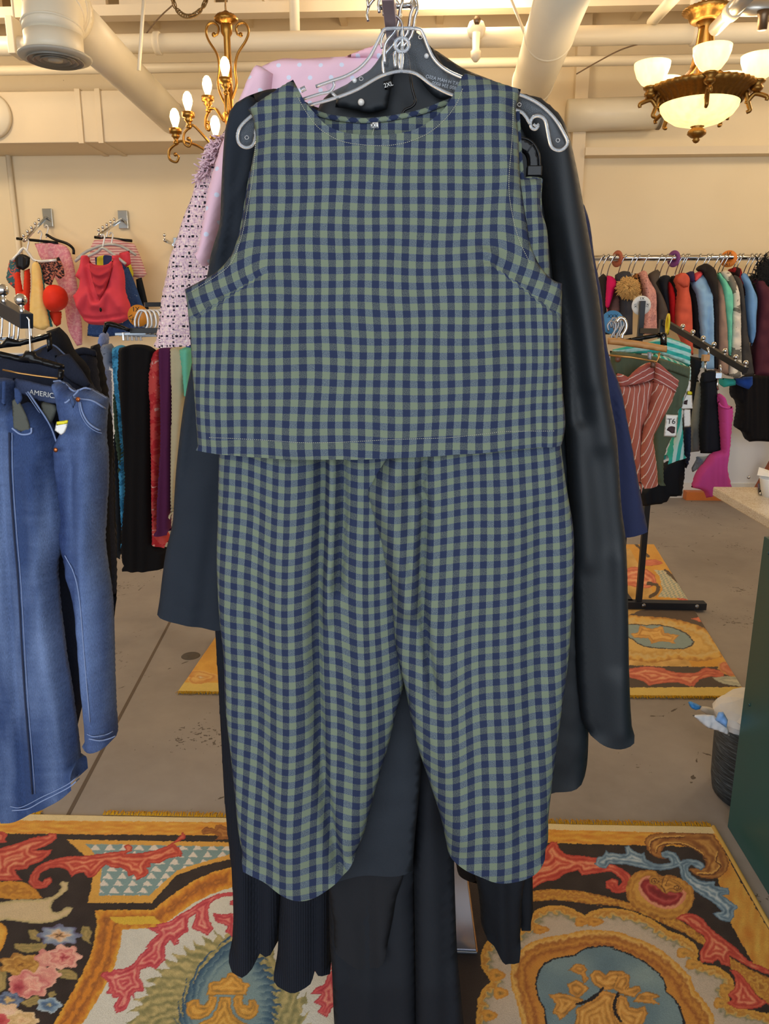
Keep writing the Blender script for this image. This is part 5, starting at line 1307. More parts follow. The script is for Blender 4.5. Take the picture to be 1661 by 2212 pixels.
    p.leaf(K8([(820, 932), (900, 885), (980, 890), (1060, 930), (1120, 1000), (1350, 1185), (1500, 1320), (1661, 1395), (1700, 1450), (1480, 1365), (1310, 1265), (1312, 1362), (1230, 1345), (1200, 1300), (1155, 1332), (1050, 1320), (1040, 1240), (1090, 1130), (1080, 1090), (1000, 1040), (905, 965)]), *RED_, 9, 6)
    p.leaf(K8([(1310, 1390), (1370, 1400), (1450, 1480), (1560, 1620), (1700, 1720), (1640, 1690), (1560, 1735), (1480, 1740), (1380, 1742), (1282, 1690), (1330, 1655), (1288, 1605), (1350, 1560), (1358, 1480)]), *RED_, 9, 6)
    # the rug runs on past the picture: scrolls, gold bars and the front border
    off = (y > 2296) | (x < -70) | ((x > 1720) & (y > 1900))
    q = n2(x, y, 150, 61); w_ = n2(x, y, 70, 62)
    e = np.where((np.abs(q) < .10)[:, None], np.array(GOLD), np.where((w_ > .28)[:, None], np.array(RED_[1]), np.where((w_ < -.34)[:, None], np.array((130, 148, 150)), np.array(DK))))
    C[off] = e[off]
    C[v > .955] = ORG; C[(v > .985)] = CRM
    return np.clip(C, 0, 255)
bl, br = ground(-420, 1755), ground(1540, 1791)
dr = (ground(1661, 2005) - br).normalized()
fr_, fl_ = br + dr * 1.25, bl + dr * 1.25
near = empty('ornate_rug', ((bl.x + br.x) / 2, (bl.y + fl_.y) / 2, 0), 'large ornate gold, black and red scroll rug in the foreground under the rack', 'rug')
rug_mesh('carpet', (bl, br, fr_, fl_), 1250, 500, paint_near, pile('rug_pile'), near)
def fringe(name, par, runs, seed, length=.022):
    r = random.Random(seed); V, Fc = [], []
    for a, b in runs:
        d = b - a; L = d.length; s = d.normalized(); out = Vector((-s.y, s.x, 0))
        if out.y < 0 and seed < 50: out = -out
        if out.y > 0 and seed >= 50: out = -out
        n = int(L / .0021)
        for k in range(n):
            p0 = a + s * (L * (k + r.random()) / n); l = length * r.uniform(.7, 1.2); j = s * r.uniform(-.006, .006)
            q = [p0 + Vector((0, 0, .006)), p0 + out * l * .5 + j * .5 + Vector((0, 0, r.uniform(.006, .013))), p0 + out * l + j + Vector((0, 0, r.uniform(.002, .008)))]
            v, f = tube_geo(q, .0011, 3); o = len(V); V += v; Fc += [tuple(i + o for i in g_) for g_ in f]
    o = mk(name, V, Fc, cloth('gold_fringe_yarn', (206, 152, 20), .8, .3), par); o['kind'] = 'stuff'; return o
fringe('fringe', near, [(ground(-420, 1756), ground(86, 1764)), (ground(222, 1764), ground(1536, 1790))], 7)
tube('bound_edge', [br + Vector((0, 0, .008)), fr_ + Vector((0, 0, .008))], .006, cloth('pale_binding', (206, 180, 110), .8), near, 8)
# ---- the second rug, further back
FZ = lambda p: cr(1270, 1040, .34358, p)
def paint_far(x, y, u, v):
    p = Print(x, y); C = p.c
    s = (.5 + .5 * n2(x, y * 2.2, 60, 3))[:, None]
    C[:] = np.array((196, 140, 50)) * (1 - s) + np.array((214, 166, 72)) * s
    m = (u > .07) & (u < .93) & (v > .05) & (v < .93)
    C[m] = ((np.array((198, 160, 92)) + 26 * n2(x, y * 2, 46, 6)[:, None]))[m]
    C[v > .965] = (206, 180, 96)
    p.fill(FZ([(150, 1150), (500, 1165), (972, 1165), (968, 1292), (150, 1296)]), (80, 68, 58), 0)
    p.fill(FZ([(250, 840), (520, 745), (700, 760), (830, 900), (790, 965), (640, 890), (520, 865)]), (84, 70, 60), 0)
    med = FZ([(100, 860), (250, 842), (380, 850), (500, 858), (640, 888), (760, 940), (800, 1000), (870, 1050), (840, 1105), (700, 1130), (560, 1118), (400, 1140), (250, 1122), (100, 1130)])
    p.band(med, [(170, 120, 52), (206, 166, 84), (200, 176, 120), (190, 150, 76), (206, 172, 100)], 26, True, 5, .3)
    p.fill(FZ([(120, 900), (255, 893), (350, 900), (450, 900), (570, 930), (640, 970), (668, 1010), (640, 1042), (480, 1052), (330, 1030), (262, 985), (120, 960)]), (70, 66, 66))
    p.fill(FZ([(120, 906), (255, 899), (350, 906), (450, 906), (565, 935), (632, 972), (660, 1010), (634, 1036), (480, 1046), (334, 1024), (268, 980), (120, 950)]), (130, 150, 152))
    p.leaf(FZ([(265, 955), (310, 950), (330, 905), (400, 925), (470, 908), (480, 950), (575, 968), (540, 1000), (550, 1020), (450, 1005), (400, 1022), (380, 985), (290, 985)]), (160, 110, 52), (206, 160, 84), (216, 180, 110), 6, 3)
    p.leaf(FZ([(180, 1200), (310, 1168), (420, 1165), (560, 1200), (680, 1200), (740, 1168), (860, 1195), (850, 1232), (760, 1230), (700, 1250), (660, 1292), (560, 1265), (470, 1270), (380, 1285), (360, 1262), (250, 1230)]), (160, 70, 56), (200, 110, 84), (224, 170, 130), 7, 4)
    p.leaf(FZ([(780, 1232), (860, 1225), (980, 1225), (980, 1292), (900, 1280), (820, 1260)]), (140, 146, 140), (180, 182, 166), (206, 204, 186), 6, 4)
    p.leaf(FZ([(830, 975), (905, 968), (925, 1035), (995, 1045), (990, 1120), (900, 1095), (840, 1052), (880, 1020)]), (160, 70, 56), (204, 116, 86), (224, 170, 130), 7, 4)
    p.band(FZ([(820, 1140), (900, 1120), (1000, 1130), (1000, 1230), (880, 1220), (820, 1180)]), [(200, 160, 84), (190, 110, 80), (206, 140, 104), (190, 110, 80)], 12)
    p.leaf(FZ([(645, 862), (720, 850), (745, 815), (770, 800), (812, 832), (790, 880), (720, 885)]), (170, 80, 60), (206, 120, 90), (226, 176, 136), 6, 4)
    p.leaf(FZ([(150, 600), (250, 545), (340, 540), (420, 588), (436, 640), (370, 672), (250, 655), (150, 680)]), (170, 80, 60), (206, 120, 90), (226, 176, 136), 8, 4)
    p.leaf(FZ([(330, 500), (420, 490), (476, 515), (420, 530), (350, 530)]), (170, 80, 60), (206, 120, 90), (226, 176, 136), 5, 4)
    p.leaf(FZ([(560, 735), (600, 725), (680, 765), (690, 780), (590, 778)]), (170, 70, 56), (206, 110, 84), (226, 170, 130), 5, 4)
    p.leaf(FZ([(800, 920), (850, 888), (920, 900), (900, 950), (840, 975), (790, 960)]), (180, 150, 100), (206, 180, 130), (214, 196, 150), 8, 4)
    pan = FZ([(415, 555), (485, 560), (695, 756), (600, 735), (440, 725), (470, 680), (450, 600)])
    i = p.fill(pan, (150, 160, 150), 0)
    C[i[(((x[i] + y[i] * .6) / 9) % 1 > .5) ^ ((y[i] / 8) % 1 > .5)]] = (196, 188, 160)
    p.line(FZ([(488, 558), (700, 756)]), 3, (84, 68, 50)); p.line(FZ([(262, 360), (380, 470)]), 2.5, (84, 68, 50)); p.line(FZ([(380, 640), (436, 655), (430, 700), (395, 720)]), 4, (84, 68, 50))
    q = cr(320, 960, .34918, [(330, 1440)])[0]
    p.rose(q, 34, 14, [(204, 190, 150), (196, 140, 70), (214, 176, 104), (190, 130, 60), (212, 170, 96)], petals=3)
    return np.clip(C, 0, 255)
fl2, fr2 = ground(385, 1497), ground(1614, 1508)
d2 = Vector((0.012, 1, 0)).normalized()
bl2, br2 = fl2 + d2 * 2.15, fr2 + d2 * 2.15
br2.x = ground(1387, 1160).x + .02
far = empty('second_ornate_rug', ((fl2.x + fr2.x) / 2, fl2.y + 1.0, 0), 'second gold scroll rug on the floor further back, behind the hanging clothes', 'rug')
rug_mesh('carpet', (bl2, br2, fr2, fl2), 640, 520, paint_far, pile('rug_pile'), far)
fringe('fringe', far, [(fl2, fr2)], 57, .016)
# ------------------------------------------------------------------ left: jeans rack in front
LA = lambda p: cr(0, 440, .27694, p)
LB = lambda p: cr(0, 780, .28898, p)
YJ = 1.76
JEAN = denim('mid_blue_denim', (46, 62, 104), .9, (120, 144, 190)); JEANL = denim('washed_blue_denim', (50, 68, 108), 1.0, (128, 150, 192))
DARKD = denim('dark_denim', (32, 36, 50), .3, (68, 76, 100)); BLKD = denim('black_denim', (22, 22, 27), .15, (44, 46, 54))
SEAM = plain('pale_denim_seam', (128, 146, 186), .9); SEAMD = plain('dark_denim_seam', (40, 48, 72), .9)
INSIDE = cloth('jeans_pocket_lining', (84, 86, 80), .9, .2)
j = empty('blue_jeans', P(110, 1250, YJ), 'faded blue jeans hung with open fly nearest on the left rack', 'jeans')
legL_ = [(-60, 830), (0, 816), (12, 816), (28, 822), (26, 850), (30, 880), (60, 868), (85, 890), (104, 912), (120, 958), (121, 985), (128, 1030), (136, 1083), (139, 1127), (133, 1165), (127, 1193), (120, 1225), (122, 1260), (126, 1310), (134, 1380), (142, 1440), (152, 1500), (160, 1560), (167, 1620), (173, 1682), (150, 1702), (120, 1718), (90, 1732), (60, 1748), (40, 1754), (24, 1752), (18, 1730), (10, 1700), (0, 1640), (-30, 1640), (-60, 1500)]
fj = add(drape(121, .006, 70, -.1), rumple(122, .002, 70), crease([(20, 920), (22, 1030), (38, 1250), (52, 1480), (70, 1720)], 6, -.010), crease([(85, 1000), (105, 1250), (120, 1500), (130, 1700)], 20, .014), crease([(110, 1000), (122, 1150), (112, 1230)], 9, -.008), crease([(28, 920), (50, 940), (66, 935)], 6, -.005))
jl = sheet('leg', legL_, YJ, JEANL, j, .10, 22, fj, 7, hem=lambda x, y: y > 1636)
legR_ = [(116, 823), (133, 823), (160, 842), (186, 836), (210, 848), (231, 860), (228, 885), (225, 936), (229, 980), (230, 1040), (226, 1110), (224, 1185), (231, 1240), (239, 1300), (243, 1400), (246, 1500), (251, 1590), (235, 1597), (215, 1601), (200, 1601), (190, 1597), (186, 1540), (180, 1480), (174, 1400), (170, 1340), (164, 1290), (150, 1240), (139, 1190), (126, 1140), (126, 1080), (121, 1000), (122, 960), (136, 930), (130, 880)]
fk = add(drape(125, .006, 60, -.05), rumple(126, .002, 60), crease([(205, 940), (200, 1100), (195, 1300), (215, 1590)], 18, .016), crease([(170, 1000), (160, 1130), (150, 1220)], 12, -.010), crease([(188, 1220), (200, 1400), (208, 1580)], 5, -.005), crease([(176, 880), (190, 905), (226, 932)], 4, -.004))
jr = sheet('leg', legR_, YJ + .035, JEAN, j, .10, 22, fk, 7, hem=lambda x, y: y > 1588)
fyl, fyr = front_y(jl), front_y(jr)
sheet('back_waistband', [(28, 816), (60, 822), (100, 832), (138, 838), (137, 872), (100, 872), (64, 858), (30, 846)], YJ + .02, denim('inner_waistband_denim', (58, 68, 96), .5, (92, 106, 140)), j, .008, 5, None, 6)
sheet('pocket_lining', [(26, 866), (36, 858), (48, 878), (60, 905), (67, 930), (50, 934), (28, 926)], YJ - .051, INSIDE, j, .003, 3, None, 5)
sheet('pocket_lining', [(88, 866), (124, 876), (118, 900), (106, 924), (92, 905)], YJ + .012, INSIDE, j, .01, 5, None, 6)
text('waistband_lettering', 'AMERICAN', P(101, 853, YJ + .008), .017, plain('pale_print', (200, 200, 196), .7), j, (math.pi / 2, math.radians(9), 0))
def seam(pts, par, Y, m=SEAM, r=.0022):
    return tube('seam', [P(a, b, Y(a, b) if callable(Y) else Y) for a, b in cat_curve(pts, 5)], r, m, par, 6)
seam([(60, 846), (82, 878), (100, 905), (113, 930), (122, 956)], j, fyl)
seam([(56, 848), (76, 878), (96, 908), (110, 936)], j, fyl, SEAM, .0012)
seam([(26, 925), (45, 938), (66, 936), (68, 924)], j, fyl)
seam([(173, 868), (178, 890), (190, 912), (208, 926), (224, 932)], j, fyr)
seam([(170, 868), (174, 892), (187, 916), (206, 931), (224, 937)], j, fyr, SEAM, .0012)
seam([(116, 824), (134, 824), (160, 845), (186, 838), (210, 850), (230, 861)], j, fyr, SEAM, .0022)
seam([(158, 858), (176, 862), (200, 866), (227, 882)], j, fyr)
seam([(170, 842), (164, 850), (146, 867), (140, 870)], j, YJ - .03)
seam([(20, 935), (22, 1030), (30, 1150), (40, 1270), (52, 1480), (70, 1715)], j, fyl, SEAMD, .0026)
seam([(26, 935), (28, 1030), (36, 1150), (46, 1270), (58, 1480), (76, 1715)], j, fyl, SEAM, .0010)
seam([(140, 1200), (160, 1240), (172, 1300), (182, 1420), (194, 1560)], j, fyr, SEAM, .0014)
seam([(22, 1742), (40, 1745), (60, 1738), (90, 1722), (120, 1708), (150, 1692), (171, 1673)], j, fyl, SEAM, .0013)
seam([(26, 1751), (60, 1747), (90, 1731), (120, 1716), (150, 1700), (171, 1682)], j, fyl, SEAM, .0018)
for a, b in ((168, 863), (120, 972)): ball('rivet', P(a, b, YJ - .03), .006, plain('copper_rivet', (176, 104, 60), .35, .9), j, 8, (1, .5, 1))
for pts in ([(148, 856), (156, 852), (164, 870), (158, 882)], [(30, 836), (40, 840), (48, 862), (40, 876), (34, 868)], [(4, 822), (14, 822), (12, 876), (3, 872)]):
    sheet('belt_loop', pts, YJ - .05, JEANL, j, .008, 2, None, 3)
pt = sheet('price_tag', [(122, 911), (148, 907), (140, 934), (132, 940), (118, 930)], YJ - .06, WHITEP, j, .0015, 2, None, 4)
sheet('tag_band', [(122, 911), (148, 907), (146, 915), (122, 919)], YJ - .0615, YELLOWP, pt, .0012, 1.5, None, 3)
seam([(188, 1586), (200, 1591), (215, 1590), (232, 1586), (248, 1577)], j, fyr, SEAM, .0013)
seam([(192, 1596), (215, 1600), (235, 1596), (249, 1590)], j, fyr, SEAM, .0018)
# darker jeans hanging behind them
def trousers(label, pts, Y, m, thick=.09, fold=None, step=8, name='dark_jeans', cat='jeans', hem=None, group=None):
    o = sheet(name, pts, Y, m, None, thick, None, fold, step, hem)
    return tag(o, label, cat, group)
t1 = trousers('near-black jeans hanging just behind the faded blue pair', [(-60, 770), (60, 762), (110, 740), (140, 764), (165, 790), (186, 818), (215, 850), (222, 1000), (190, 1300), (186, 1480), (168, 1566), (120, 1560), (0, 1660), (-60, 1640)], 1.92, DARKD, .06, drape(131, .006, 70), 14)
sheet('waistband', [(118, 768), (150, 764), (178, 800), (196, 830), (186, 842), (150, 822), (128, 800)], 1.87, DARKD, t1, .012, 4, None, 6)
trousers('black denim jeans second behind the faded blue pair, waistband folded outward', [(100, 716), (128, 706), (146, 724), (164, 760), (190, 790), (200, 830), (230, 860), (236, 1100), (243, 1280), (247, 1340), (200, 1320), (150, 1000), (110, 800)], 2.06, BLKD, .07, drape(132, .006, 60), 11)
o = trousers('dark indigo jeans with belt loops third behind the faded blue pair', [(158, 758), (178, 750), (206, 756), (210, 790), (216, 830), (226, 880), (240, 960), (246, 1100), (250, 1300), (246, 1320), (225, 1200), (200, 1000), (170, 820)], 2.22, DARKD, .07, drape(133, .005, 50), 9)
sheet('waistband', [(158, 756), (180, 750), (207, 757), (208, 772), (180, 766), (162, 772)], 2.18, DARKD, o, .01, 3, None, 5)
trousers('last black trousers on the left rack, at its right edge', [(196, 748), (214, 742), (222, 780), (232, 840), (243, 930), (248, 1080), (251, 1290), (246, 1345), (230, 1300), (215, 1000)], 2.36, BLKD, .08, drape(134, .005, 50), 9, 'black_trousers', 'trousers')
fj1 = front_y(t1)
seam([(0, 772), (60, 764), (108, 744), (138, 764), (164, 790), (184, 816)], t1, fj1, plain('grey_blue_seam', (90, 104, 136), .9), .0022)
seam([(150, 840), (170, 880), (205, 905)], t1, fj1, plain('grey_blue_seam', (90, 104, 136), .9), .0016)
# rack arm, ball stop, clamp hangers
rk = empty('waterfall_rack', (-1.15, 2.3, 0), 'black steel waterfall arm with ball stops holding the jeans at far left', 'clothes rack')
pa, pb = P(-55, 630, 1.9), P(58, 694, 1.72)
bar('arm', pa, pb, .03, .034, plain('blue_black_steel', (52, 58, 70), .35, .6), rk)
for t in (.25, .6, .93):
    q = pa + (pb - pa) * t
    tube('stop_peg', [q, q + Vector((0, 0, .034))], .006, CHROME, rk, 8); ball('ball_stop', q + Vector((0, 0, .042)), .014, CHROME, rk, 14)
bar('post', (pa.x - .42, 1.95, .02), (pa.x - .42, 1.95, pa.z + .04), .04, .04, BLACKM, rk)
bar('arm_bracket', (pa.x - .44, 1.94, pa.z + .0), pa + Vector((.01, 0, 0)), .03, .03, BLACKM, rk)
bar('foot', (pa.x - .42, 1.5, .015), (pa.x - .42, 2.5, .015), .05, .03, BLACKM, rk)
def clamp_hanger(label, pts, Y, hx, hook_top):
    h = empty('clamp_hanger', P(*hx, Y), label, 'hanger', 'black clamp hangers on the left rack')
    q = on(pts, Y)
    sheet('bar', pts, Y, BLACKP, h, .016, 3, None, 7, corner=30)
    tube('hook', on([(hx[0], hx[1]), (hx[0] - 1, hx[1] - 22), (hx[0] - 3, hook_top[1] + 12), hook_top, (hook_top[0] - 7, hook_top[1] - 6), (hook_top[0] - 14, hook_top[1] + 2)], Y), .0022, CHROME, h, 8, sm=4)
    return h
h = clamp_hanger('upper black clamp hanger on the left jeans rack', LA([(-60, 1105), (0, 1090), (55, 1040), (150, 1070), (250, 1040), (390, 1000), (405, 1020), (395, 1050), (260, 1085), (150, 1110), (0, 1130), (-60, 1145)]), 1.80, (68, 730), (60, 690))
sheet('clip', LA([(362, 1050), (404, 1040), (410, 1130), (370, 1160)]), 1.79, BLACKP, h, .014, 3, None, 5)
h = clamp_hanger('lower black clamp hanger over the faded blue jeans', LA([(-60, 1170), (0, 1150), (170, 1190), (200, 1145), (275, 1150), (290, 1190), (500, 1255), (505, 1285), (480, 1292), (280, 1250), (180, 1240), (0, 1200), (-60, 1200)]), 1.72, (66, 765), (62, 690))
sheet('clip', [(126, 796), (139, 800), (136, 822), (124, 820)], 1.71, BLACKP, h, .014, 3, None, 4)
tube('trouser_rod', on([(6, 799), (40, 806), (80, 812), (128, 818)], 1.71), .0022, plain('gold_wire', (196, 150, 90), .3, .9), h, 6)
for i, (a, b) in enumerate(((12, 674), (22, 668), (32, 664), (-4, 660))):
    h = empty('wire_hook', P(a, b, 1.84), ('first', 'second', 'third', 'fourth')[i] + ' chrome hanger hook over the left rack arm, counted from the ball stop', 'hanger', 'chrome hooks on the left rack arm')
    tube('hook', on([(a - 12, b + 14), (a - 12, b + 2), (a - 5, b - 6), (a + 5, b - 2), (a + 9, b + 14), (a + 8, b + 50), (a + 6, b + 72)], 1.84), .0024, CHROME, h, 8, sm=4)
    sheet('clip_bar', [(a - 26, b + 70), (a + 34, b + 66), (a + 34, b + 74), (a - 26, b + 78)], 1.85 + i * .02, plain('clear_hanger_plastic', (150, 160, 172), .15, .2), h, .01, 2, None, 6)
# ------------------------------------------------------------------ left: second rack with trousers and skirts
Y2 = 3.4
r2 = empty('trouser_rack', (P(330, 700, 3.6).x, 3.6, 0), 'black rack with a straight arm carrying coloured trousers, left of the tweed jacket', 'clothes rack')
q0, q1 = P(282, 714, 3.3), P(430, 714, 3.36)
bar('arm', q0, q1, .045, .022, BLACKM, r2)
q2, q3 = P(312, 658, 3.7), P(420, 657, 3.8)
bar('arm', q2, q3, .05, .02, BLACKM, r2)
bar('post', (q1.x, 3.6, .02), (q1.x, 3.6, q3.z + .05), .04, .04, BLACKM, r2)
bar('arm_bracket', (q1.x, 3.32, q1.z), (q1.x, 3.62, q1.z), .03, .03, BLACKM, r2)
bar('arm_bracket', (q1.x - .01, 3.6, q3.z), (q1.x - .01, 3.82, q3.z), .03, .03, BLACKM, r2)
bar('foot', (q1.x - .3, 3.6, .015), (q1.x + .3, 3.6, .015), .05, .03, BLACKM, r2)
d = empty('size_disc', P(299, 682, 3.3), 'orange round size divider on the left trouser rack', 'size disc', 'size discs')
q = P(299, 682, 3.32)
lathe('disc', [(.0, 0), (.046, 0), (.046, .003), (.0, .003)], q, plain('orange_plastic', (226, 142, 48), .5), d, 28, (0, -1, 0))
text('size_lettering', '1X', (q.x - .008, q.y - .004, q.z + .026), .028, INK, d)
text('size_lettering', '1X', (q.x - .03, q.y - .004, q.z - .01), .028, INK, d, (math.pi / 2, math.radians(60), 0))
bh = empty('skirt_hanger', P(246, 705, 3.25), 'black slanting clip hanger end above the pale blue jeans, on the left trouser rack', 'hanger')
sheet('bar', LA([(800, 1000), (815, 925), (850, 918), (960, 950), (1015, 975), (1010, 1000), (900, 970), (850, 960), (825, 1015)]), 3.25, BLACKP, bh, .02, 2, None, 4)
for i, a in enumerate((304, 312, 322, 331, 341)):
    h = empty('clip_hanger', P(a, 700, Y2), ('first', 'second', 'third', 'fourth', 'fifth')[i] + ' white-hooked hanger from the orange disc on the left trouser rack', 'hanger', 'hangers on the left trouser rack')
    tube('hook', on([(a - 12, 707), (a - 12, 690), (a - 4, 672), (a + 8, 672), (a + 14, 684), (a + 15, 704), (a + 4, 716)], 3.30 + .02 * i), .005, plain('white_hook', (226, 226, 228), .25, .3), h, 8, sm=4)
    bar('bar', P(a - 55, 722 + i, 3.36 + .03 * i), P(a + 12, 720 + i, 3.36 + .03 * i), .012, .012, plain('clear_hanger_plastic', (150, 160, 172), .15, .2), h)
    box('clip', P(a - 40, 736, 3.35 + .03 * i), P(a - 33, 718, 3.37 + .03 * i), plain('white_hook', (226, 226, 228), .25, .3), h, .002)
items = [
 ('pale blue jeans at the left end of the coloured trouser rack', LA([(765, 1150), (790, 1010), (835, 1000), (840, 1080), (800, 1150), (815, 1280), (860, 1300), (870, 2000), (840, 2000), (800, 1500)]), 3.52, denim('pale_blue_denim', (120, 138, 190), .5, (160, 174, 214)), 'jeans'),
 ('grey printed jeans beside the pale blue jeans', LA([(800, 1100), (870, 1090), (890, 1180), (880, 1290), (830, 1290), (800, 1180)]), 3.46, blotch('grey_print', [(74, 80, 96), (120, 128, 146), (160, 168, 184)], 60), 'jeans'),
 ('bright blue patterned trousers left of the black pair', [(243, 752), (262, 745), (276, 750), (278, 790), (270, 900), (274, 1010), (272, 1160), (268, 1180), (262, 1100), (256, 960), (250, 850), (245, 790)], 3.44, blotch('blue_floral', [(40, 70, 100), (44, 110, 150), (70, 150, 196), (96, 170, 206)], 30), 'trousers'),
 ('olive and navy speckled trousers between the black denim and the blue patterned pair', [(246, 830), (254, 850), (262, 930), (266, 1010), (262, 1020), (254, 960), (248, 880)], 3.42, blotch('olive_speckle', [(40, 50, 50), (60, 76, 60), (90, 100, 70)], 120), 'trousers'),
 ('wide black trousers hanging in the middle of the left trouser rack', [(258, 752), (290, 744), (325, 748), (336, 756), (330, 800), (326, 900), (327, 1050), (331, 1170), (345, 1180), (365, 1185), (360, 1222), (330, 1228), (300, 1230), (272, 1228), (266, 1200), (272, 1050), (266, 900), (256, 820)], 3.38, cloth('matt_black', (22, 20, 22), .95, .15), 'trousers'),
 ('black leggings just left of the wide black trousers', [(250, 900), (262, 1000), (268, 1120), (268, 1202), (252, 1198), (248, 1100), (246, 1000)], 3.5, BLK2, 'trousers'),
 ('red and white floral trousers right of the black pair', [(326, 770), (338, 756), (350, 752), (352, 800), (348, 900), (346, 1040), (344, 1130), (366, 1160), (362, 1178), (345, 1176), (331, 1168), (328, 1000), (326, 880)], 3.40, blotch('red_floral', [(220, 160, 150), (206, 80, 76), (190, 50, 56), (230, 170, 160)], 22), 'trousers'),
 ('plum trousers beside the red floral pair', [(346, 752), (362, 746), (376, 752), (374, 850), (371, 980), (370, 1080), (368, 1150), (352, 1154), (340, 1152), (342, 1080), (348, 950), (347, 830)], 3.37, cloth('plum', (88, 36, 78), .85, .15), 'trousers'),
 ('cream trousers beside the plum pair', [(369, 752), (388, 748), (398, 756), (402, 830), (398, 900), (390, 1000), (380, 1080), (374, 1117), (370, 1114), (370, 1000), (372, 860)], 3.35, cloth('cream_cotton', (196, 186, 156), .85, .12), 'trousers'),
 ('mint green trousers at the right end, below the tweed jacket', [(388, 756), (400, 750), (416, 752), (416, 860), (400, 850), (394, 800)], 3.33, cloth('mint_jersey', (110, 200, 176), .8, .12), 'trousers'),
 ('cobalt blue garment tucked behind the mint trousers', [(402, 746), (418, 742), (420, 780), (410, 780)], 3.42, cloth('cobalt', (50, 80, 170), .8, .12), 'trousers'),
]
for k, (lab, pts, Y, m, cat_) in enumerate(items):
    yb = max(b for a, b in pts)
    nm = 'jeans' if cat_ == 'jeans' else 'trousers'
    tag(sheet(nm, pts, Y, m, None, .09, 8, drape(140 + k, .010, 26), 4.5, hem=lambda x, y, yb=yb: y > yb - 14), lab, cat_)
# ------------------------------------------------------------------ left: two wall arms with tops
YW = 5.9
def wall_arm(name, label, tip, root_, knobs, plate=True):
    a = empty(name, P(root_[0], root_[1], 6.4), label, 'wall bracket')
    p0 = P(root_[0], root_[1], 6.42); p1 = P(tip[0], tip[1], 5.76)
    tube('arm', [p0, p1], .012, CHROME, a, 8)
    box('wall_plate', (p0.x - .03, 6.425, p0.z - .07), (p0.x + .05, 6.449, p0.z + .07), plain('wall_plate_metal', (200, 206, 210), .15, .9), a, .004)
    for k in range(knobs):
        q = p1 + (p0 - p1) * (k / max(1, knobs) * .85)
        tube('stop_peg', [q, q + Vector((0, 0, .03))], .005, CHROME, a, 6); ball('ball_stop', q + Vector((0, 0, .035)), .013, CHROME, a, 8)
    return a
wall_arm('garment_bracket', 'chrome waterfall arm on the back wall above the coral top', (214, 508), (262, 474), 5)
wall_arm('garment_bracket', 'chrome waterfall arm on the back wall above the orange and yellow swimwear', (52, 520), (99, 470), 5)
wall_arm('garment_bracket', 'empty straight black wall arm beside the tweed jacket', (356, 519), (382, 532), 1)
def wh(label, px, Y, bar_pts, m, name='hanger'):
    h = empty(name, P(px[0], px[1], Y), label, 'hanger', 'hangers on the two wall arms')
    tube('hook', on([(px[0] - 4, px[1] - 8), (px[0], px[1] - 14), (px[0] + 4, px[1] - 8), (px[0] + 2, px[1] + 2), (px[0], px[1] + 14)], Y), .006, plain('white_hook', (226, 226, 228), .25, .3), h, 6, sm=3)
    tube('bar', on(bar_pts, Y), .011, m, h, 8, sm=3)
    return h
GREYP = plain('grey_clear_plastic', (176, 178, 180), .2, .1)
wh('black trouser hanger over the pink floral dress on the far left wall arm', (86, 512), 6.2, LA([(130, 272), (290, 288), (450, 305)]), BLACKP)
wh('black curved hanger end at right of the far left wall arm', (100, 500), 6.25, LA([(360, 240), (430, 280), (520, 310), (570, 350), (575, 395)]), BLACKP)
wh('white plastic hanger over the floral bikini on the far left wall arm', (58, 530), 5.88, LA([(90, 445), (140, 395), (185, 345), (230, 395), (285, 448), (440, 440)]), plain('white_hook', (226, 226, 228), .25, .3))
wh('black clip hanger bar behind the coral top', (228, 510), 6.2, LA([(738, 262), (880, 274), (1030, 290)]), BLACKP)
wh('clear plastic hanger under the coral top straps', (222, 520), 5.78, LA([(585, 450), (640, 412), (690, 408), (760, 375), (800, 345), (860, 380), (905, 412), (980, 470)]), GREYP)
wh('grey plastic hanger just behind the coral top', (240, 516), 6.0, LA([(600, 430), (680, 370), (820, 320), (940, 330), (1060, 400)]), GREYP)
CORAL = cloth('coral_jersey', (206, 66, 84), .8, .12)
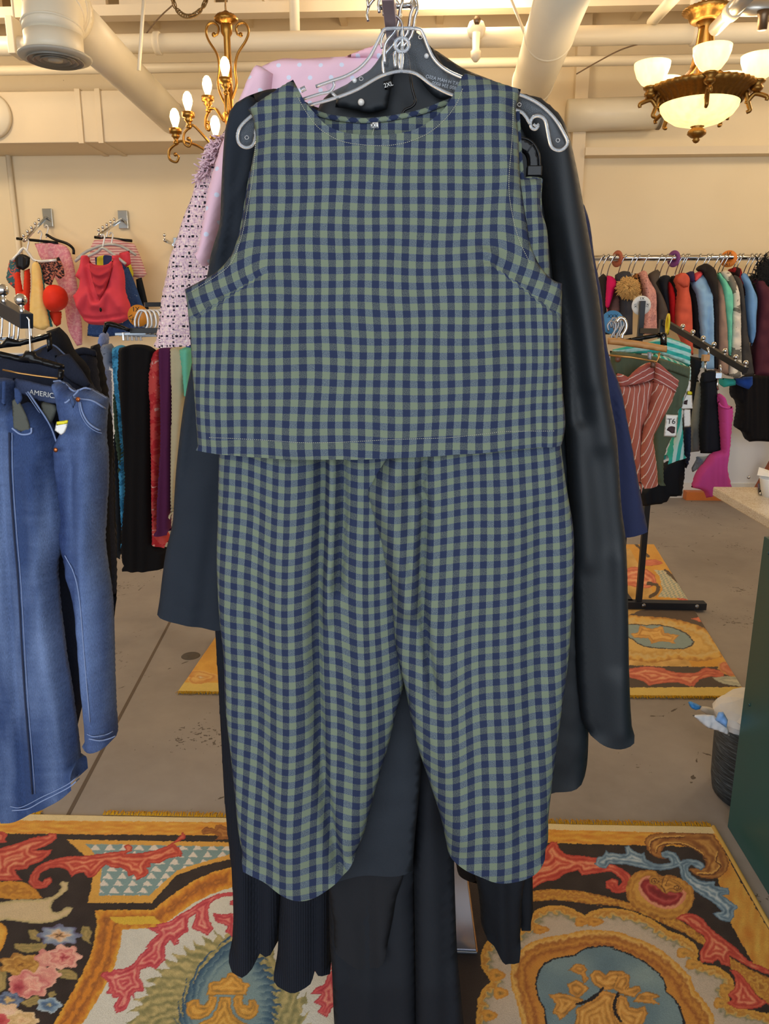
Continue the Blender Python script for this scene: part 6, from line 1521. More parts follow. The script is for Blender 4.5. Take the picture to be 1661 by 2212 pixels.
tops = [
 ('dress', 'dress', 'pink floral dress hanging at right on the far left wall arm', LA([(270, 310), (440, 305), (520, 335), (560, 420), (590, 560), (605, 660), (618, 800), (640, 960), (640, 1100), (600, 1110), (540, 1000), (500, 800), (440, 600), (330, 450)]), 6.22, blotch('pink_floral', [(190, 100, 130), (216, 140, 160), (226, 170, 180), (196, 110, 136)], 45)),
 ('black_bikini', 'bikini', 'black bikini top with small flowers on the far left wall arm', LA([(290, 440), (400, 430), (460, 415), (490, 480), (505, 560), (470, 590), (430, 560), (400, 640), (350, 620), (320, 540)]), 5.93, blotch('black_floral', [(34, 28, 32), (50, 40, 44), (190, 120, 100), (60, 44, 48)], 55)),
 ('scarf', 'scarf', 'multicoloured scarf at the left edge of the far left wall arm', LA([(75, 440), (110, 430), (150, 470), (150, 640), (110, 660), (55, 600), (60, 520)]), 5.93, blotch('bright_print', [(206, 150, 60), (60, 100, 110), (206, 90, 80), (220, 176, 90)], 24)),
 ('black_swimsuit', 'swimsuit', 'black gathered swim top above the orange straps', LA([(110, 420), (150, 395), (200, 400), (235, 420), (225, 490), (180, 520), (130, 500)]), 5.88, cloth('shiny_black', (26, 26, 30), .4, .15)),
 ('swimsuit', 'swimsuit', 'orange-red swimsuit strap hanging left of the yellow top', LA([(110, 540), (150, 520), (180, 690), (195, 520), (232, 505), (236, 640), (230, 760), (232, 850), (160, 830), (120, 690)]), 5.92, cloth('orange_red', (222, 60, 36), .7, .1)),
 ('yellow_blouse', 'blouse', 'pale yellow tie-dyed top hanging on the far left wall arm', LA([(255, 470), (285, 445), (310, 480), (330, 600), (355, 780), (390, 955), (340, 985), (250, 960), (232, 850), (250, 620)]), 5.86, blotch('yellow_tie_dye', [(226, 176, 90), (232, 196, 120), (236, 206, 140)], 14, sharp=False)),
 ('red_bikini', 'bikini', 'bright red padded bikini cup at right of the yellow top', LA([(350, 690), (380, 640), (430, 632), (490, 660), (522, 740), (500, 810), (440, 845), (380, 830), (350, 770)]), 5.86, cloth('bright_red', (226, 54, 36), .6, .08)),
 ('red_swimsuit', 'swimsuit', 'red bikini bottom hanging below the round padded cup', LA([(380, 840), (480, 840), (475, 940), (440, 960), (400, 900)]), 5.95, cloth('orange_red', (222, 60, 36), .7, .1)),
 ('teal_swimsuit', 'swimsuit', 'teal strap hanging below the yellow top', LA([(285, 455), (310, 470), (355, 700), (385, 850), (412, 960), (385, 960), (340, 800)]), 5.92, cloth('teal', (70, 150, 160), .8, .1)),
 ('striped_tee', 'shirt', 'pink and white striped tee behind the coral top', LA([(705, 350), (735, 285), (850, 270), (1050, 315), (1090, 400), (1120, 480), (1145, 550), (1100, 590), (1048, 570), (1030, 700), (760, 700)]), 6.18, stripes('pink_fine_stripe', (196, 130, 140), (226, 196, 196), .022, .5, 1)),
 ('yellow_vest', 'vest', 'yellow and navy top between the coral top and the striped tee', LA([(740, 420), (830, 400), (1020, 470), (1040, 560), (980, 640), (860, 640), (760, 520)]), 6.1, stripes('yellow_navy', (206, 196, 60), (50, 60, 110), .12, .6, 0)),
 ('denim_dress', 'dress', 'dark denim dress with small dots at right behind the coral top', LA([(960, 520), (1000, 490), (1060, 640), (1110, 780), (1150, 860), (1130, 1000), (760, 1040), (680, 1030), (690, 930), (960, 930)]), 6.05, blotch('dotted_denim', [(36, 60, 110), (44, 70, 122), (50, 78, 130), (170, 180, 196)], 60)),
 ('black_blouse', 'blouse', 'black sleeve hanging at far right behind the dotted denim dress', LA([(1060, 590), (1105, 575), (1140, 720), (1165, 840), (1120, 850), (1080, 740)]), 6.12, BLK2),
]
for k, (nm, cat_, lab, pts, Y, m) in enumerate(tops):
    tag(sheet(nm, pts, Y, m, None, .2 if nm == 'red_bikini' else .03 if 'black' in nm else .06, 6 if nm != 'red_bikini' else 25, drape(160 + k, .010, 22) if nm != 'red_bikini' else None, 3.6), lab, cat_)
o = sheet('coral_blouse', LA([(640, 400), (690, 402), (700, 452), (740, 474), (800, 480), (850, 466), (880, 442), (880, 402), (930, 400), (936, 442), (960, 520), (972, 600), (975, 680), (995, 740), (1020, 830), (1005, 890), (960, 925), (900, 940), (760, 946), (690, 935), (645, 885), (605, 800), (575, 720), (620, 660), (632, 600), (592, 570), (630, 480)]), 5.78, CORAL, None, .14, 14, add(drape(180, .008, 26), crease(LA([(700, 470), (720, 600), (770, 760)]), 4, -.03), crease(LA([(900, 450), (860, 600), (800, 760)]), 4, -.03), crease(LA([(640, 800), (720, 700), (760, 790)]), 10, .03), crease(LA([(960, 800), (880, 700), (810, 790)]), 10, .03), crease(LA([(640, 880), (780, 900), (1000, 870)]), 4, -.02)), 3.4)
tag(o, 'coral red cropped top with a keyhole, front of the second wall arm', 'blouse')
sheet('keyhole', LA([(776, 812), (788, 810), (796, 830), (788, 846), (778, 838)]), 5.66, BLK, o, .01, 1, None, 2)
sheet('back_straps', LA([(930, 385), (1010, 366), (1022, 470), (985, 495), (940, 450)]), 5.9, CORAL, o, .04, 4, None, 4)
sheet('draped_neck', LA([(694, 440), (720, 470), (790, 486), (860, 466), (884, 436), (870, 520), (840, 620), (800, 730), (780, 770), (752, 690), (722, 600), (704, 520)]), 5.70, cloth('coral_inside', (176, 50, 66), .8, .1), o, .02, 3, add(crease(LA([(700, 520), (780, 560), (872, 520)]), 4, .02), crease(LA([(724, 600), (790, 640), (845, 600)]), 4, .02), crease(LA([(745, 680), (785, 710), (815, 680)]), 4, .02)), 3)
# ------------------------------------------------------------------ right: coats on the wall rod
RC = lambda p: cr(1270, 520, .23540, p)
RB = lambda p: cr(1270, 640, .23540, p)
YR = 6.0
rod = empty('wall_rod', P(1480, 556, YR), 'chrome hanging rod along the back wall carrying the row of coats', 'clothes rail')
zr = P(1480, 557, YR).z
tube('rod', [(P(1255, 557, YR).x, YR, zr), (P(1480, 557, YR).x, YR, zr), (5.2, YR, zr)], .021, CHROME, rod, 16)
for x in (P(1262, 557, YR).x, 4.2):
    bar('bracket', (x, YR, zr), (x, WALLY, zr), .02, .03, CHROME, rod)
coats = [
 ('black coat at the left end of the wall rod', [(112, 330), (140, 300), (172, 330), (176, 480), (172, 660), (200, 860), (150, 860), (130, 560)], (36, 32, 34), 0, 120),
 ('magenta jacket near the left end of the wall rod', [(182, 318), (225, 330), (258, 366), (262, 392), (240, 470), (215, 550), (180, 655), (172, 600), (175, 450)], (196, 20, 96), 1, 165),
 ('dusty rose tweed coat behind the magenta jacket', [(255, 400), (285, 440), (296, 500), (300, 700), (306, 860), (215, 870), (195, 665), (222, 560), (240, 480)], 'rose', 0, 225),
 ('slate puffer jacket with a tan fur hood on the wall rod', [(270, 300), (320, 278), (385, 285), (408, 340), (412, 500), (408, 860), (320, 870), (306, 720), (302, 520), (280, 400)], (54, 56, 66), 1, 325),
 ('leopard print coat right of the fur hood', [(425, 300), (462, 300), (488, 345), (496, 470), (480, 500), (450, 480), (440, 380)], 'leopard', 0, 410),
 ('pink speckled tweed coat behind the white size disc', [(485, 285), (510, 272), (532, 280), (560, 350), (600, 410), (625, 470), (632, 660), (636, 860), (505, 860), (520, 660), (530, 520), (505, 380)], 'speck', 1, 450),
 ('grey hooded puffer right of the pink speckled coat', [(572, 330), (600, 278), (640, 264), (664, 290), (650, 350), (622, 390), (660, 460), (700, 540), (742, 680), (744, 860), (690, 880), (640, 860), (630, 500), (590, 400)], (78, 70, 66), 1, 535),
 ('navy-black parka left of the red coat', [(652, 350), (690, 318), (745, 322), (765, 345), (738, 380), (742, 520), (752, 690), (720, 620), (690, 520), (660, 420)], (30, 34, 44), 0, 655),
 ('red coat sleeve on the wall rod', [(735, 362), (765, 395), (786, 430), (802, 500), (804, 640), (802, 800), (782, 800), (762, 720), (752, 560), (742, 440)], (192, 24, 34), 0, 710),
 ('black coat between the red and coral coats', [(762, 325), (795, 320), (815, 350), (826, 470), (828, 640), (806, 650), (800, 480), (780, 400)], (28, 24, 26), 0, 770),
 ('coral hooded raincoat on the wall rod', [(812, 345), (848, 296), (890, 296), (925, 325), (936, 370), (928, 440), (946, 540), (958, 700), (962, 900), (966, 1050), (935, 1040), (880, 900), (826, 800), (822, 640), (838, 460), (822, 400)], (206, 92, 72), 1, 850),
 ('black coat right of the coral raincoat', [(930, 440), (945, 350), (968, 340), (985, 420), (1005, 500), (1036, 640), (1042, 800), (1042, 1000), (1000, 990), (965, 900), (958, 700), (945, 560)], (26, 24, 28), 0, 885),
 ('navy lined jacket collar beside the pale blue coat', [(905, 300), (940, 280), (975, 284), (980, 370), (960, 380), (930, 360)], (44, 38, 84), 1, 905),
 ('pink jacket collar beside the pale blue coat', [(985, 300), (1030, 275), (1062, 296), (1040, 330), (985, 380), (975, 350)], (220, 80, 90), 1, 1010),
 ('pale blue padded coat on the wall rod', [(975, 375), (1000, 330), (1040, 308), (1080, 318), (1110, 400), (1140, 480), (1150, 580), (1156, 800), (1160, 1180), (1062, 1180), (1060, 980), (1040, 780), (1030, 640), (1012, 500)], (136, 178, 222), 1, 1080),
 ('black hooded puffer right of the pale blue coat', [(1028, 265), (1055, 215), (1085, 208), (1135, 232), (1172, 270), (1190, 380), (1198, 600), (1196, 1180), (1158, 1170), (1154, 800), (1150, 560), (1120, 410), (1085, 330), (1070, 290)], (36, 32, 34), 1, 1115),
 ('taupe wool coat on the wall rod', [(1188, 350), (1215, 355), (1240, 420), (1258, 540), (1272, 700), (1284, 900), (1292, 1230), (1200, 1210), (1198, 800), (1198, 560)], (158, 132, 120), 1, 1190),
 ('mint green coat on the wall rod', [(1192, 295), (1215, 285), (1240, 330), (1300, 410), (1330, 490), (1326, 700), (1320, 900), (1312, 1085), (1285, 1000), (1275, 760), (1258, 540), (1230, 400)], (112, 206, 182), 1, 1240),
 ('white and grey camouflage coat on the wall rod', [(1225, 290), (1260, 268), (1300, 285), (1345, 350), (1385, 460), (1400, 600), (1406, 900), (1412, 1250), (1360, 1262), (1298, 1248), (1310, 1085), (1322, 900), (1328, 700), (1332, 490), (1300, 400)], 'camo', 1, 1275),
 ('long dark grey coat on the wall rod', [(1322, 310), (1360, 318), (1400, 350), (1425, 440), (1445, 600), (1470, 860), (1500, 1040), (1528, 1230), (1470, 1240), (1416, 1230), (1408, 900), (1402, 640), (1388, 460), (1350, 370)], (68, 66, 66), 1, 1370),
 ('red plaid jacket behind the bright blue coat', [(1318, 255), (1360, 240), (1405, 256), (1420, 310), (1440, 420), (1468, 560), (1465, 630), (1445, 560), (1410, 390), (1370, 320)], 'plaid', 0, 1400),
 ('bright blue padded coat near the right end of the wall rod', [(1405, 308), (1430, 296), (1455, 304), (1495, 380), (1525, 450), (1552, 520), (1545, 700), (1535, 880), (1500, 970), (1490, 800), (1470, 630), (1462, 440)], (110, 158, 218), 1, 1480),
 ('dark green-black coat left of the burgundy coat', [(1488, 330), (1520, 310), (1555, 360), (1588, 500), (1580, 680), (1570, 820), (1545, 840), (1550, 560), (1525, 440)], (36, 40, 38), 0, 1520),
 ('burgundy coat at the right edge of the picture', [(1528, 350), (1560, 325), (1600, 340), (1640, 410), (1690, 440), (1700, 1245), (1600, 1240), (1532, 1230), (1556, 860), (1582, 680), (1590, 520), (1560, 420)], (78, 36, 52), 1, 1560),
]
spec_m = {'rose': blotch('rose_tweed', [(110, 80, 76), (140, 104, 98), (164, 126, 120)], 130), 'leopard': blotch('leopard', [(30, 24, 22), (170, 116, 70), (40, 30, 26), (196, 140, 90)], 40),
          'speck': blotch('speckled_pink_tweed', [(96, 66, 66), (196, 140, 134), (214, 160, 152), (120, 84, 84)], 90), 'camo': blotch('white_camo', [(80, 80, 78), (120, 118, 112), (216, 212, 204), (226, 222, 214), (84, 86, 86)], 9),
          'plaid': stripes('red_plaid', (150, 30, 36), (44, 26, 30), .06, .5, 0)}
for k, (lab, pts, col, lev, hx) in enumerate(coats):
    pp = RC(pts); xs_ = [a for a, b in pp]; ys_ = [b for a, b in pp]
    m = spec_m[col] if isinstance(col, str) else cloth('coat_' + str(k), col, .75, .14)
    y0, y1 = min(ys_), max(ys_)
    Yc = YR - (.10 if lev else .02) - .003 * k
    # a coat hangs edge-on: its near sleeve comes forward below the shoulder
    dep = lambda x, y, Yc=Yc, y0=y0: Yc - .17 * (1 - np.exp(-np.clip(y - y0, 0, 300) / 34.0))
    o = sheet('coat', pp, dep, m, None, .20, 9, add(drape(200 + k, .010, 20), rumple(230 + k, .008, 26)), 3.8, bias=.15)
    tag(o, lab, 'coat', 'coats along the wall rod')
    h = empty('hanger', P(RC([(hx, 160)])[0][0], 560, YR), 'wire hanger of the ' + ' '.join(lab.split(' ')[:5]), 'hanger', 'hangers along the wall rod')
    h['label'] = 'hook on the wall rod holding the ' + lab.split(' on the wall')[0].split(' at the right edge')[0].split(' near the')[0].split(' at the left end')[0]
    X = P(RC([(hx, 160)])[0][0], 556, YR).x
    tipx = P(np.mean(xs_), 0, YR).x * .5 + X * .5
    pth = [Vector((X + .02 * math.sin(t), YR + .028 * math.cos(t), zr + .0 + .028 * math.sin(t))) for t in np.linspace(math.radians(-20), math.radians(190), 9)]
    pth += [Vector((X - .02, YR - .02, zr - .05)), Vector((X - .03, YR - .0, zr - .11)), Vector((X - .03, YR, P(1400, y0 + 8, YR).z))]
    tube('hook', pth, .0045, CHROME, h, 6, sm=2)
    tube('shoulder_bar', [pth[-1] + Vector((0, -.02, -.0)), pth[-1] + Vector((0, .05, -.01)), pth[-1] + Vector((0, .10, -.04))], .006, GREYP, h, 6)
    if 'fur hood' in lab:
        r_ = random.Random(9); V, Fc = [], []
        for i in range(900):
            ra, th_ = math.sqrt(r_.random()), r_.uniform(0, 6.283)
            a, b = RC([(362 + 82 * ra * math.cos(th_), 432 + 78 * ra * math.sin(th_))])[0]
            q = P(a, b, Yc - .22); q.y -= .05 * (1 - ra * ra); an = -th_ + r_.uniform(-.7, .7); L = r_.uniform(.012, .036)
            v, f = tube_geo([q, q + Vector((math.cos(an) * L * .6, -.014, math.sin(an) * L * .6)), q + Vector((math.cos(an) * L, -.016, math.sin(an) * L - .006))], [.005, .0035, .001], 4)
            n0 = len(V); V += v; Fc += [tuple(j_ + n0 for j_ in g_) for g_ in f]
        fu = mk('fur_trim', V, Fc, plain('tan_fur', (206, 166, 104), .9, var=.3, scale=60), o); fu['kind'] = 'stuff'
    if 'coral hooded' in lab:
        sheet('hood', RC([(815, 350), (850, 300), (892, 298), (928, 330), (934, 380), (915, 425), (880, 432), (845, 405), (822, 392)]), Yc - .14, m, o, .05, 8, drape(3, .012, 12), 3.5)
r_ = random.Random(12); V, Fc = [], []
for i in range(700):
    a, b = RC([(r_.gauss(1640, 42), r_.gauss(290, 52))])[0]
    q = P(a, b, 5.78); an = r_.uniform(0, 6.28); L = r_.uniform(.03, .07)
    v, f = tube_geo([q, q + Vector((math.cos(an) * L, -.03, math.sin(an) * L))], [.006, .001], 4)
    n0 = len(V); V += v; Fc += [tuple(j_ + n0 for j_ in g_) for g_ in f]
fc = sheet('fur_coat', RC([(1560, 240), (1620, 190), (1700, 185), (1740, 300), (1740, 480), (1640, 400), (1580, 350)]), 5.86, cloth('black_fur_base', (22, 20, 22), .95, .2), None, .16, 10, None, 5)
tag(fc, 'shaggy black fur coat at the far right end of the wall rod', 'coat', 'coats along the wall rod')
fu = mk('fur', V, Fc, plain('black_fur', (24, 22, 24), .8, var=.3), fc); fu['kind'] = 'stuff'
for lab, cx_, col, rx_, txt in (('copper-coloured size disc near the left end of the wall rod', 268, (176, 96, 70), .45, ''), ('purple size disc in the middle of the wall rod', 787, (130, 70, 136), .5, ''), ('orange lettered size disc at right on the wall rod', 1290, (232, 138, 54), .85, '1X')):
    a, b = RC([(cx_, 166)])[0]; q = P(a, b, YR)
    d = empty('size_disc', q, lab, 'size disc', 'size discs')
    ang = math.acos(rx_)
    n = Vector((-math.sin(ang), -math.cos(ang), 0))
    lathe('disc', [(.020, -.002), (.060, -.002), (.060, .002), (.020, .002), (.020, -.002)], q, plain('disc_' + str(cx_), col, .5), d, 26, n)
    if txt:
        t_ = text('size_lettering', txt, q + n * .006 + Vector((0, 0, .040)), .03, INK, d, (math.pi / 2, 0, -ang)); t_ = text('size_lettering', txt, q + n * .006 + Vector((.0, 0, -.038)), .03, INK, d, (math.pi / 2, math.pi, -ang))
# lower row under the coats at the far right
low = [('coat', 'black pleated skirt hanging low at the right edge below the coats', 'skirt', [(1350, 770), (1440, 735), (1560, 720), (1720, 730), (1720, 1340), (1560, 1330), (1480, 1335), (1455, 1270), (1380, 1222), (1395, 980), (1355, 940)], (22, 20, 24), 6.02),
       ('coat', 'blue hem hanging under the dark grey coat', 'coat', [(1370, 760), (1510, 735), (1508, 810), (1475, 855), (1420, 835), (1375, 800)], (40, 80, 170), 5.9),
       ('coat', 'teal hem hanging under the camouflage coat', 'coat', [(1235, 750), (1355, 760), (1356, 815), (1245, 835)], (60, 180, 176), 5.88)]
for k, (nm, lab, cat_, pts, col, Y) in enumerate(low):
    nm = 'pleated_skirt' if cat_ == 'skirt' else 'coat'
    tag(sheet(nm, RB(pts), Y, cloth('low_' + str(k), col, .85, .15), None, .2, 8, drape(260 + k, .02, 14), 4, bias=.2), lab, cat_)
# orange board and wooden foot at the wall base
a, b = ground(1460, 1066), ground(1540, 1072)
tag(box('skirting_board', (a.x, 6.34, .0), (b.x + .1, 6.425, .07), plain('orange_board', (206, 116, 50), .5)), 'orange painted board lying along the wall foot below the pink top', 'board')
wf = empty('wooden_trestle', (P(1640, 1020, 6.2).x, 6.2, 0), 'reddish wooden trestle foot by the wall at the right edge', 'trestle')
WD = plain('red_brown_wood', (150, 78, 40), .5, var=.15, scale=30)
q = P(1640, 1040, 6.2)
bar('foot_beam', (P(1606, 1040, 6.2).x, 6.2, .04), (q.x + .9, 6.2, .04), .07, .07, WD, wf)
bar('brace', (P(1632, 1035, 6.2).x, 6.2, .06), (P(1672, 985, 6.2).x, 6.2, .36), .05, .05, WD, wf)
bar('upright', (P(1676, 1035, 6.2).x, 6.2, .05), (P(1676, 1035, 6.2).x, 6.2, .9), .06, .06, WD, wf)
ball('bolt', P(1617, 1031, 6.15), .014, CHROME, wf, 8)
# ------------------------------------------------------------------ right: four-way rack with shorts
R4 = 3.72
gb = ground(1378, 1316)
rk = empty('four_way_rack', (gb.x, gb.y, 0), 'black four-way rack with a slanted ball-stop arm and T-shaped foot, right of the satin dress', 'clothes rack')
zt4 = P(1413, 690, gb.y).z
yb2 = gb.y + .25; pb2 = P(1388, 650, yb2)
bar('post', (gb.x, gb.y, .03), (gb.x, gb.y, zt4), .028, .028, BLACKM, rk)
bar('post', (pb2.x, yb2, .03), (pb2.x, yb2, pb2.z), .026, .026, BLACKM, rk)
e1 = ground(1520, 1317)
bar('foot', (gb.x - .5, gb.y, .028), (e1.x, gb.y, .028), .05, .036, BLACKM, rk)
bar('foot', (gb.x - .05, gb.y, .028), (gb.x - .05, gb.y + .9, .028), .05, .036, BLACKM, rk)
for x in (gb.x + .02, e1.x - .05): ball('foot_bolt', (x, gb.y - .026, .03), .012, STEEL, rk, 10, (1, .5, 1))
for x in (e1.x - .06, gb.x - .4): lathe('leveller', [(.0, .0), (.018, 0), (.018, .006), (.008, .012), (.0, .012)], (x, gb.y - .0, .009), CHROME, rk, 14)
q0, q1 = Vector((gb.x, gb.y - .03, zt4 - .012)), P(1611, 800, 3.25)
bar('arm', q0, q1, .022, .026, BLACKM, rk)
bar('cross_bar', (pb2.x, yb2, zt4 - .055), (gb.x, gb.y, zt4 - .055), .02, .026, BLACKM, rk)
for t in (.24, .37, .50, .63, .76, .88, .99):
    q = q0 + (q1 - q0) * t
    tube('stop_peg', [q, q + Vector((0, 0, .022))], .005, CHROME, rk, 8); ball('ball_stop', q + Vector((0, 0, .028)), .011, CHROME, rk, 12)
d = empty('size_disc', P(1385, 660, yb2 + .03), 'white round 1X size disc on top of the four-way rack', 'size disc', 'size discs')
q = P(1385, 660, yb2 + .03)
lathe('disc', [(.012, 0), (.048, 0), (.048, .003), (.012, .003), (.012, 0)], q, WHITEP, d, 30, (0, -1, 0))
text('size_lettering', '1X', (q.x, q.y - .005, q.z + .034), .020, INK, d); text('size_lettering', '1X', (q.x - .031, q.y - .005, q.z), .018, INK, d, (math.pi / 2, math.radians(80), 0)); text('size_lettering', '1X', (q.x + .031, q.y - .005, q.z), .018, INK, d, (math.pi / 2, math.radians(-80), 0))
d = empty('size_disc', P(1322, 690, 3.6), 'blue XXX size disc behind the chrome hooks at left of the four-way rack', 'size disc', 'size discs')
q = P(1322, 696, 3.62)
lathe('disc', [(.0, 0), (.052, 0), (.052, .003), (.0, .003)], q, plain('blue_disc', (76, 140, 190), .5), d, 28, (0, -1, 0))
text('size_lettering', 'XXX', (q.x, q.y - .005, q.z + .026), .022, INK, d)
d = empty('size_disc', P(1442, 700, 3.55), 'yellow ring-shaped size disc edge-on over the slanted arm', 'size disc', 'size discs')
q = P(1442, 700, 3.55)
lathe('disc', [(.028, -.003), (.046, -.003), (.046, .003), (.028, .003), (.028, -.003)], q, plain('yellow_disc', (226, 206, 40), .5), d, 28, (-1, .14, 0))
# garments on it (front to back)
ROSE_ST = stripes('rose_white_stripe', (178, 104, 90), (226, 206, 200), .0195, .13, 0, .004)
ROSE_SM = stripes('rose_smocking', (166, 92, 84), (220, 196, 192), .0235, .14, 1, .006)
OLIVE = cloth('olive_twill', (84, 96, 78), .85, .15)
TEAL = stripes('teal_white_stripe', (60, 178, 168), (190, 226, 224), .030, .5, 0, .004); TEALW = stripes('teal_smocking', (60, 176, 166), (180, 222, 218), .032, .5, 1, .005)
YS = 3.0
o = empty('striped_shorts', P(1385, 930, YS), 'rose and white striped shorts with a smocked waist, front of the four-way rack', 'shorts')
sheet('leg', RB([(260, 800), (400, 810), (560, 770), (610, 760), (600, 900), (560, 1060), (520, 1160), (490, 1320), (486, 1480), (492, 1600), (480, 1740), (470, 1800), (430, 1560), (400, 1450), (370, 1250), (330, 1000)]), YS + .02, ROSE_ST, o, .07, 12, add(drape(271, .007, 22, -.15)), 5, hem=lambda x, y: y > 1040, uvf=lambda x, y: (x + .12 * (y - 830), y))
sheet('leg', RB([(600, 770), (700, 800), (800, 880), (770, 960), (740, 1020), (690, 1110), (640, 1210), (600, 1290), (610, 1400), (630, 1560), (640, 1700), (600, 1728), (560, 1740), (490, 1748), (484, 1500), (490, 1330), (520, 1160), (570, 980)]), YS - .02, ROSE_ST, o, .08, 14, add(drape(272, .007, 22, .3)), 5, hem=lambda x, y: y > 1040, uvf=lambda x, y: (x + .42 * (y - 830), y))
sheet('smocked_waist', RB([(258, 705), (310, 715), (370, 742), (420, 690), (480, 642), (540, 612), (600, 605), (610, 640), (612, 700), (600, 770), (560, 780), (420, 815), (290, 830), (270, 780)]), YS + .0, ROSE_SM, o, .05, 6, rumple(273, .006, 8), 3.4, uvf=lambda x, y: (x, y + .55 * np.clip(x - 1350, 0, 80) * 1.0 - .25 * np.clip(1350 - x, 0, 30)))
sheet('smocked_waist', RB([(605, 605), (640, 610), (700, 655), (780, 730), (832, 770), (815, 840), (790, 900), (700, 840), (620, 800), (600, 780), (612, 700)]), YS - .03, ROSE_SM, o, .05, 6, rumple(274, .006, 8), 3.4, uvf=lambda x, y: (x, y - .62 * (x - 1412)))
pt = sheet('price_tag', RB([(715, 1084), (825, 1090), (810, 1296), (695, 1286)]), YS - .12, WHITEP, o, .002, 2, None, 5)
text('tag_lettering', 'T6', P(*RB([(766, 1150)])[0], YS - .124), .028, INK, pt)
sheet('tag_blot', RB([(740, 1200), (770, 1192), (800, 1200), (796, 1255), (770, 1258), (745, 1240), (722, 1228)]), YS - .1215, plain('dark_print', (60, 40, 46), .7), pt, .001, 1, None, 3)
o = empty('olive_shorts', P(1440, 900, YS + .2), 'olive green cargo shorts behind the striped rose shorts', 'shorts')
sheet('body', RB([(200, 500), (400, 525), (640, 560), (800, 610), (935, 650), (925, 740), (905, 830), (880, 900), (862, 960), (858, 1020), (820, 1040), (810, 1180), (770, 1270), (720, 1380), (692, 1480), (688, 1600), (692, 1722), (640, 1722), (610, 1650), (560, 1200), (400, 900), (220, 800)]), YS + .16, OLIVE, o, .09, 12, add(drape(281, .008, 24), crease(RB([(800, 700), (790, 900), (700, 1300)]), 5, -.01)), 5, hem=lambda x, y: y > 1040)
sheet('waistband', RB([(640, 570), (800, 616), (932, 655), (922, 750), (790, 700), (650, 660)]), YS + .11, OLIVE, o, .03, 4, drape(283, .008, 5), 3)
ball('button', P(*RB([(275, 578)])[0], YS + .10), .012, plain('brown_button', (110, 70, 50), .4), o, 10, (1, .4, 1))
o = empty('teal_shorts', P(1470, 860, YS + .4), 'teal and white striped shorts with a ruffled waist behind the olive shorts', 'shorts')
sheet('body', RB([(600, 520), (720, 560), (850, 610), (935, 640), (930, 760), (905, 850), (870, 930), (850, 1030), (858, 1150), (870, 1300), (882, 1470), (800, 1490), (705, 1528), (740, 1400), (770, 1290), (700, 1000), (600, 700)]), YS + .34, TEAL, o, .09, 10, drape(291, .010, 20), 4.5, hem=lambda x, y: y > 980, uvf=lambda x, y: (x + .2 * (y - 850), y))
sheet('smocked_waist', RB([(225, 490), (400, 450), (560, 420), (660, 385), (745, 380), (800, 400), (870, 425), (942, 462), (938, 560), (930, 650), (860, 610), (760, 570), (700, 545), (640, 530), (400, 525), (225, 510)]), YS + .28, TEALW, o, .05, 6, rumple(293, .008, 9), 3.4, uvf=lambda x, y: (x, y - .45 * np.clip(x - 1430, 0, 100) + .12 * (x - 1430)))
pt = sheet('price_tag', RB([(880, 950), (912, 872), (955, 880), (962, 1032), (862, 1040), (850, 1020)]), YS + .18, WHITEP, o, .002, 2, None, 4)
sheet('tag_band', RB([(914, 868), (958, 874), (955, 908), (908, 904)]), YS + .176, YELLOWP, pt, .001, 1, None, 3)
sheet('tag_blot', RB([(885, 960), (915, 950), (910, 995), (880, 990)]), YS + .176, plain('dark_print', (60, 40, 46), .7), pt, .001, 1, None, 3)
sheet('price_tag', RB([(872, 1034), (940, 1040), (946, 1198), (882, 1202)]), YS + .16, WHITEP, o, .002, 2, None, 4)
sheet('price_tag', RB([(915, 770), (945, 768), (935, 870), (905, 930), (900, 880)]), YS + .20, WHITEP, o, .002, 2, None, 4)
G_ = 'shorts and skirts on the slanted arm'
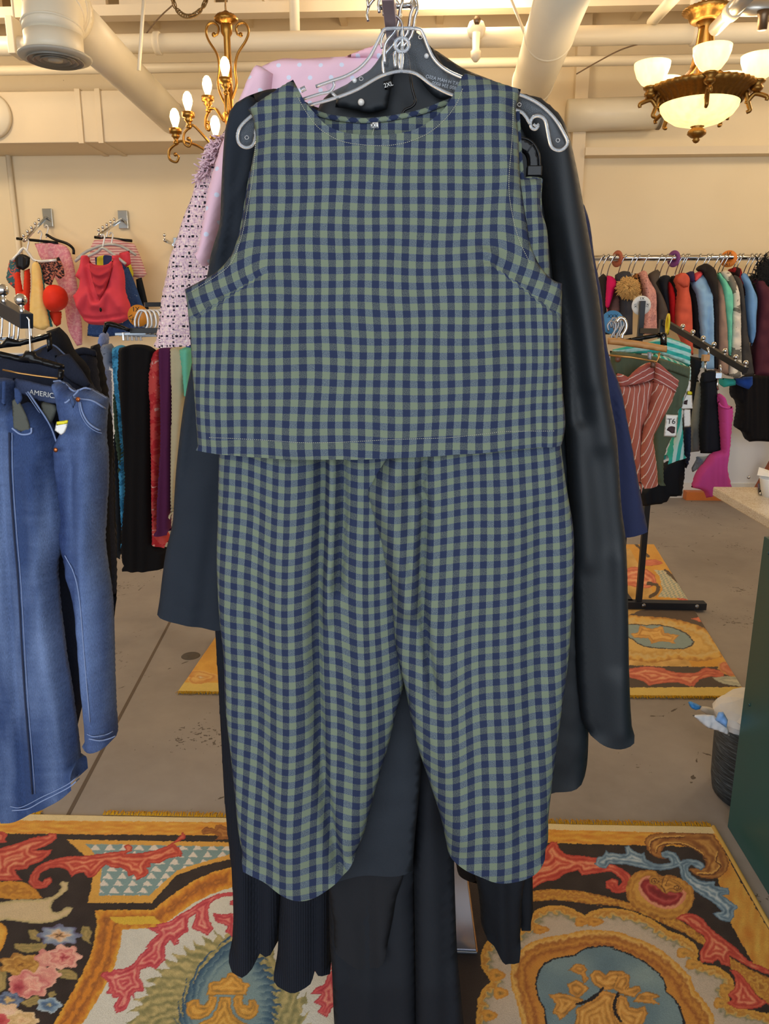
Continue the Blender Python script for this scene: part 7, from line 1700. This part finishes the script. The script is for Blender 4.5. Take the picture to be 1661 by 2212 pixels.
gs = [('black_shorts', 'shorts', 'black shorts right behind the teal striped pair', [(935, 548), (1040, 568), (1030, 660), (1010, 720), (1000, 880), (960, 1000), (940, 1200), (935, 1400), (905, 1580), (885, 1570), (880, 1470), (860, 1200), (900, 1000), (935, 740)], BLK2, 3.44),
      ('grey_skirt', 'skirt', 'light grey skirt between the two black shorts', [(1000, 750), (1030, 800), (1042, 880), (1040, 1000), (1030, 1200), (1022, 1422), (940, 1432), (938, 1300), (950, 1100), (965, 980), (985, 860)], cloth('light_grey_marl', (140, 142, 138), .9, .2), 3.40),
      ('black_shorts', 'shorts', 'wide black shorts hanging below the wooden clip', [(1052, 700), (1110, 676), (1172, 680), (1174, 800), (1190, 960), (1205, 1150), (1222, 1412), (1140, 1440), (1030, 1440), (1025, 1200), (1042, 900), (1035, 760)], cloth('coal_black', (26, 28, 34), .85, .12), 3.30),
      ('denim_shorts', 'shorts', 'pale frayed denim hem below the wide black shorts', [(1000, 1470), (1060, 1470), (1130, 1455), (1128, 1512), (1045, 1545), (1000, 1590), (960, 1615), (952, 1600), (985, 1530)], denim('pale_denim', (130, 152, 184), .6, (190, 204, 222)), 3.38),
      ('pink_camisole', 'top', 'bright pink tank top at the right end of the slanted arm', [(1188, 905), (1205, 890), (1240, 910), (1262, 960), (1290, 1000), (1322, 1010), (1324, 1060), (1312, 1200), (1298, 1380), (1280, 1500), (1270, 1560), (1290, 1650), (1310, 1742), (1220, 1800), (1140, 1780), (1142, 1840), (1085, 1850), (1060, 1790), (945, 1752), (975, 1680), (1000, 1610), (1060, 1540), (1140, 1440), (1222, 1412), (1205, 1150)], cloth('hot_pink', (200, 74, 146), .8, .1), 3.24),
      ('black_skirt', 'skirt', 'black skirt hem hanging lowest under the olive and teal shorts', [(640, 1600), (705, 1525), (800, 1490), (892, 1460), (884, 1640), (872, 1740), (860, 1832), (800, 1835), (740, 1838), (720, 1880), (620, 1910), (500, 1925), (480, 1850), (470, 1780), (520, 1750)], BLK2, 3.42),
      ('dark_shorts', 'shorts', 'dark navy shorts peeping between the tags and the grey skirt', [(890, 1200), (940, 1180), (938, 1300), (935, 1430), (910, 1570), (890, 1500), (880, 1300)], cloth('dark_navy', (36, 44, 66), .85, .12), 3.36)]
for k, (nm, cat_, lab, pts, m, Y) in enumerate(gs):
    yb = max(b for a, b in RB(pts))
    o = sheet(nm, RB(pts), Y, m, None, .08, 10, drape(300 + k, .009, 26), 4.5)
    tag(o, lab, cat_, G_)
    if nm == 'pink_camisole':
        sheet('neck_edge', RB([(1190, 905), (1200, 960), (1230, 1000), (1280, 1015), (1324, 1010), (1322, 1030), (1270, 1035), (1215, 1015), (1188, 960)]), Y - .05, m, o, .012, 2, None, 3)
    if nm == 'black_shorts' and k == 2:
        sheet('waistband', RB([(1050, 705), (1110, 680), (1173, 682), (1174, 780), (1110, 790), (1050, 790)]), Y - .05, m, o, .02, 4, None, 4)
wh_ = empty('wooden_hanger', P(1378, 750, 2.9), 'pale wooden clip hanger above the rose striped shorts', 'hanger')
sheet('bar', RB([(180, 378), (300, 388), (500, 415), (725, 456), (727, 490), (722, 517), (500, 480), (300, 452), (180, 440)]), 2.93, WOODP, wh_, .016, 3, None, 6, corner=30)
tube('hook', on(RB([(310, 390), (318, 350), (345, 310), (352, 260), (330, 210), (290, 200), (262, 240)]), 2.95), .006, CHROME, wh_, 8, sm=4)
tube('clip_wire', on(RB([(180, 540), (400, 560), (630, 600), (650, 560), (655, 515)]), 2.93), .004, plain('gold_wire', (196, 150, 90), .3, .9), wh_, 6)
sheet('clip', RB([(545, 510), (585, 512), (582, 585), (548, 580)]), 2.91, plain('clear_hanger_plastic', (150, 160, 172), .15, .2), wh_, .012, 2, None, 3)
sheet('clip', RB([(575, 590), (625, 600), (620, 660), (570, 655)]), 2.94, plain('brown_clip', (96, 66, 50), .4), wh_, .012, 2, None, 3)
bh = empty('black_clip_hanger', P(1400, 735, 3.2), 'black plastic clip hanger above the teal ruffled waist', 'hanger')
sheet('bar', RB([(330, 395), (480, 365), (660, 335), (664, 372), (500, 402), (380, 415)]), 3.2, BLACKP, bh, .014, 3, None, 5, corner=30)
sheet('clip', RB([(660, 340), (690, 328), (722, 338), (726, 452), (664, 450)]), 3.17, BLACKP, bh, .018, 3, None, 4)
sheet('clip_pad', RB([(680, 370), (708, 372), (706, 418), (682, 416)]), 3.155, STEEL, bh, .006, 2, None, 3)
for i, (a, b) in enumerate(((200, 260), (225, 230), (250, 245), (275, 225), (300, 250))):
    h = empty('wire_hook', P(*RB([(a, b)])[0], 3.1), ('first', 'second', 'third', 'fourth', 'fifth')[i] + ' chrome hook from the left beside the blue XXX disc', 'hanger', 'chrome hooks left of the four-way rack')
    tube('hook', on(RB([(a - 10, b + 60), (a - 20, b + 10), (a + 10, b - 30), (a + 45, b - 15), (a + 52, b + 40), (a + 20, b + 100), (a + 8, b + 150)]), 3.0 + .03 * i), .0036, STEEL, h, 8, sm=4)
for lab, a, b in (('pale wooden clip over the wide black shorts', 1078, 570), ('chrome clip over the pink top straps', 1190, 730)):
    h = empty('clip_hanger', P(*RB([(a, b)])[0], 3.25), lab, 'hanger')
    box('clip', P(*RB([(a - 20, b + 28)])[0], 3.25), P(*RB([(a + 22, b - 36)])[0], 3.28), WOODP if 'wooden' in lab else CHROME, h, .003)
    tube('hook', on(RB([(a, b + 25), (a - 5, b + 80), (a + 2, b + 130)]), 3.26), .005, CHROME, h, 6)
    tube('hook', on(RB([(a + 26, b - 10), (a + 30, b - 60), (a + 20, b - 100)]), 3.26), .004, CHROME, h, 6)
# ------------------------------------------------------------------ counter, pen, cup, bin
gp = ground(1571, 1786)
ct = empty('shop_counter', (gp.x + .35, 1.3, 0), 'dark green shop counter with a pale quartz top at the right edge', 'counter')
GREEN = plain('dark_green_laminate', (32, 80, 80), .35, var=.06, scale=4)
g = G('pale_quartz'); n1 = g.noise(g.coord('Object'), 220, 2); n2_ = g.noise(g.coord('Object'), 12, 3)
c = g.ramp(g.math('MULTIPLY_ADD', n1, .7, g.math('MULTIPLY', n2_, .3)), [(.38, lin((190, 168, 140))), (.5, lin((214, 202, 182))), (.65, lin((226, 216, 200)))])
QZ = g.done(c, .25, 0, .5)
ZC = .925
kk = (EYE - ZC)
cc_ = ground(1540, 1051, ZC)
box('worktop', (cc_.x, -.3, ZC - .03), (cc_.x + 1.0, cc_.y, ZC), QZ, ct, .004)
box('end_panel', (gp.x, -.2, 0), (gp.x + .03, gp.y, ZC - .03), GREEN, ct, .002)
box('back_panel', (gp.x + .03, gp.y - .02, 0), (gp.x + .8, gp.y, ZC - .03), GREEN, ct)
for z in (.86, .42): ball('screw', (gp.x - .001, gp.y - .04, z), .005, plain('dark_screw', (60, 90, 96), .35, .7), ct, 8, (.5, 1, 1))
pc = ground(1641, 1062, ZC)
pen = empty('pen', pc, 'black pen lying on the counter top beside the white cup', 'pen')
u = Vector((.35, .9, 0)).normalized()
tube('barrel', [pc - u * .05 + Vector((0, 0, .005)), pc + Vector((0, 0, .006)), pc + u * .085 + Vector((0, 0, .006))], .0052, BLACKP, pen, 10)
lathe('tip', [(.005, 0), (.004, .006), (.001, .016)], pc - u * .05 + Vector((0, 0, .005)), CHROME, pen, 10, -u)
cu = ground(1668, 1072, ZC)
cupo = empty('paper_cup', cu, 'white paper cup on the counter at the right edge', 'cup')
lathe('cup', [(.030, .0), (.042, .055), (.044, .058), (.041, .057), (.029, .004), (.0, .003)], cu, WHITEP, cupo, 28)
tag(mk('paper_slip', [cu + Vector((-.045, .02, .062)), cu + Vector((.0, .0, .060)), cu + Vector((.03, .06, .063)), cu + Vector((-.02, .07, .078)), cu + Vector((-.045, .02, .063)), cu + Vector((.0, .0, .061)), cu + Vector((.03, .06, .064)), cu + Vector((-.02, .07, .079))], [(0, 1, 2, 3), (7, 6, 5, 4), (0, 4, 5, 1), (1, 5, 6, 2), (2, 6, 7, 3), (3, 7, 4, 0)], WHITEP, None, False), 'folded white paper slip on the paper cup', 'paper')
bc = ground(1640, 1716); bc.z = 0
bn = empty('waste_bin', bc, 'round black woven waste bin beside the green counter end', 'bin')
g = G('black_woven_fibre'); s = g.xyz(g.coord('Object')); w = g.noise(g.mapv(g.coord('Object'), (14, 14, 190)), 1.6, 3)
BIN = g.done(g.ramp(w, [(.35, lin((26, 30, 34))), (.55, lin((58, 66, 74))), (.7, lin((92, 102, 110)))]), .55, 0, .4); g.bump(w, .6, .004)
R = .150
lathe('body', [(.0, .004), (R * .93, .004), (R * .98, .05), (R, .15), (R * 1.02, .25), (R * .98, .25), (R * .95, .15), (R * .9, .02), (.0, .012)], bc, BIN, bn, 40)
rgn = random.Random(5)
def crumple(name, label, cat_, c, r, col, par=None, sq=(1, 1, 1), seed=1):
    rr = random.Random(seed); V, Fc = [], []; n, m_ = 22, 12
    ph = [(rr.uniform(2, 7), rr.uniform(1, 5), rr.uniform(0, 6.28), rr.uniform(.04, .14)) for _ in range(7)]
    for jv in range(m_ + 1):
        t = math.pi * jv / m_
        for k in range(n):
            a = 2 * math.pi * k / n
            k_ = 1 + sum(q * abs(math.sin(f1 * a * .5 + p)) * math.sin(f2 * t + p) for f1, f2, p, q in ph)
            V.append((c[0] + sq[0] * r * k_ * math.sin(t) * math.cos(a), c[1] + sq[1] * r * k_ * math.sin(t) * math.sin(a), c[2] + sq[2] * r * k_ * math.cos(t)))
    for jv in range(m_):
        for k in range(n): Fc.append((jv * n + k, (jv + 1) * n + k, (jv + 1) * n + (k + 1) % n, jv * n + (k + 1) % n))
    o = mk(name, V, Fc, plain(*col), par, smooth=False)
    if label: tag(o, label, cat_)
    return o
PAP = ('white_tissue', (222, 222, 224), .7, 0.0, .04)
crumple('paper_bag', 'crumpled white plastic bag filling the waste bin', 'bag', bc + Vector((-.02, -.0, .27)), .105, PAP, None, (1.15, 1.1, .6), 3)
def card(name, label, pts, Y, col, th=.012):
    return tag(sheet(name, pts, Y, plain(*col), None, th, 4, rumple(3, .004, 20), 5, corner=20), label, 'paper')
card('tissue', 'white tissue corner sticking out left over the bin rim', cr(1270, 1040, .34358, [(655, 1470), (720, 1465), (790, 1470), (880, 1545), (890, 1600), (820, 1570), (750, 1550)]), bc.y - .10, PAP)
card('tissue_scrap', 'beige tissue scrap standing in the bin beside the counter', cr(1270, 1040, .34358, [(885, 1440), (940, 1425), (960, 1440), (955, 1560), (900, 1540)]), bc.y + .02, ('beige_tissue', (206, 190, 170), .7))
card('blue_carton', 'pale blue folded carton in the waste bin', cr(1270, 1040, .34358, [(820, 1450), (850, 1448), (880, 1500), (870, 1550), (800, 1500)]), bc.y - .115, ('pale_blue_card', (130, 176, 236), .5), .02)
card('blue_scrap', 'small bright blue scrap sticking up at left of the bin', cr(1270, 1040, .34358, [(630, 1388), (650, 1383), (712, 1412), (706, 1430), (655, 1428), (640, 1415)]), bc.y - .02, ('bright_blue_card', (60, 140, 214), .5), .03)
card('tissue_strip', 'cream tissue strip leading from the blue scrap into the bin', cr(1270, 1040, .34358, [(700, 1412), (760, 1418), (815, 1440), (860, 1500), (800, 1500), (740, 1460), (706, 1440)]), bc.y - .0, ('cream_tissue', (214, 204, 190), .7), .02)
# floor drain cap
dc = ground(412, 1417)
fd = empty('floor_drain', dc, 'small round metal cap set in the concrete floor left of the second rug', 'drain cover')
lathe('cap', [(.0, .003), (.018, .004), (.02, .002), (.04, .002), (.042, .0), (.0, -.001)], dc, plain('dirty_metal', (84, 78, 72), .6, .4, .2, 60), fd, 24)
